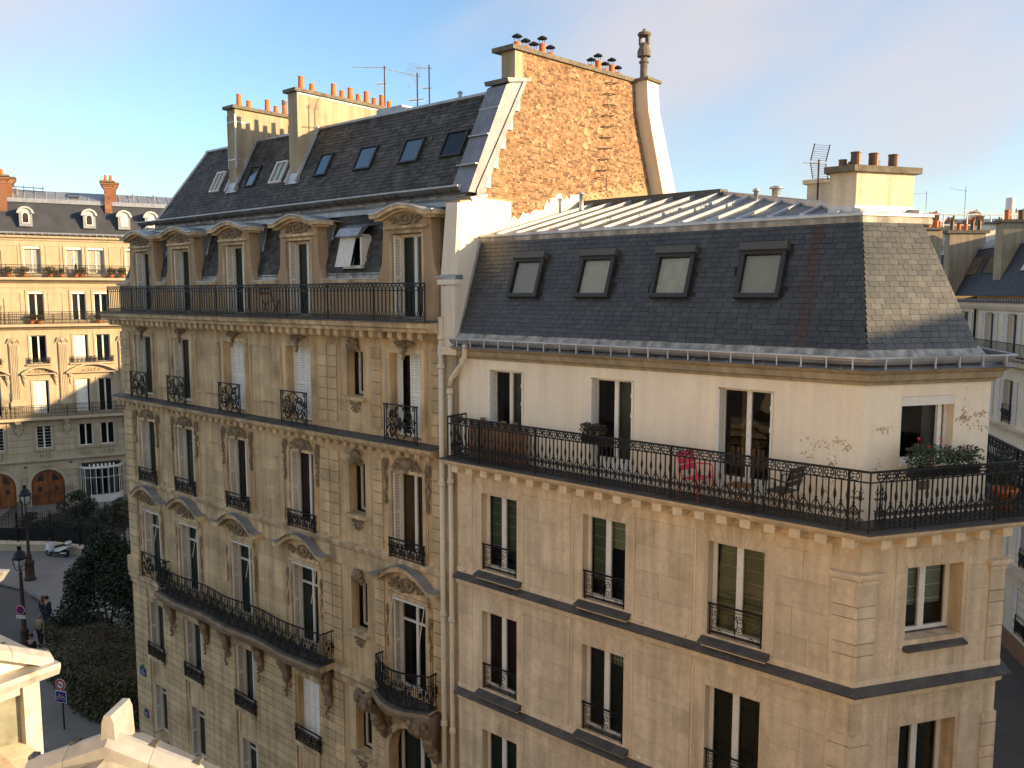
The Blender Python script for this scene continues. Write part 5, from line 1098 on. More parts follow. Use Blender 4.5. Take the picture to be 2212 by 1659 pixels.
for c in (3.18, 7.85, 10.52, 12.65, .2, -4.4):
    d = L.put('dormer', MB().box(c-.47, c+.47, -.05, .8, 23.5, 24.6), 'zinc')
    ar = [(c+.62*math.cos(math.pi*q/12), 24.55+.58*math.sin(math.pi*q/12)) for q in range(13)]; ai = [(c+.47*math.cos(math.pi*q/12), 24.55+.43*math.sin(math.pi*q/12)) for q in range(13)]
    mb = MB()
    for q in range(12): mb.prism([ai[q], ar[q], ar[q+1], ai[q+1]], 'y', -.18, 1.2)
    mb.prism(ai, 'y', -.05, .9); sub('dormer_hood', d, mb, 'zinc_l')
    wi = [(c-.28, 23.75), (c+.28, 23.75), (c+.28, 24.4)]+[(c+.28*math.cos(math.pi*q/8), 24.4+.3*math.sin(math.pi*q/8)) for q in range(1, 8)]+[(c-.28, 24.4)]
    sub('window_frame', d, MB().prism(wi, 'y', -.1, -.052), 'white'); sub('pane', d, MB().prism([(c+(p[0]-c)*.72, 24.1+(p[1]-24.1)*.82) for p in wi], 'y', -.12, -.102), 'room' if c < 9 else 'drape_white')
    if c > 9: subblk('glazing_bar', d, 'white', c-.02, c+.02, -.13, -.121, 23.85, 24.6); subblk('glazing_bar', d, 'white', c-.2, c+.2, -.13, -.121, 24.25, 24.29)
for xc, hw, zb in ((1.15, .75, 24.7), (9.4, .28, 24.9)):
    s_ = L.put('chimney_stack', MB().box(xc-hw, xc+hw, .75, 1.3, zb, 27.0).box(xc-hw*.6, xc+hw+.4, 1.3, 2.8, 26, 27.0), 'brick_far')
    for q, (zz, o) in enumerate(((27.0, .06), (27.15, .14), (27.3, .24), (27.5, .3))): subblk('corbel_course', s_, 'brick_far' if q < 3 else 'pot_stone', xc-hw-o, xc+hw+o, .75-o, 1.3+o, zz, zz+.15); subblk('corbel_course', s_, 'brick_far' if q < 3 else 'pot_stone', xc-hw*.6-o, xc+hw+.4+o, 1.31+o, 2.8+o, zz, zz+.15)
    for q in range(2 if hw < .5 else 3): link('chimney_pot', pot_mesh(.5, .16, 'terracotta', .6), s_, TRS((xc-hw*.4+q*.4, 1.05, 27.65)))
    # individual bricks of the near face
    zz = zb; nr_ = 0
    while zz < 26.95 and hw < .5:
        x = xc-hw-(.1 if nr_ % 2 else 0)
        while x < xc+hw-.03: subblk('brick', s_, 'brick_far', max(x, xc-hw)+.008, min(x+.2, xc+hw)-.008, .735, .755, zz+.008, zz+.105); x += .2
        zz += .115; nr_ += 1
for x, y in ((2.6, 2.2), (11.5, 2.4), (13.2, 2.4)): L.put('roof_vent', MB().lathe([(.07, 0), (.07, .4), (.14, .42), (.1, .5)], (x, y, 26.3), 8), 'zinc_l', True)
L.put('roof_ladder', MB().tube([(2.2, 2.6, 26.95), (4.6, 2.6, 26.9)], .04, 4).tube([(2.2, 2.6, 26.7), (4.6, 2.6, 26.65)], .04, 4).tube([(2.4, 2.6, 26.4), (2.4, 2.6, 27.1)], .03, 4).tube([(3.1, 2.6, 26.4), (3.1, 2.6, 27.1)], .03, 4).tube([(3.8, 2.6, 26.4), (3.8, 2.6, 27.1)], .03, 4).tube([(4.5, 2.6, 26.4), (4.5, 2.6, 27.1)], .03, 4), 'dark_metal')
skylight(L, 6.3, 7.2, 0, 26.15, 26.5, ((1.1, 25.95), (3.2, 26.8)), 'velux', 'glass_sky')
# carriage doors
for xc in (3.65, .05):
    hw = 1.25; zs = 1.95
    ar = [(xc+hw*math.cos(math.pi*q/14), zs+hw*math.sin(math.pi*q/14)) for q in range(15)]
    zt = 3.2 if xc > 2 else 3.4
    mb = MB(); mb.prism([(xc+hw, zt+.1)]+ar[:8]+[(xc, zt+.1)], 'y', .002, .3); mb.prism([(xc, zt+.1)]+ar[7:]+[(xc-hw, zt+.1)], 'y', .002, .3); L.put('arch_spandrel', mb, 'stone_l')
    mb = MB(); oo = [(xc+(hw+.3)*math.cos(math.pi*q/14), zs+(hw+.3)*math.sin(math.pi*q/14)) for q in range(15)]
    for q in range(14): mb.prism([ar[q], oo[q], oo[q+1], ar[q+1]], 'y', -.12, .0)
    for s_ in (-1, 1): mb.box(xc+s_*(hw+.15)-.15, xc+s_*(hw+.15)+.15, -.12, .0, 0, zs)
    L.put('archivolt', mb, 'block_l'); orn(L, 'cartouche', xc, -.12, 3.55, .9, .6, 6, m='block_l')
    d = L.put('carriage_door', MB().prism([(xc+hw, .14)]+ar+[(xc-hw, .14)], 'y', .2, .3), 'door')
    for s_ in (-1, 1):
        mb = MB(); frame4(mb, xc+s_*.62-.5, xc+s_*.62+.5, .35, 1.0, .06, .16, .2); frame4(mb, xc+s_*.62-.5, xc+s_*.62+.5, 1.1, 1.9, .06, .16, .2); mb.box(xc+s_*.01, xc+s_*.04, .14, .2, .2, 3.0); sub('door_panel', d, mb, 'door')
        o2 = [(xc+s_*.62+.17*math.cos(q), 1.5+.22*math.sin(q)) for q in np.linspace(0, 6.28, 13)[:-1]]; sub('oval_light', d, MB().prism(o2, 'y', .17, .199), 'room'); sub('fan_light', d, MB().prism([(xc+s_*.3, 2.2), (xc+s_*.85, 2.2), (xc+s_*.62, 2.65), (xc+s_*.35, 2.85)], 'y', .18, .199), 'room')
for xx, zz in ((1.95, 3.45), (5.35, 3.6)): L.blk('number_plate', 'sign_blue', xx, xx+.2, -.09, -.062, zz, zz+.13)
# bow window with iron canopy
bw = [(6.15, 0), (6.45, -.7), (7.3, -1.0), (8.25, -1.0), (9.1, -.7), (9.4, 0)]
bp = L.put('bow_window', MB().prism(bw, 'z', .1, .75), 'drape_white'); sub('canopy', bp, MB().prism([(7.775+(p[0]-7.775)*1.08, p[1]*1.1) for p in bw], 'z', 3.1, 3.25), 'white'); sub('canopy_roof', bp, MB().prism([(7.775+(p[0]-7.775)*.95, p[1]*.9) for p in bw], 'z', 3.25, 3.5), 'dark_metal')
mb = MB()
for i in range(5):
    p, q = Vector((*bw[i], 0)), Vector((*bw[i+1], 0))
    for t in (0, .5): c = p.lerp(q, t); mb.tube([(c.x, c.y, .75), (c.x, c.y, 3.1)], .035, 4)
    for zz in (.78, 2.3, 3.08): mb.tube([(p.x, p.y, zz), (q.x, q.y, zz)], .03, 4)
sub('glazing_frame', bp, mb, 'white')
for i in range(5): p, q = bw[i], bw[i+1]; sub('pane', bp, MB().quad((*p, .78), (*q, .78), (*q, 3.08), (*p, 3.08)), 'glass_sky')
k = MB()
for q in range(5): k.box(6.5+q*.55, 6.75+q*.55, -.5, -.48, .8, 3.0)
sub('curtain', bp, k, 'drape_white'); sub('room_recess', bp, MB().quad((6.2, -.02, .7), (9.35, -.02, .7), (9.35, -.02, 3.1), (6.2, -.02, 3.1)), 'room')
mb = MB()
for q in range(9): t = (q+.5)/9; mb.blob((6.4+2.75*t, -1.0*math.sin(t*math.pi)**.6-.05, 3.35), .1, .06, .16, 6, 4)
sub('canopy_cresting', bp, mb, 'white')

# ------------------------------------------------------------------ building E across the side street (right edge) and its neighbours
EO = (26.083, 45.0, 0.0); EZ = 191
E_ = thing('street_building', 'pale rendered house with white louvred shutters and blue slate roof across the side street', 'building', EO, EZ)
Ec = Ctx(E_)
wE = [(-6.0, -4.4), (-1.62, -.42), (1.6, 2.75), (5.0, 6.2), (-9.5, -8.3)]; rE = [(14.75, 16.98), (11.35, 13.58), (8.0, 10.2), (4.6, 6.8), (1.2, 3.5)]
mb = MB(); wallgrid(mb, -34, 14, -.2, 17.4, [(a_, b_, z0, z1) for z0, z1 in rE for a_, b_ in wE], 0, .25); mb.box(-34, 14, 1.3, 11, 0, 17.9); Ec.put('wall', mb, 'plaster')
for r, (z0, z1) in enumerate(rE):
    for a_, b_ in wE:
        p = window(Ec, a_, b_, z0, z1, y=.2, cur='drape_grey')
        for xx in (a_-.58, b_+.02):
            k = MB(); leaf(k, xx, xx+.56, z0, z1, 'x', -.06, .04, .1); sub('shutter', p, k, 'white')
        if r: guard(Ec, a_, b_, z0, z0+.95, -.1, 1)
def eband(n_, m_, pr): return band(Ec, n_, m_, pr, -34, 14)
eband('cornice', 'plaster', [(.01, 17.1), (-.15, 17.15), (-.3, 17.35), (-.3, 17.45), (.01, 17.5)]); eband('balcony_slab', 'trim_b', [(.01, 14.2), (-.2, 14.25), (-.7, 14.45), (-.75, 14.6), (.01, 14.62)]); eband('string_course', 'trim_b', [(.01, 10.95), (-.25, 11.05), (-.3, 11.2), (.01, 11.25)]); eband('string_course', 'trim_b', [(.01, 7.5), (-.2, 7.55), (-.25, 7.7), (.01, 7.75)]); eband('balcony_slab', 'trim_b', [(.01, 4.1), (-.2, 4.15), (-.5, 4.3), (-.5, 4.42), (.01, 4.45)]); eband('base_course', 'brick_far', [(.01, -.1), (-.08, -.1), (-.08, .9), (.01, .95)])
mb = MB(); mb.tube([(-34, -.68, 15.55), (14, -.68, 15.55)], .03, 4); mb.tube([(-34, -.68, 14.75), (14, -.68, 14.75)], .02, 4); er = Ec.put('balcony_railing', mb, 'iron')
bm_ = MB().tube([(0, 0, 0), (0, 0, .9)], .014, 4).spiral(.06, .25, .05, 1.3, 0, .3, .012, 0, 4, 8).mesh('baluster', 'iron')
for k in range(120): link('baluster', bm_, er, TRS((-10+k*.15, -.68, 14.65)))
for k in range(24): x = -3+k*.6; Ec.blk('wall_course', 'plaster', -20, 12, -.02, .01, .95+k*.42, 1.33+k*.42) if k < 7 else None
eS = ((-.05, 17.9), (1.3, 20.75))
mb = MB(); mb.quad((-34, -.05, 17.88), (14, -.05, 17.88), (14, 1.3, 20.75), (-34, 1.3, 20.75)); Ec.put('roof_deck', mb, 'deck')
PE = slates(Ec, eS, 26, .24, lambda t: (-12, 4), 'slate_b', None); 
emit(Ec, PE, 'slate_e', 'slate', 0, None, 'slate_field')
mb = MB(); mb.prism([(1.2, 20.7), (1.3, 20.85), (6.5, 22.6), (11, 21), (11, 20.6)], 'x', -34, 14); ez = Ec.put('zinc_roof', mb, 'zinc')
for k in range(50): sub('batten_roll', ez, MB().tube([(-30+k*.85, 1.3, 20.9), (-30+k*.85, 6.4, 22.62)], .04, 4), 'zinc_l')
mb = MB(); mb.tube([(-34, -.35, 17.62), (14, -.35, 17.62)], .11, 7); eg = Ec.put('gutter', mb, 'lead')
for k in range(60): subblk('gutter_bracket', eg, 'zinc_l', -14+k*.35, -13.97+k*.35, -.47, -.45, 17.5, 17.72)
for a_, b_ in ((-10.2, -8.4), (-7.2, -5.5), (-4.6, -2.4), (1.0, 2.6)): skylight(Ec, a_, b_, 0, 19.15, 20.15, eS, 'wood' if a_ != -4.6 else 'velux', 'glass_sky', None)
es = Ec.put('chimney_stack', MB().prism([(.35, 18.6), (.35, 21.85), (3.5, 21.85), (3.5, 20)], 'x', -2.1, -1.0), 'plaster_c'); subblk('stack_cap', es, 'pot_stone', -2.25, -.85, .2, 3.6, 21.85, 22.0)
for k, m_ in enumerate(('terracotta', 'pot_brown', 'terracotta')): link('chimney_pot', pot_mesh(.55, .15, m_, .95), es, TRS((-1.55, .7+k*.7, 22.0)))
Ec.put('drainpipe', MB().tube([(-3.1, -.12, 4), (-3.1, -.12, 17.2)], .07, 6), 'dark_metal', True)
# corner house further down the same row, beyond the right edge: its roof shades the lower part of the chamfered corner
K_ = thing('street_building', 'tall rendered corner house standing across the side street beside the shuttered house', 'building', (30.6, 30.0, 0), EZ)
Kc = Ctx(K_)
opsK = [(1.5+i*2.8, 2.7+i*2.8, 1.3+j*3.3, 3.5+j*3.3) for i in range(9) for j in range(5)]
mb = MB(); wallgrid(mb, 0, 27.5, 0, 19.4, opsK, 0, .25); mb.box(0, 27.5, 1.3, 11, 0, 19.7); mb.quad((0, 0, 0), (0, 1.3, 0), (0, 1.3, 19.4), (0, 0, 19.4)); mb.quad((27.5, 0, 0), (27.5, 1.3, 0), (27.5, 1.3, 19.4), (27.5, 0, 19.4)); Kc.put('wall', mb, 'plaster')
for a_, b_, z0, z1 in opsK: window(Kc, a_, b_, z0, z1, y=.2, cur='drape_grey')
for zz in (4.2, 7.5, 10.8, 14.1): band(Kc, 'string_course', 'trim_b', [(.01, zz), (-.2, zz+.05), (-.25, zz+.2), (.01, zz+.25)], 0, 27.5)
band(Kc, 'mansard_roof', 'slate_e', [(-.1, 19.4), (1.4, 22.2), (5.5, 23.5), (11, 22.2), (11, 19.4)], 0, 27.5)
KS = Kc.put('chimney_stack', MB().box(2, 2.6, 2, 7, 22, 25), 'plaster_c')
for k in range(5): link('chimney_pot', tall, KS, TRS((2.3, 2.6+k*.9, 25)))
K2 = thing('street_building', 'unseen low house with slate roof, added to shade the lower front of the home building', 'building', (25.3, 2.4, 0), EZ); Kd = Ctx(K2)  # unseen house, added and kept low so only the lower home front is shaded
opsK2 = [(1.5+i*2.8, 2.7+i*2.8, 1.3+j*3.2, 3.4+j*3.2) for i in range(8) for j in range(3)]
mb = MB(); wallgrid(mb, 0, 24, 0, 10.6, opsK2, 0, .25); mb.box(0, 24, 1.3, 11, 0, 10.6); mb.quad((24, 0, 0), (24, 1.3, 0), (24, 1.3, 10.6), (24, 0, 10.6)); Kd.put('wall', mb, 'plaster')
for a_, b_, z0, z1 in opsK2: window(Kd, a_, b_, z0, z1, y=.2, cur='drape_grey')
band(Kd, 'mansard_roof', 'slate_e', [(-.1, 10.6), (1.4, 13.0), (5.5, 14.6), (11, 13.0), (11, 10.6)], 0, 24)
# house behind the ornate block, along the next street: shades the foot of the sunlit house
M_ = thing('rear_building', 'plain rendered building standing behind the ornate stone block', 'building', (-3.0, 62.0, 0), 130.5)
Mc = Ctx(M_)
opsM = [(1.2+i*2.6, 2.3+i*2.6, 1.3+j*3.2, 3.4+j*3.2) for i in range(7) for j in range(5)]
mb = MB(); wallgrid(mb, 0, 20, 0, 17.0, opsM, 0, .25); mb.box(0, 20, .9, 11, 0, 17.3); Mc.put('wall', mb, 'plaster')
for a_, b_, z0, z1 in opsM: window(Mc, a_, b_, z0, z1, y=.2, room=False)
band(Mc, 'mansard_roof', 'slate_e', [(-.1, 17.0), (1.2, 19.3), (5.5, 20.2), (11, 19.3), (11, 17.0)], 0, 20)
# ------------------------------------------------------------------ distant roofscape beyond the corner
def far_house(x, y, w_, d, h, az, label, roof='zinc', stacks=1, wall='plaster_c', seed=0, pots=5):
    r = random.Random(seed); t = thing('distant_building', label, 'building', (x, y, 0), az, None); C = Ctx(t)
    C.put('wall', MB().box(0, w_, 0, d, 0, h-2.4), wall)
    band(C, 'mansard_roof', 'slate_e', [(-.1, h-2.4), (.9, h-.6), (d-.9, h-.6), (d+.1, h-2.4)], 0, w_)
    zr_ = band(C, 'zinc_roof', roof, [(.85, h-.6), (d*.5, h+.35), (d-.85, h-.6)], 0, w_)
    for k in range(int(w_/.9)): sub('batten_roll', zr_, MB().tube([(.4+k*.9, .9, h-.56), (.4+k*.9, d*.5, h+.38)], .04, 4), 'zinc_l')
    nw = int(w_/2.4)
    for k in range(nw):
        for j in range(3):
            wi = C.blk('window', 'white', .7+k*2.4, 1.8+k*2.4, -.05, .01, h-5.0-j*3.1, h-3.0-j*3.1); C.blk('pane', 'room', .8+k*2.4, 1.7+k*2.4, -.07, -.052, h-4.9-j*3.1, h-3.1-j*3.1)
    for k in range(stacks):
        sx = w_*(k+.5)/stacks+r.uniform(-.5, .5); sh = h+r.uniform(.9, 1.6); L2 = r.uniform(2, 3.6)
        st = C.put('chimney_stack', MB().box(sx-.3, sx+.3, .8, .8+L2, h-1.2, sh), wall); subblk('stack_cap', st, 'pot_stone', sx-.38, sx+.38, .7, .9+L2, sh, sh+.12)
        for q in range(pots): link('chimney_pot', pot_mesh(r.choice((.35, .5)), .11, r.choice(('terracotta', 'terracotta', 'pot_brown')), .9), st, TRS((sx, 1.0+q*(L2-.3)/max(1, pots-1), sh+.12)))
    return C
far_house(29, 62, 11, 9, 21.2, 101, 'low zinc roofed house with a pale guard rail just beyond the slate roof', stacks=2, seed=1)
far_house(32, 76, 12, 10, 23.0, 96, 'mid distance house whose broad tan chimney carries a row of red pots', stacks=2, seed=2, pots=7)
far_house(46, 92, 14, 10, 24.6, 100, 'distant house with dark clustered chimney pots behind the guard rail', stacks=3, seed=3)
far_house(36, 112, 18, 11, 27.3, 96, 'far pale house at the skyline left of the television mast', stacks=3, seed=4)
far_house(56, 118, 18, 11, 27.6, 100, 'far house at the skyline with an orange brick end wall', stacks=3, seed=5, wall='brick_far')
far_house(46, 145, 24, 12, 30.0, 98, 'farthest long roof on the skyline under the pale sky', stacks=5, seed=6)
far_house(74, 140, 24, 12, 30.4, 98, 'farthest pale building on the skyline beside a white flue', stacks=4, seed=7, wall='plaster')
far_house(31.5, 54.5, 9, 8, 21.1, 105, 'close zinc roofed house behind the peeling plaster chimney', stacks=1, seed=8)
t = thing('guard_rail', 'white tubular guard rail along a flat roof among the chimneys', 'railing', (31.0, 64.5, 22.0)); mb = MB()
for zz in (.6, 1.2, 2.0): mb.tube([(0, 0, zz), (7.5, 0, zz*.985)], .05, 5)
Ctx(t).put('rail', mb, 'white')
for k in range(5): Ctx(t).put('post', MB().tube([(k*1.8, 0, 0), (k*1.8, 0, 2.0)], .05, 5), 'white')
t = thing('chimney', 'short plaster chimney with peeling patches and two clay pots behind the corner slates', 'chimney', (23.5, 48.0, 17.5)); C = Ctx(t); C.put('stack', MB().box(0, .9, 0, .8, 0, 4.1), 'plaster_c'); C.blk('stack_cap', 'pot_stone', -.1, 1.0, -.1, .9, 4.1, 4.25)
for k in range(2): C.put('chimney_pot', pot_mesh(.42, .15, 'terracotta', .95), None, M=TRS((.25+k*.45, .4, 4.25)))
t = thing('chimney', 'low long chimney carrying dark and clay pots beside the satellite dish', 'chimney', (26.9, 52.0, 17.5)); C = Ctx(t); C.put('stack', MB().box(0, 2.2, 0, .6, 0, 4.2), 'plaster_c'); C.blk('stack_cap', 'pot_stone', -.2, 2.4, -.1, .7, 4.2, 4.38)
for k, m_ in enumerate(('pot_brown', 'terracotta', 'terracotta', 'pot_brown', 'pot_brown')): C.put('chimney_pot', pot_mesh(.6 if m_ == 'pot_brown' else .4, .12, m_, .95), None, M=TRS((.25+k*.42, .3, 4.38)))
t = thing('chimney', 'square rendered chimney that carries the satellite dish', 'chimney', (29.8, 54.0, 17.5)); C = Ctx(t); C.put('stack', MB().box(0, 1.2, 0, .8, 0, 4.9), 'plaster'); C.blk('stack_cap', 'pot_stone', -.1, 1.3, -.1, .9, 4.9, 5.05)
t = thing('satellite_dish', 'pale oval satellite dish fixed beside a rendered chimney', 'satellite dish', (31.25, 54.0, 21.8)); C = Ctx(t); mb = MB(); mb.lathe([(.02, 0), (.2, .02), (.36, .09), (.4, .12), (.4, .13), (.35, .1), (.02, .03)], n=18); C.put('dish', mb, 'dish', True, M=TRS((0, -.1, .75), (rad(75), 0, rad(35)))); C.put('mast', MB().tube([(0, 0, -.3), (0, 0, .75)], .035, 6), 'dark_metal'); C.put('feed_arm', MB().tube([(0, -.1, .4), (.25, -.6, .75)], .02, 4), 'dark_metal')
t = thing('flue', 'tall plain white flue rising above the farthest roofs', 'flue', (64.5, 110.0, 26.0)); C = Ctx(t); C.put('pipe', MB().lathe([(.55, 0), (.55, 4.3), (.5, 4.35), (.5, 4.2)], n=14), 'white', True); C.blk('flue_base', 'plaster_c', -1.2, 1.2, -1, 1, -3, 1.2)

# ------------------------------------------------------------------ television aerials
def yagi(C, o, az, L_, n_, el=.22, rise=0., m='alu', name='yagi', vert=False):
    d = Vector((math.sin(rad(az)), math.cos(rad(az)), rise)); s_ = Vector((d.y, -d.x, 0)).normalized(); o = Vector(o)
    p = C.put(name, MB().tube([o-d*.12, o+d*L_], .014, 4), m)
    for k in range(n_):
        c = o+d*(L_*(k+.3)/n_); e2 = el*(1-.35*k/n_); mb = MB()
        if vert: mb.tube([c-Vector((0, 0, e2)), c+Vector((0, 0, e2))], .005, 4)
        else: mb.tube([c-s_*e2, c+s_*e2], .006, 4)
        sub('element', p, mb, m)
    return p
def world_of(O, az, p): a_ = rad(90-az); return (O[0]+p[0]*math.cos(a_)-p[1]*math.sin(a_), O[1]+p[0]*math.sin(a_)+p[1]*math.cos(a_), p[2])
def aerial(loc, h, parts, label):
    t = thing('aerial', label, 'antenna', loc, 90, 'television aerials on the roofs'); C = Ctx(t); C.put('mast', MB().tube([(0, 0, -.3), (0, 0, h)], .02, 6), 'rust_iron')
    for q in parts: yagi(C, *q)
    return C
aerial(world_of(AO, AZ, (9.46, 4.66, 24.15)), 1.36, [((0, 0, 1.3), -66, 1.25, 13, .1, .12), ((0, 0, .78), -66, .3, 4, .33, .05)], 'aerial mast with one long boom strapped to the chimney with many clay pots')
C = aerial(world_of(AO, AZ, (12.8, 3.0, 23.1)), 1.3, [((0, 0, 1.22), -62, 1.15, 13, .13, .3), ((0, 0, .55), -62, .3, 4, .28), ((0, 0, .55), 118, .25, 2, .25)], 'aerial mast with long boom and mesh reflector on the slate ridge')
for q in (-1, 1):
    mb = MB()
    for k in range(8): mb.tube([(-.2+k*.057, 0, 0), (-.2+k*.057, 0, .36)], .003, 3)
    for k in range(6): mb.tube([(-.2, 0, k*.07), (.2, 0, k*.07)], .003, 3)
    C.put('reflector', mb, 'alu', M=TRS((-.12, .06, 1.2+(.03 if q > 0 else -.03)), (rad(25 if q > 0 else 155), 0, rad(28))))
aerial(world_of(AO, AZ, (13.3, 3.0, 23.1)), 1.45, [((0, 0, 1.36), -70, .42, 5, .1, .1), ((0, 0, .8), -70, .2, 3, .3)], 'slim aerial mast with short booms on the slate ridge')
C = aerial(world_of(BO, AZ, (-2.35, 3.75, 20.3)), .55, [((0, 0, .48), -95, .35, 5, .08)], 'compact grid aerial behind the corner chimney with brown pots')
for q in (0, 1):
    mb = MB(); tilt = 1 if q == 0 else -1
    for k in range(8): mb.tube([(-.2, 0, .04+k*.045), (.2, 0, .04+k*.045)], .005, 4)
    for xx in (-.2, .2): mb.tube([(xx, 0, .02), (xx, 0, .38)], .012, 4)
    C.put('reflector', mb, 'dark_metal', M=TRS((0, .05, .5), (rad(18 if q == 0 else 165), 0, rad(20))))
aerial((37.3, 70, 23.6), 3.2, [((0, 0, 2.8), -60, 1.2, 9, .35, .25), ((0, 0, 1.2), 80, 1.6, 4, .5)], 'tall thin aerial mast rising above the guard rail')
aerial((34.1, 70, 25.2), 1.2, [((0, 0, 1.0), -80, 2.2, 6, .2)], 'aerial with a low sideways boom on the far tan chimney')

# ------------------------------------------------------------------ our own roof: two pedimented zinc dormers below the camera
H_ = thing('home_building', 'pale building whose zinc dormer pediments jut in below the window', 'building', (2.6*.6494-12*.7604, 2.6*.7604+12*.6494, 0), AZ)
Hc = Ctx(H_, Matrix.Rotation(math.pi, 4, 'Z') @ TRS((-26, 0, 0)))     # its front faces the street: x right, y inwards
opsH = [(1.0+i*2.9, 2.2+i*2.9, 1.4+j*3.2, 3.7+j*3.2) for i in range(9) for j in range(4)]
mb = MB(); wallgrid(mb, 0, 27, 0, 13.6, opsH, 0, .3); mb.box(0, 27, 1.2, 14, 0, 13.6); mb.quad((0, 0, 13.6), (27, 0, 13.6), (27, 14, 13.6), (0, 14, 13.6)); Hc.put('wall', mb, 'stone_b')
for a_, b_, z0, z1 in opsH: window(Hc, a_, b_, z0, z1, y=.25, room=False, cur='drape_grey')
for zz in (4.4, 7.6, 10.8, 13.3): band(Hc, 'string_course', 'trim_b', [(.01, zz), (-.2, zz+.05), (-.3, zz+.2), (.01, zz+.25)], 0, 27)
Hc.put('attic', MB().box(0, 27, 3.3, 13, 13.6, 18.0).prism([(3.2, 18.0), (4.8, 20.6), (8, 21.4), (12, 20.6), (13.1, 18.0)], 'x', 0, 27), 'plaster')
def pediment(O, az, hw, rise, w_, body, label):
    Mh = H_.matrix_basis.inverted() @ TRS(O, (0, 0, rad(90-az)))
    d = link('dormer', body.mesh('dormer', 'plaster_c'), H_, Mh); d['label'] = label
    for s_ in (-1, 1):                           # raking coping in lengths
        n_ = 2
        for k in range(n_):
            t0, t1 = k/n_, (k+1)/n_-.006; P = lambda tt, dy, dz: (s_*hw*tt, dy, rise*(1-tt)+dz)
            mb = MB(); v = []
            for tt in (t0, t1): v += [P(tt, -.02, -.1), P(tt, -.02, .0), P(tt, .05, .05), P(tt, w_-.05, .05), P(tt, w_, .0), P(tt, w_, -.1)]
            mb.add(v, [(0, 1, 7, 6), (1, 2, 8, 7), (2, 3, 9, 8), (3, 4, 10, 9), (4, 5, 11, 10), (5, 4, 3, 2, 1, 0), (6, 7, 8, 9, 10, 11)]); sub('coping', d, mb, 'zinc_w')
            c = P(t1-.03, .06, .05); sub('clip', d, MB().box(c[0]-.02, c[0]+.02, c[1], c[1]+.06, c[2]-.01, c[2]+.012), 'lead')
    sub('apex_block', d, MB().prism([(-.045, rise-.05), (.045, rise-.05), (.038, rise+.12), (.022, rise+.16), (-.018, rise+.16), (-.032, rise+.12)], 'y', .02, w_+.1), 'zinc_w')
    return d
d = pediment((-2.28, 4.45, 15.29), 93, .5, .19, .13, MB().box(-.52, .52, .02, .45, -1.7, -.22), 'zinc pediment with a square apex block')
sub('cornice_top', d, MB().add([(-.6, .13, -.05), (.52, .13, -.05), (0, .13, .2), (-.7, .42, -.24), (.56, .42, -.22), (0, .42, .03)], [(0, 3, 5, 2), (2, 5, 4, 1), (3, 4, 5)]), 'zinc')
sub('dormer_roof', d, MB().add([(0, -.02, .12), (-.55, -.02, -.1), (.55, -.02, -.1), (0, -1.6, .06), (-.7, -1.6, -.3), (.7, -1.6, -.3)], [(0, 3, 4, 1), (0, 2, 5, 3)]), 'zinc_stain')
d = pediment((-5.1, 7.5, 14.32), 34, .78, .42, .16, MB().box(-.7, .66, .3, 2.3, -1.9, -.1), 'zinc pediment over a small sunlit window')
sub('tympanum', d, MB().prism([(-.76, -.06), (.76, -.06), (0, .34)], 'y', .12, .4), 'plaster_w'); sub('cornice', d, MB().prism([(-.06, -.16), (.1, -.16), (.1, -.03), (-.1, -.03), (-.1, -.08)], 'x', -.86, .8), 'zinc_w')
mb = MB(); mb.box(-.62, -.5, .1, .3, -1.9, -.16); mb.box(.5, .66, .06, .3, -1.9, -.16); mb.box(-.5, .5, .1, .3, -.3, -.16); sub('window_frame', d, mb, 'zinc_w'); sub('pane', d, MB().quad((-.5, .16, -1.9), (.5, .16, -1.9), (.5, .16, -.3), (-.5, .16, -.3)), 'pane_reflection'); sub('blind', d, MB().quad((-.5, .22, -1.9), (.5, .22, -1.9), (.5, .22, -.3), (-.5, .22, -.3)), 'drape_light'); sub('dormer_roof', d, MB().add([(0, .12, .4), (-.8, .12, -.03), (.8, .12, -.03), (0, 2.4, .4), (-.8, 2.4, -.03), (.8, 2.4, -.03)], [(0, 1, 4, 3), (0, 3, 5, 2)]), 'zinc')  # reflection painted on the pane; pale blind behind added to brighten the glass
Mh = H_.matrix_basis.inverted() @ TRS((-4.78, 7.3, 15.53)); g_ = link('gutter', MB().prism([(-.6, .0), (.2, -.03), (.13, -.13), (-.6, -.2)], 'y', 0, .1).mesh('gutter', 'zinc_w'), H_, Mh); sub('gutter_bead', g_, MB().tube([(-.6, 0, .0), (.21, 0, -.025)], .014, 6), 'zinc_l')

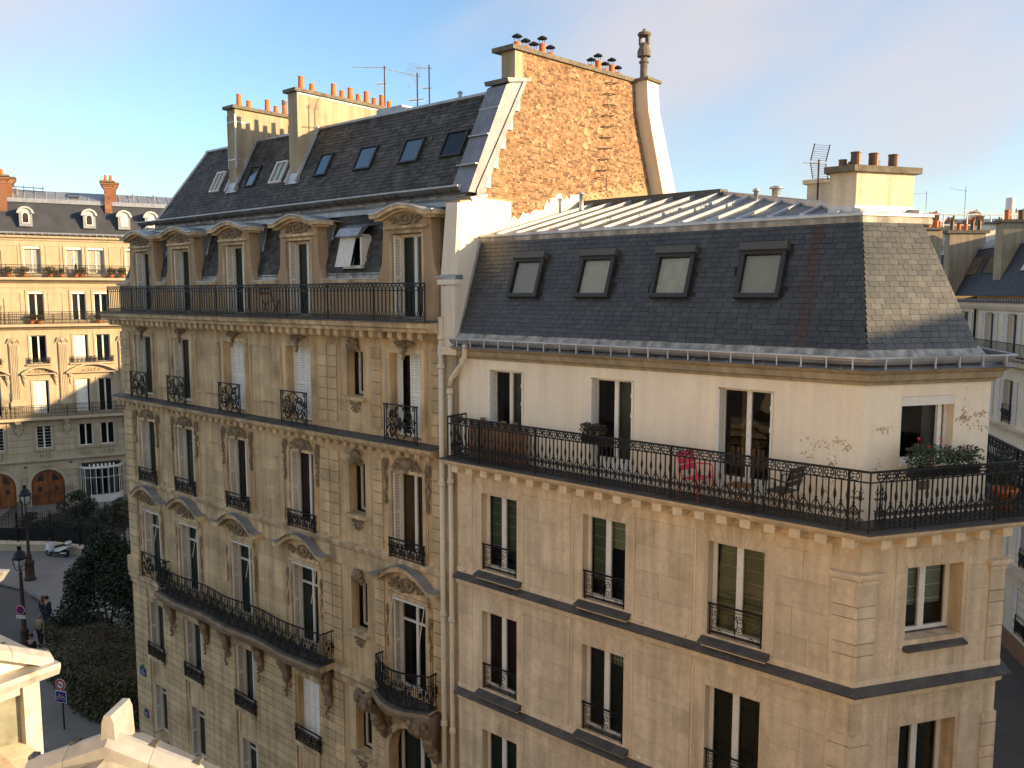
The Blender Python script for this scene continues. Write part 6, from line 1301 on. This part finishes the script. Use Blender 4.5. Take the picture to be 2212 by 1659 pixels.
# ------------------------------------------------------------------ balcony furniture
def strip(C, name, m, pts, w_, r=.012): pass
def garden_chair(label, m, p, yaw, z):
    a_ = rad(90-AZ); wx_, wy_, _ = world_of(BO, AZ, (*p, 0)); t = thing('garden_chair', label, 'chair', (wx_, wy_, z), AZ-yaw); C = Ctx(t); w2 = .25
    for s_ in (-1, 1):
        C.put('leg', MB().tube([(.2, s_*w2, .0), (.17, s_*w2, .4), (.15, s_*w2, .62), (.1, s_*w2, .64), (-.2, s_*w2, .61)], .013, 5), m)
        C.put('leg', MB().tube([(-.24, s_*w2, .0), (-.17, s_*(w2-.01), .38), (-.3, s_*(w2-.02), .86)], .013, 5), m)
    for k in range(7): C.put('seat_slat', MB().box(-.17+k*.052, -.125+k*.052, -w2, w2, .385+.003*k, .395+.003*k), m)
    for k in range(3):
        z0 = .52+k*.12; C.put('back_slat', MB().add([(-.212-.027*(z-.5)/.1, s_*(w2-.02), z) for z in (z0, z0+.1) for s_ in (-1, 1)]+[(-.232-.027*(z-.5)/.1, s_*(w2-.02), z) for z in (z0, z0+.1) for s_ in (-1, 1)], [(0, 1, 3, 2), (4, 5, 7, 6), (0, 1, 5, 4), (2, 3, 7, 6)]), m)
    return t
garden_chair('bright pink metal garden chair on the long balcony', 'pink', (-2.88, -.33), -8, 14.16)
garden_chair('dark green metal garden chair on the long balcony near the corner', 'chair_dark', (-1.25, -.3), 172, 14.16)
t = thing('folding_table', 'low folding wooden table between the two garden chairs', 'table', world_of(BO, AZ, (-2.02, -.33, 14.16)), AZ); C = Ctx(t)
for k in range(6): C.put('table_slat', MB().box(-.2+k*.07, -.14+k*.07, -.2, .2, .38, .395), 'wood_table')
for s_ in (-1, 1): C.put('leg', MB().tube([(-.2, s_*.17, 0), (.2, s_*.17, .38)], .016, 4), 'wood_table'); C.put('leg', MB().tube([(.2, s_*.14, 0), (-.2, s_*.14, .38)], .016, 4), 'wood_table')
t = thing('wooden_screen', 'weathered wooden boards leaning behind the far end of the long balcony', 'boards', world_of(BO, AZ, (-9.0, -.25, 14.16)), AZ); C = Ctx(t)
for k in range(11): C.put('plank', ubox('wood'), None, M=TRS((.05+k*.165, .0+.01*(k % 3), 0), (rad(-7+rnd.uniform(-2, 2)), rnd.uniform(-.03, .03), 0), (.15, .02, rnd.uniform(.78, .98))))
def leafball(mb, c, rx, ry, rz, n_, s_, r, shell=.55, flat=0):
    for _ in range(n_):
        while True:
            p = Vector((r.uniform(-1, 1), r.uniform(-1, 1), r.uniform(-1, 1)))
            if shell < p.length < 1: break
        q = Vector((c[0]+p.x*rx, c[1]+p.y*ry, c[2]+p.z*rz)); u_ = Vector((r.gauss(0, 1), r.gauss(0, 1), r.gauss(0, 1))).normalized(); v_ = u_.orthogonal().normalized(); k = s_*r.uniform(.6, 1.3)
        mb.add([q-u_*k*.5, q+v_*k*.28, q+u_*k*.5, q-v_*k*.28], [(0, 1, 2, 3)])
def planter(loc, az, w_, label, m, boxm='black', flowers=0, h=.2, r_=.16, seed=0, n_=420, cat='planter', group=None):
    t = thing('window_box', label, cat, loc, az, group); C = Ctx(t); r = random.Random(seed)
    C.put('trough', MB().prism([(-.08, .15), (-.06, 0), (.06, 0), (.08, .15), (.06, .15), (.05, .12), (-.05, .12), (-.06, .15)], 'x', -w_/2, w_/2), boxm)
    mb = MB()
    for k in range(max(2, int(w_/.16))): leafball(mb, (-w_/2+w_*(k+.5)/max(2, int(w_/.16)), 0, .2+h*.5), .15, r_, h*.75, n_//max(2, int(w_/.16)), .06, r, .2)
    C.put('foliage', mb, m)
    for k in range(flowers):
        q = MB(); c = (r.uniform(-w_/2, w_/2), r.uniform(-.1, .1), .2+h*r.uniform(.8, 1.5)); leafball(q, c, .03, .03, .025, 22, .03, r, 0); q.tube([c, (c[0], c[1], .2)], .003, 3); C.put('flower', q, 'petal')
    return t
def on_c(x, y): c = dC*x+Vector((-dC.y, dC.x))*y; return c
c = on_c(.82, -.5); planter(world_of(BO, AZ, (c.x, c.y, 14.98)), 73.2, .55, 'dark window box of tall red geraniums on the corner railing', 'leaf_mid', flowers=4, seed=1, h=.3, r_=.2, n_=950)
c = on_c(1.55, -.5); planter(world_of(BO, AZ, (c.x, c.y, 14.98)), 73.2, .75, 'wide window box of low geraniums on the corner railing', 'leaf_mid', flowers=5, seed=2, h=.24, r_=.2, n_=1000)
planter(world_of(BO, AZ, (-5.15, -.5, 14.98)), AZ, .5, 'window box of dark red foliage hung on the long balcony', 'leaf_wine', seed=3, h=.16)
c = on_c(3.0, -.1); t = thing('plant_pot', 'terracotta pot with a straggling shrub at the end of the corner balcony', 'plant pot', world_of(BO, AZ, (c.x, c.y, 14.16))); C = Ctx(t); C.put('pot', MB().lathe([(.13, 0), (.19, .33), (.21, .34), (.21, .4), (.17, .4), (.16, .3)], n=14), 'terracotta', True); mb = MB(); leafball(mb, (0.05, .15, .75), .25, .3, .35, 500, .07, random.Random(4), .1); C.put('foliage', mb, 'leaf_dark')
t = thing('folding_chair', 'folding bistro chair behind the top railing of the ornate building', 'chair', world_of(AO, AZ, (9.95, -.3, 17.345)), AZ); C = Ctx(t)
for s_ in (-1, 1): C.put('leg', MB().tube([(-.2, s_*.19, 0), (.2, s_*.19, .46)], .012, 4), 'iron'); C.put('leg', MB().tube([(.22, s_*.17, 0), (-.1, s_*.17, .45), (-.24, s_*.17, .86)], .012, 4), 'iron')
for k in range(5): C.put('seat_slat', MB().box(-.17+k*.075, -.11+k*.075, -.19, .19, .45, .465), 'wood')
for k in range(2): C.put('back_slat', MB().box(-.25+.02*k, -.235+.02*k, -.19, .19, .78-.14*k, .84-.14*k), 'wood')
# potted plants along the sunlit house's balconies
pl = random.Random(9)
for k, (x, z, sz, m_, lab) in enumerate(((2.9, 19.36, .45, 'leaf_rust', 'rusty low shrub in a trough on the upper balcony of the sunlit house'), (4.75, 19.36, .5, 'leaf_wine', 'round dark red ball shrub on the upper balcony of the sunlit house'), (5.55, 19.36, .3, 'leaf_mid', 'small green plant beside the red ball shrub'), (6.62, 19.36, .42, 'leaf_dark', 'dark cone shaped conifer on the upper balcony of the sunlit house'), (7.1, 19.36, .4, 'leaf_rust', 'rust coloured shrub next to the cone conifer'), (9.3, 19.36, .45, 'leaf_dark', 'dark bushy plant beside a round red shrub'), (10.15, 19.36, .45, 'leaf_wine', 'round red shrub at the end of the upper balcony'), (1.75, 19.36, .4, 'leaf_mid', 'loose green plant beside the iron screen'), (3.2, 15.52, .42, 'leaf_rust', 'rust coloured plant on the middle balcony of the sunlit house'), (3.75, 15.52, .42, 'leaf_rust', 'paired rust coloured plant on the middle balcony of the sunlit house'), (8.2, 15.52, .5, 'leaf_wine', 'upright red flowering plant on the middle balcony'))):
    t = thing('potted_plant', lab, 'potted plant', world_of(LO, LZ, (x, -.42, z)), LZ, 'pots on the sunlit balconies'); C = Ctx(t); C.put('pot', MB().lathe([(.13, 0), (.19, .28), (.2, .34), (.15, .34)], n=10), 'terracotta', True); mb = MB()
    if k == 3:
        for q in range(5): leafball(mb, (0, 0, .42+q*.16), .24-.045*q, .24-.045*q, .12, 90, .08, pl, .2)
    else: leafball(mb, (0, 0, .42+sz*.45), sz*.8, sz*.6, sz*.6, 260, .11, pl, .2)
    C.put('foliage', mb, m_)

# ------------------------------------------------------------------ street: garden wall, iron fences, vegetation
def fence(label, path, z0, h, step=.16, plinth=0, screen=False, group=None, name='iron_fence'):
    t = thing(name, label, 'fence', (path[0][0], path[0][1], 0), 90, group); C = Ctx(t); o = Vector((path[0][0], path[0][1])); bar = MB().tube([(0, 0, .05), (0, 0, h)], .013, 4).lathe([(.02, h), (.03, h+.06), (.002, h+.16)], n=5).mesh('bar', 'iron')
    for i in range(len(path)-1):
        p, q = Vector(path[i])-o, Vector(path[i+1])-o; d = q-p; n_ = int(d.length/step); an = math.atan2(d.y, d.x)
        mb = MB()
        for hh in (.15, h-.15, h-.35): mb.tube([(p.x, p.y, z0+hh), (q.x, q.y, z0+hh)], .02, 4)
        C.put('rail', mb, 'iron')
        for k in range(n_): c = p+d*((k+.5)/n_); C.put('bar', bar, None, M=TRS((c.x, c.y, z0)))
        C.put('post', MB().tube([(p.x, p.y, 0), (p.x, p.y, z0+h+.2)], .05, 6).blob((p.x, p.y, z0+h+.25), .07, .07, .07), 'iron')
        if plinth:
            C.put('plinth', ubox('block_l'), None, M=TRS((p.x+math.sin(an)*.16, p.y-math.cos(an)*.16, 0), (0, 0, an), (d.length, .32, plinth))); C.put('plinth_cap', ubox('trim_b'), None, M=TRS((p.x+math.sin(an)*.22, p.y-math.cos(an)*.22, plinth), (0, 0, an), (d.length, .44, .12)))
        if screen: C.put('privacy_screen', ubox('screen_dark'), None, M=TRS((p.x-math.sin(an)*.05, p.y+math.cos(an)*.05, z0+.1), (0, 0, an), (d.length, .02, .85)))
    return t
fence('black iron fence with spiked bars on a low stone wall behind the white scooter', [(-36.1, 57.1), (-34.6, 57.0), (-32.2, 56.9), (-29.8, 56.1), (-28.2, 55.4)], .75, 1.9, .16, .62, True)
fence('plain black iron fence in front of the carriage doors', [(-45, 58.2), (-40, 58.4), (-36.1, 57.1)], .1, 2.3, .18)
fence('iron fence climbing between the carriage door and the garden', [(-36.1, 57.1), (-37.9, 63.2), (-36.9, 69.0)], .1, 2.0, .2)
fence('iron fence along the far side of the garden', [(-28.2, 55.4), (-30.6, 61.5), (-30.4, 67.8)], .1, 2.0, .2)
fence('iron gate panels beside the corner of the ornate building', [(-28.2, 55.4), (-26.6, 54.3), (-25.4, 53.4), (-23.9, 54.6)], .1, 2.6, .17)
sheet('garden_bed', 'soil', [(-36, 57.4), (-28.3, 56), (-30.4, 67.5), (-36.9, 68.8), (-37.7, 63)], .2, th=.06)
def shrub(loc, rx, ry, h, label, m, n_, s_, seed, name='shrub', cat='shrub', cone=False, group=None, z0=.15, stems=5):
    r = random.Random(seed); t = thing(name, label, cat, loc, 90, group); C = Ctx(t)
    tr = MB()
    for k in range(stems): a_ = r.uniform(0, 6.28); tr.tube([(0, 0, 0), (rx*.3*math.cos(a_), ry*.3*math.sin(a_), h*.45), (rx*.65*math.cos(a_), ry*.65*math.sin(a_), h*.8)], [.06, .035, .01], 5)
    C.put('trunk', tr, 'bark'); mb = MB(); lumps = []
    for k in range(36 if cone else 14):
        a_ = r.uniform(0, 6.28); t_ = r.random(); z = h*(z0+(1-z0)*t_); q = (1-t_)**.75*1.0+.05 if cone else math.sqrt(max(.05, 1-(2*t_-1)**2)); lumps.append((rx*q*.75*math.cos(a_), ry*q*.75*math.sin(a_), z, (.42 if cone else .5)*r.uniform(.7, 1.2)*(.5+.6*q)))
    for x, y, z, k in lumps: leafball(mb, (x, y, z), rx*k, ry*k, min(h*.16, rx*k)*1.15, n_//len(lumps), s_, r, .45)
    C.put('crown', mb, m); return t
shrub((-21.3, 42.6, 0), 2.6, 2.2, 5.1, 'dark dense evergreen shrub tree beside the ornate building', 'leaf_dark', 24000, .17, 3, 'evergreen_tree', 'tree', True)
shrub((-34.2, 64.3, 0), 1.4, 1.2, 2.3, 'bushy dark shrub behind the climbing garden fence', 'leaf_dark', 2600, .16, 5); shrub((-32.6, 60.0, 0), 1.8, 1.2, 1.6, 'low dark shrub in the fenced garden', 'leaf_dark', 2200, .16, 6); shrub((-30.4, 63.0, 0), 1.0, 1.4, 2.2, 'olive shrub by the far garden fence', 'leaf_hedge', 2000, .16, 7); shrub((-35.3, 59.6, 0), .9, 1.1, 1.9, 'dark shrub at the corner of the garden fences', 'leaf_dark', 1500, .16, 8); shrub((-29.2, 58.0, 0), .9, .9, 2.3, 'dark shrub rising behind the stone garden wall', 'leaf_dark', 1500, .16, 10)
shrub((-31.8, 66.2, 0), .8, .8, 1.0, 'rust red shrub below the bow window', 'leaf_wine', 800, .14, 9)
# clipped hedge: a slab of leaves over a dark twiggy core
hp = [(-24.2, 42.2), (-22.8, 39.6), (-21.2, 37.0), (-19.2, 34.7), (-17.7, 33.5), (-16.0, 32.75), (-14.9, 33.0), (-14.9, 34.6), (-16.3, 36.6), (-18.6, 39.0), (-21.2, 41.4), (-23.4, 43.1)]
t = thing('hedge', 'clipped hedge with browning top along the pavement beside the ornate building', 'hedge', (-20, 37, 0)); C = Ctx(t)
def hedge_h(y): return float(np.interp(y, [33, 36, 39, 41.5, 43], [2.15, 2.05, 1.75, 1.25, 1.0]))
C.put('twigs', MB().prism([((p[0]+20)*1., p[1]-37) for p in [(-20+(q[0]+20)*.96, 37.6+(q[1]-37.6)*.94) for q in hp]], 'z', 0, .75), 'leaf_dark')
C.put('twigs', MB().prism([(-20+(q[0]+20)*.9+20, 35.2+(q[1]-35.2)*.8-37) for q in hp[2:9]], 'z', .7, 1.35), 'leaf_dark')
r = random.Random(21); mb = MB(); lf = []
def inside(x, y):
    c_ = False
    for i in range(len(hp)):
        (x1, y1), (x2, y2) = hp[i], hp[i-1]
        if (y1 > y) != (y2 > y) and x < (x2-x1)*(y-y1)/(y2-y1)+x1: c_ = not c_
    return c_
while len(lf) < 34000:
    x, y = r.uniform(-24.4, -14.8), r.uniform(32.6, 43.2)
    if inside(x, y): lf.append((x, y, hedge_h(y)+.1*math.sin(x*1.7+y*.6)+.08*math.sin(y*2.3)-abs(r.gauss(0, .13))))
for i in range(len(hp)):
    p, q = Vector(hp[i]), Vector(hp[(i+1) % len(hp)])
    for k in range(int((q-p).length*1150)): s_ = p.lerp(q, r.random()); b_ = r.gauss(0, .08); lf.append((s_.x+b_, s_.y+r.gauss(0, .08), hedge_h(s_.y)*r.random()**.8))
ntop = 34000; tops = MB()
for i_, (x, y, z) in enumerate(lf):
    c = Vector((x+20, y-37, z)); u_ = Vector((r.gauss(0, 1), r.gauss(0, 1), r.gauss(0, 1))).normalized(); v_ = u_.orthogonal(); k = .12*r.uniform(.6, 1.4); wd_ = .3 if i_ >= ntop else .16; (tops if i_ < ntop and r.random() < .75 else mb).add([c-u_*k*.5, c+v_*k*wd_, c+u_*k*.5, c-v_*k*wd_], [(0, 1, 2, 3)])
C.put('foliage', mb, 'leaf_hedge'); C.put('hedge_top', tops, 'leaf_brown')
t = thing('climbing_vine', 'bare winter vine twigs climbing the corner of the sunlit house', 'vine', world_of(LO, LZ, (10.0, -.1, 0)), LZ); C = Ctx(t); vr = random.Random(3)
for k in range(14):
    x, z, a_ = 0, vr.uniform(.5, 4), vr.uniform(.9, 2.0); pts = [(x, -.05, z)]
    for q in range(9): x += math.cos(a_)*.45*vr.choice((-1, 1, 1)); z += abs(math.sin(a_))*.4; a_ += vr.uniform(-.4, .4); pts.append((x*.6, -.06-vr.random()*.1, z))
    C.put('twig', MB().tube(pts, .015, 3), 'bark')
# ------------------------------------------------------------------ street lamps
def lamp(label, loc, h, pedestal):
    t = thing('street_lamp', label, 'street lamp', loc, 90, 'ornate street lamps'); C = Ctx(t); s_ = 1
    pr = [(.34, 0), (.34, .12), (.28, .2), (.26, 1.0), (.3, 1.05), (.3, 1.15), (.2, 1.25), (.15, 1.5), (.17, 1.56), (.1, 1.7), (.085, 2.6), (.07, h-1.5), (.1, h-1.45), (.06, h-1.36), (.05, h-1.28)] if pedestal else [(.27, 0), (.27, .1), (.2, .2), (.19, .55), (.22, .6), (.13, .75), (.11, 1.4), (.085, h-1.9), (.07, h-1.5), (.1, h-1.45), (.06, h-1.36), (.05, h-1.28)]
    C.put('post', MB().lathe(pr, n=14), 'rust_iron', True); mb = MB()
    for q in range(4): a_ = q*math.pi/2+.4; mb.tube([(0, 0, h-1.3), (.2*math.cos(a_), .2*math.sin(a_), h-1.22), (.29*math.cos(a_), .29*math.sin(a_), h-.9), (.32*math.cos(a_), .32*math.sin(a_), h-.62)], .024, 5)
    C.put('cradle', mb, 'iron'); C.put('globe', MB().lathe([(.1, h-1.18), (.2, h-.98), (.25, h-.64)], n=14), 'lamp_glass', True)
    C.put('hood', MB().lathe([(.36, h-.64), (.36, h-.56), (.29, h-.5), (.27, h-.36), (.16, h-.24), (.1, h-.2), (.09, h-.08), (.13, h-.06), (.1, h), (.02, h+.02)], n=14), 'iron', True); return t
lamp('ornate black lamp on a tall fluted pedestal at the pavement edge', (-30.3, 50.94, .13), 6.05, True)
l2 = lamp('slender black street lamp carrying the round no parking sign', (-25.1, 41.4, .13), 5.1, False)
def disc(r_, y0, y1, n_=24): return MB().prism([(r_*math.cos(2*math.pi*i/n_), r_*math.sin(2*math.pi*i/n_)) for i in range(n_)], 'y', y0, y1)
t = thing('no_parking_sign', 'round blue and red no parking sign with a white tow plate on the lamp post', 'road sign', (-25.15, 41.28, 1.92), 98); C = Ctx(t)
C.put('rim', disc(.24, -.02, .0), 'sign_white'); C.put('ring', disc(.225, -.026, -.0205), 'sign_red'); C.put('field', disc(.16, -.031, -.0265), 'sign_blue'); C.put('slash', ubox('sign_red'), None, M=TRS((-.13, -.036, .1), (0, rad(42), 0), (.26, .004, .045)))
C.put('tow_plate', MB().box(-.26, .26, -.02, .0, -.46, -.28), 'sign_white'); mb = MB(); mb.box(-.2, -.06, -.026, -.021, -.4, -.375); mb.add([(-.1, -.025, -.4), (-.08, -.025, -.4), (0, -.025, -.32), (-.02, -.025, -.32)], [(0, 1, 2, 3)]); mb.box(.03, .2, -.026, -.021, -.365, -.345); mb.prism([(.17, -.385), (.22, -.355), (.17, -.33)], 'y', -.026, -.021)
for xx, zz in ((-.19, -.415), (-.08, -.415), (.04, -.38)): mb.box(xx-.015, xx+.015, -.026, -.021, zz-.01, zz+.012)
C.put('tow_pictogram', mb, 'black')
t = thing('road_sign', 'post with no left turn disc above a blue end of cycle lane plate', 'road sign', (-18.5, 32.74, .13), 104); C = Ctx(t)
C.put('post', MB().tube([(0, .05, 0), (0, .05, 2.25)], .035, 8), 'rust_iron', True); C.put('rim', disc(.245, -.03, -.012), 'sign_white', M=TRS((0, 0, 1.95))); C.put('ring', disc(.225, -.036, -.0305), 'sign_red', M=TRS((0, 0, 1.95))); C.put('field', disc(.15, -.041, -.0365), 'sign_white', M=TRS((0, 0, 1.95)))
mb = MB(); mb.tube([(.06, -.044, 1.86), (.06, -.044, 1.95), (.03, -.044, 1.98), (-.03, -.044, 1.96), (-.1, -.044, 1.95)], .013, 4); mb.prism([(-.14, 1.95), (-.09, 1.98), (-.09, 1.92)], 'y', -.048, -.043); C.put('turn_arrow', mb, 'black'); C.put('slash', ubox('sign_red'), None, M=TRS((-.125, -.052, 2.05), (0, rad(42), 0), (.29, .004, .035)))
C.put('plate', MB().box(-.26, .26, -.03, -.012, 1.18, 1.68), 'sign_white'); C.put('plate_field', MB().box(-.235, .235, -.035, -.0305, 1.205, 1.655), 'sign_blue'); mb = MB(); mb.ring(-.12, 1.38, .075, .008, -.039, 4, 16); mb.ring(.12, 1.38, .075, .008, -.039, 4, 16); mb.tube([(-.12, -.039, 1.38), (-.06, -.039, 1.5), (.07, -.039, 1.48), (0, -.039, 1.38), (-.12, -.039, 1.38)], .007, 4); mb.tube([(.12, -.039, 1.38), (.06, -.039, 1.53), (.11, -.039, 1.54)], .007, 4); mb.tube([(-.0, -.039, 1.38), (-.07, -.039, 1.54)], .007, 4); mb.tube([(-.1, -.039, 1.545), (-.04, -.039, 1.545)], .01, 4); C.put('cycle_pictogram', mb, 'sign_white'); C.put('slash', ubox('sign_red'), None, M=TRS((-.24, -.05, 1.2), (0, rad(-44), 0), (.64, .004, .04)))
# ------------------------------------------------------------------ scooters
def scooter(label, loc, az, body):
    t = thing('motor_scooter', label, 'scooter', loc, az, 'parked scooters'); C = Ctx(t)
    for x in (-.68, .68):
        w_ = C.put('wheel', MB().tube([(x+.2*math.cos(a_), 0, .26+.2*math.sin(a_)) for a_ in np.linspace(0, 2*math.pi, 17)[:-1]], .065, 7, True), 'tyre', True); sub('rim', w_, MB().prism([(x+.14*math.cos(a_), .26+.14*math.sin(a_)) for a_ in np.linspace(0, 2*math.pi, 13)[:-1]], 'y', -.03, .03), 'chrome')
    C.put('front_fairing', MB().add([(-.95, -.02, .5), (-.95, .02, .5), (-.62, -.2, .55), (-.62, .2, .55), (-.5, -.24, .85), (-.5, .24, .85), (-.62, -.12, 1.02), (-.62, .12, 1.02), (-.42, -.2, .35), (-.42, .2, .35), (-.8, -.1, .8), (-.8, .1, .8)], [(0, 2, 10), (1, 11, 3), (0, 1, 11, 10), (2, 4, 6, 10), (3, 11, 7, 5), (10, 11, 7, 6), (2, 8, 4), (3, 5, 9), (4, 5, 7, 6), (8, 9, 5, 4), (0, 1, 3, 2)]), body)
    C.put('front_mudguard', MB().prism([(-.98, .42), (-.8, .52), (-.6, .5), (-.42, .38), (-.5, .36), (-.68, .46), (-.9, .38)], 'y', -.09, .09), body); C.put('windscreen', MB().add([(-.7, -.2, .98), (-.7, .2, .98), (-.52, -.16, 1.3), (-.52, .16, 1.3)], [(0, 1, 3, 2)]), 'glass_lamp')
    C.put('footboard', MB().prism([(-.5, .26), (.35, .26), (.3, .36), (-.1, .38), (-.45, .34)], 'y', -.22, .22), 'black'); C.put('side_panel', MB().prism([(-.15, .4), (.3, .42), (.98, .72), (1.02, .86), (.6, .78), (.1, .62)], 'y', -.2, .2), body); C.put('engine', MB().prism([(.2, .2), (.8, .2), (.85, .4), (.3, .45)], 'y', -.16, .16), 'black')
    C.put('seat', MB().prism([(-.08, .66), (.1, .68), (.6, .84), (.95, .9), (.92, .98), (.5, .94), (.3, .82), (-.05, .78)], 'y', -.17, .17), 'black'); C.put('tail_unit', MB().prism([(.75, .95), (.98, .92), (1.06, 1.0), (1.0, 1.14), (.8, 1.12)], 'y', -.17, .17), body)
    C.put('handlebar', MB().tube([(-.42, -.36, 1.06), (-.48, -.1, 1.02), (-.48, .1, 1.02), (-.42, .36, 1.06)], .018, 6), 'black'); C.put('mirror', MB().tube([(-.44, -.3, 1.06), (-.5, -.38, 1.22)], .008, 4).blob((-.5, -.4, 1.25), .03, .07, .045), 'black'); C.put('mirror', MB().tube([(-.44, .3, 1.06), (-.5, .38, 1.22)], .008, 4).blob((-.5, .4, 1.25), .03, .07, .045), 'black')
    C.put('headlight', MB().blob((-.83, 0, .72), .06, .12, .06), 'lamp_glass', True); C.put('tail_light', MB().box(1.04, 1.06, -.1, .1, .93, .99), 'sign_red'); C.put('exhaust', MB().tube([(.3, -.2, .3), (.9, -.24, .36)], .05, 8), 'chrome', True); C.put('kickstand', MB().tube([(.1, -.15, .28), (.15, -.2, 0)], .015, 5), 'black'); return t
scooter('white maxi scooter parked in front of the low garden wall', (-31.1, 55.6, .13), 103, 'scooter_white')
scooter('black scooter parked at the edge by the plain iron fence', (-37.9, 56.4, .13), 70, 'black')
# ------------------------------------------------------------------ people
def skin_mesh(name, parent, joints, edges, m, sub_=1):
    me = bpy.data.meshes.new(name); me.from_pydata([j[0] for j in joints], edges, []); me.materials.append(MATS[m]); o = link(name, me, parent)
    md = o.modifiers.new('skin', 'SKIN'); md.use_smooth_shade = True
    for i, j in enumerate(joints): me.skin_vertices[0].data[i].radius = j[1] if isinstance(j[1], tuple) else (j[1], j[1])
    me.skin_vertices[0].data[0].use_root = True
    o.modifiers.new('sub', 'SUBSURF').levels = sub_; o.modifiers['sub'].render_levels = sub_; return o
def person(label, loc, az, h, top, legs, hair, long_hair=False, cap=False, hood=None, hold=None, stride=.08):
    t = thing('person', label, 'person', loc, az, None); k = h/1.75
    def s(*p): return tuple(c*k for c in p)
    arm = .5 if hold else .0
    J = [(s(0, 0, .95), .12*k), (s(0, 0, 1.2), .125*k), (s(0, 0, 1.42), .13*k), (s(0, 0, 1.52), .055*k), (s(0, -.01, 1.6), .07*k), (s(0, -.015, 1.68), .085*k), (s(0, 0, 1.74), .06*k)]; Ed = [(0, 1), (1, 2), (2, 3), (3, 4), (4, 5), (5, 6)]
    L_ = []; Lk = []
    for i, sg in enumerate((-1, 1)):
        b = len(J); J += [(s(sg*.1, 0, .9), .095*k), (s(sg*.11, -sg*stride*.5-.02, .5), .065*k), (s(sg*.11, -sg*stride, .1), .045*k), (s(sg*.11, -sg*stride-.13, .04), .04*k)]; Ed += [(0, b), (b, b+1), (b+1, b+2), (b+2, b+3)]
        b2 = len(J); hx = (.06 if hold else .26)
        J += [(s(sg*.19, 0, 1.4), .06*k), (s(sg*.26, .02-.06*arm, 1.12), .048*k), (s(sg*(.24 if not hold else .14), -.06-.36*arm, .9+.24*arm), .036*k), (s(sg*(.235 if not hold else .1), -.1-.42*arm, .82+.3*arm), .03*k)]; Ed += [(2, b2), (b2, b2+1), (b2+1, b2+2), (b2+2, b2+3)]
        hb = len(J)
        for f in range(5): J.append((s(sg*(.235 if not hold else .1)+.016*(f-2), -.12-.44*arm-(.01 if f else .03), .75+.3*arm+(.03 if f == 0 else .006*abs(f-2))), .009*k)); Ed.append((b2+3, hb+f))
    skin_mesh('body', t, J, Ed, 'skin')
    C = Ctx(t)
    # coat
    CJ = [(s(0, 0, .84), (.2*k, .15*k)), (s(0, 0, 1.1), (.18*k, .14*k)), (s(0, 0, 1.38), (.2*k, .14*k)), (s(0, 0, 1.5), .08*k)]; CE = [(0, 1), (1, 2), (2, 3)]
    for sg in (-1, 1): b = len(CJ); CJ += [(s(sg*.2, 0, 1.4), .08*k), (s(sg*.265, .02-.06*arm, 1.12), .066*k), (s(sg*(.24 if not hold else .14), -.06-.36*arm, .92+.24*arm), .05*k)]; CE += [(2, b), (b, b+1), (b+1, b+2)]
    skin_mesh('coat', t, CJ, CE, top)
    TJ = [(s(0, 0, .95), .14*k)]; TE = []
    for sg in (-1, 1): b = len(TJ); TJ += [(s(sg*.1, 0, .88), .115*k), (s(sg*.11, -sg*stride*.5-.02, .5), .085*k), (s(sg*.11, -sg*stride, .1), .065*k)]; TE += [(0, b), (b, b+1), (b+1, b+2)]
    skin_mesh('trousers', t, TJ, TE, legs)
    for sg in (-1, 1): C.put('shoe', MB().blob(s(sg*.11, -sg*stride-.08, .045), .05*k, .14*k, .045*k, 8, 5), 'cloth_black', True)
    mb = MB(); mb.blob(s(0, .03, 1.68), .1*k, .105*k, .1*k, 10, 6)
    if long_hair: mb.blob(s(0, .07, 1.52), .1*k, .07*k, .2*k, 10, 6)
    C.put('hair', mb, hair, True)
    f = MB(); f.blob(s(0, -.105, 1.645), .014*k, .02*k, .022*k, 6, 4); C.put('nose', f, 'skin', True)
    for sg in (-1, 1): C.put('eye', MB().blob(s(sg*.032, -.088, 1.675), .011*k, .008*k, .008*k, 6, 4), 'hair_dark'); C.put('ear', MB().blob(s(sg*.09, 0, 1.65), .012*k, .02*k, .032*k, 6, 4), 'skin', True)
    C.put('mouth', MB().box(-.025*k, .025*k, -.092*k, -.084*k, 1.6*k, 1.61*k), 'cloth_red')
    if cap: C.put('cap', MB().blob(s(0, .0, 1.74), .11*k, .12*k, .065*k, 10, 5), cap, True)
    if hood: C.put('hood', MB().blob(s(0, .04, 1.68), .135*k, .12*k, .145*k, 10, 6), hood, True)
    return t
person('person with long reddish hair in a black coat walking beside the hedge', (-25.3, 43.6, .13), 285, 1.68, 'cloth_black', 'cloth_jean', 'hair_red', True)
person('dark haired person in a dark jacket and jeans walking beside the red haired one', (-24.95, 43.35, .13), 300, 1.76, 'cloth_navy', 'cloth_jean', 'hair_dark')
person('person in a beige hooded coat coming along the hedge', (-24.05, 41.0, .13), 100, 1.64, 'cloth_beige', 'cloth_black', 'hair_dark', hood='cloth_beige')
person('person in dark clothes and cap holding a reddish bag close to the chest', (-22.95, 38.35, .13), 105, 1.7, 'cloth_black', 'cloth_black', 'hair_dark', cap='cloth_black', hold=True)
a_ = rad(90-105); t = thing('shoulder_bag', 'small reddish bag held by the person in the dark cap', 'bag', (-22.95+.36*math.sin(a_), 38.35-.36*math.cos(a_), 1.2), 105); C = Ctx(t); C.put('bag_body', MB().prism([(-.15, 0), (.15, 0), (.13, .2), (-.13, .2)], 'y', -.05, .05), 'cloth_red'); C.put('bag_flap', MB().box(-.13, .13, -.06, -.051, .1, .2), 'cloth_red'); C.put('strap', MB().tube([(-.12, 0, .2), (-.08, .1, .36), (.08, .1, .36), (.12, 0, .2)], .012, 4), 'cloth_black')
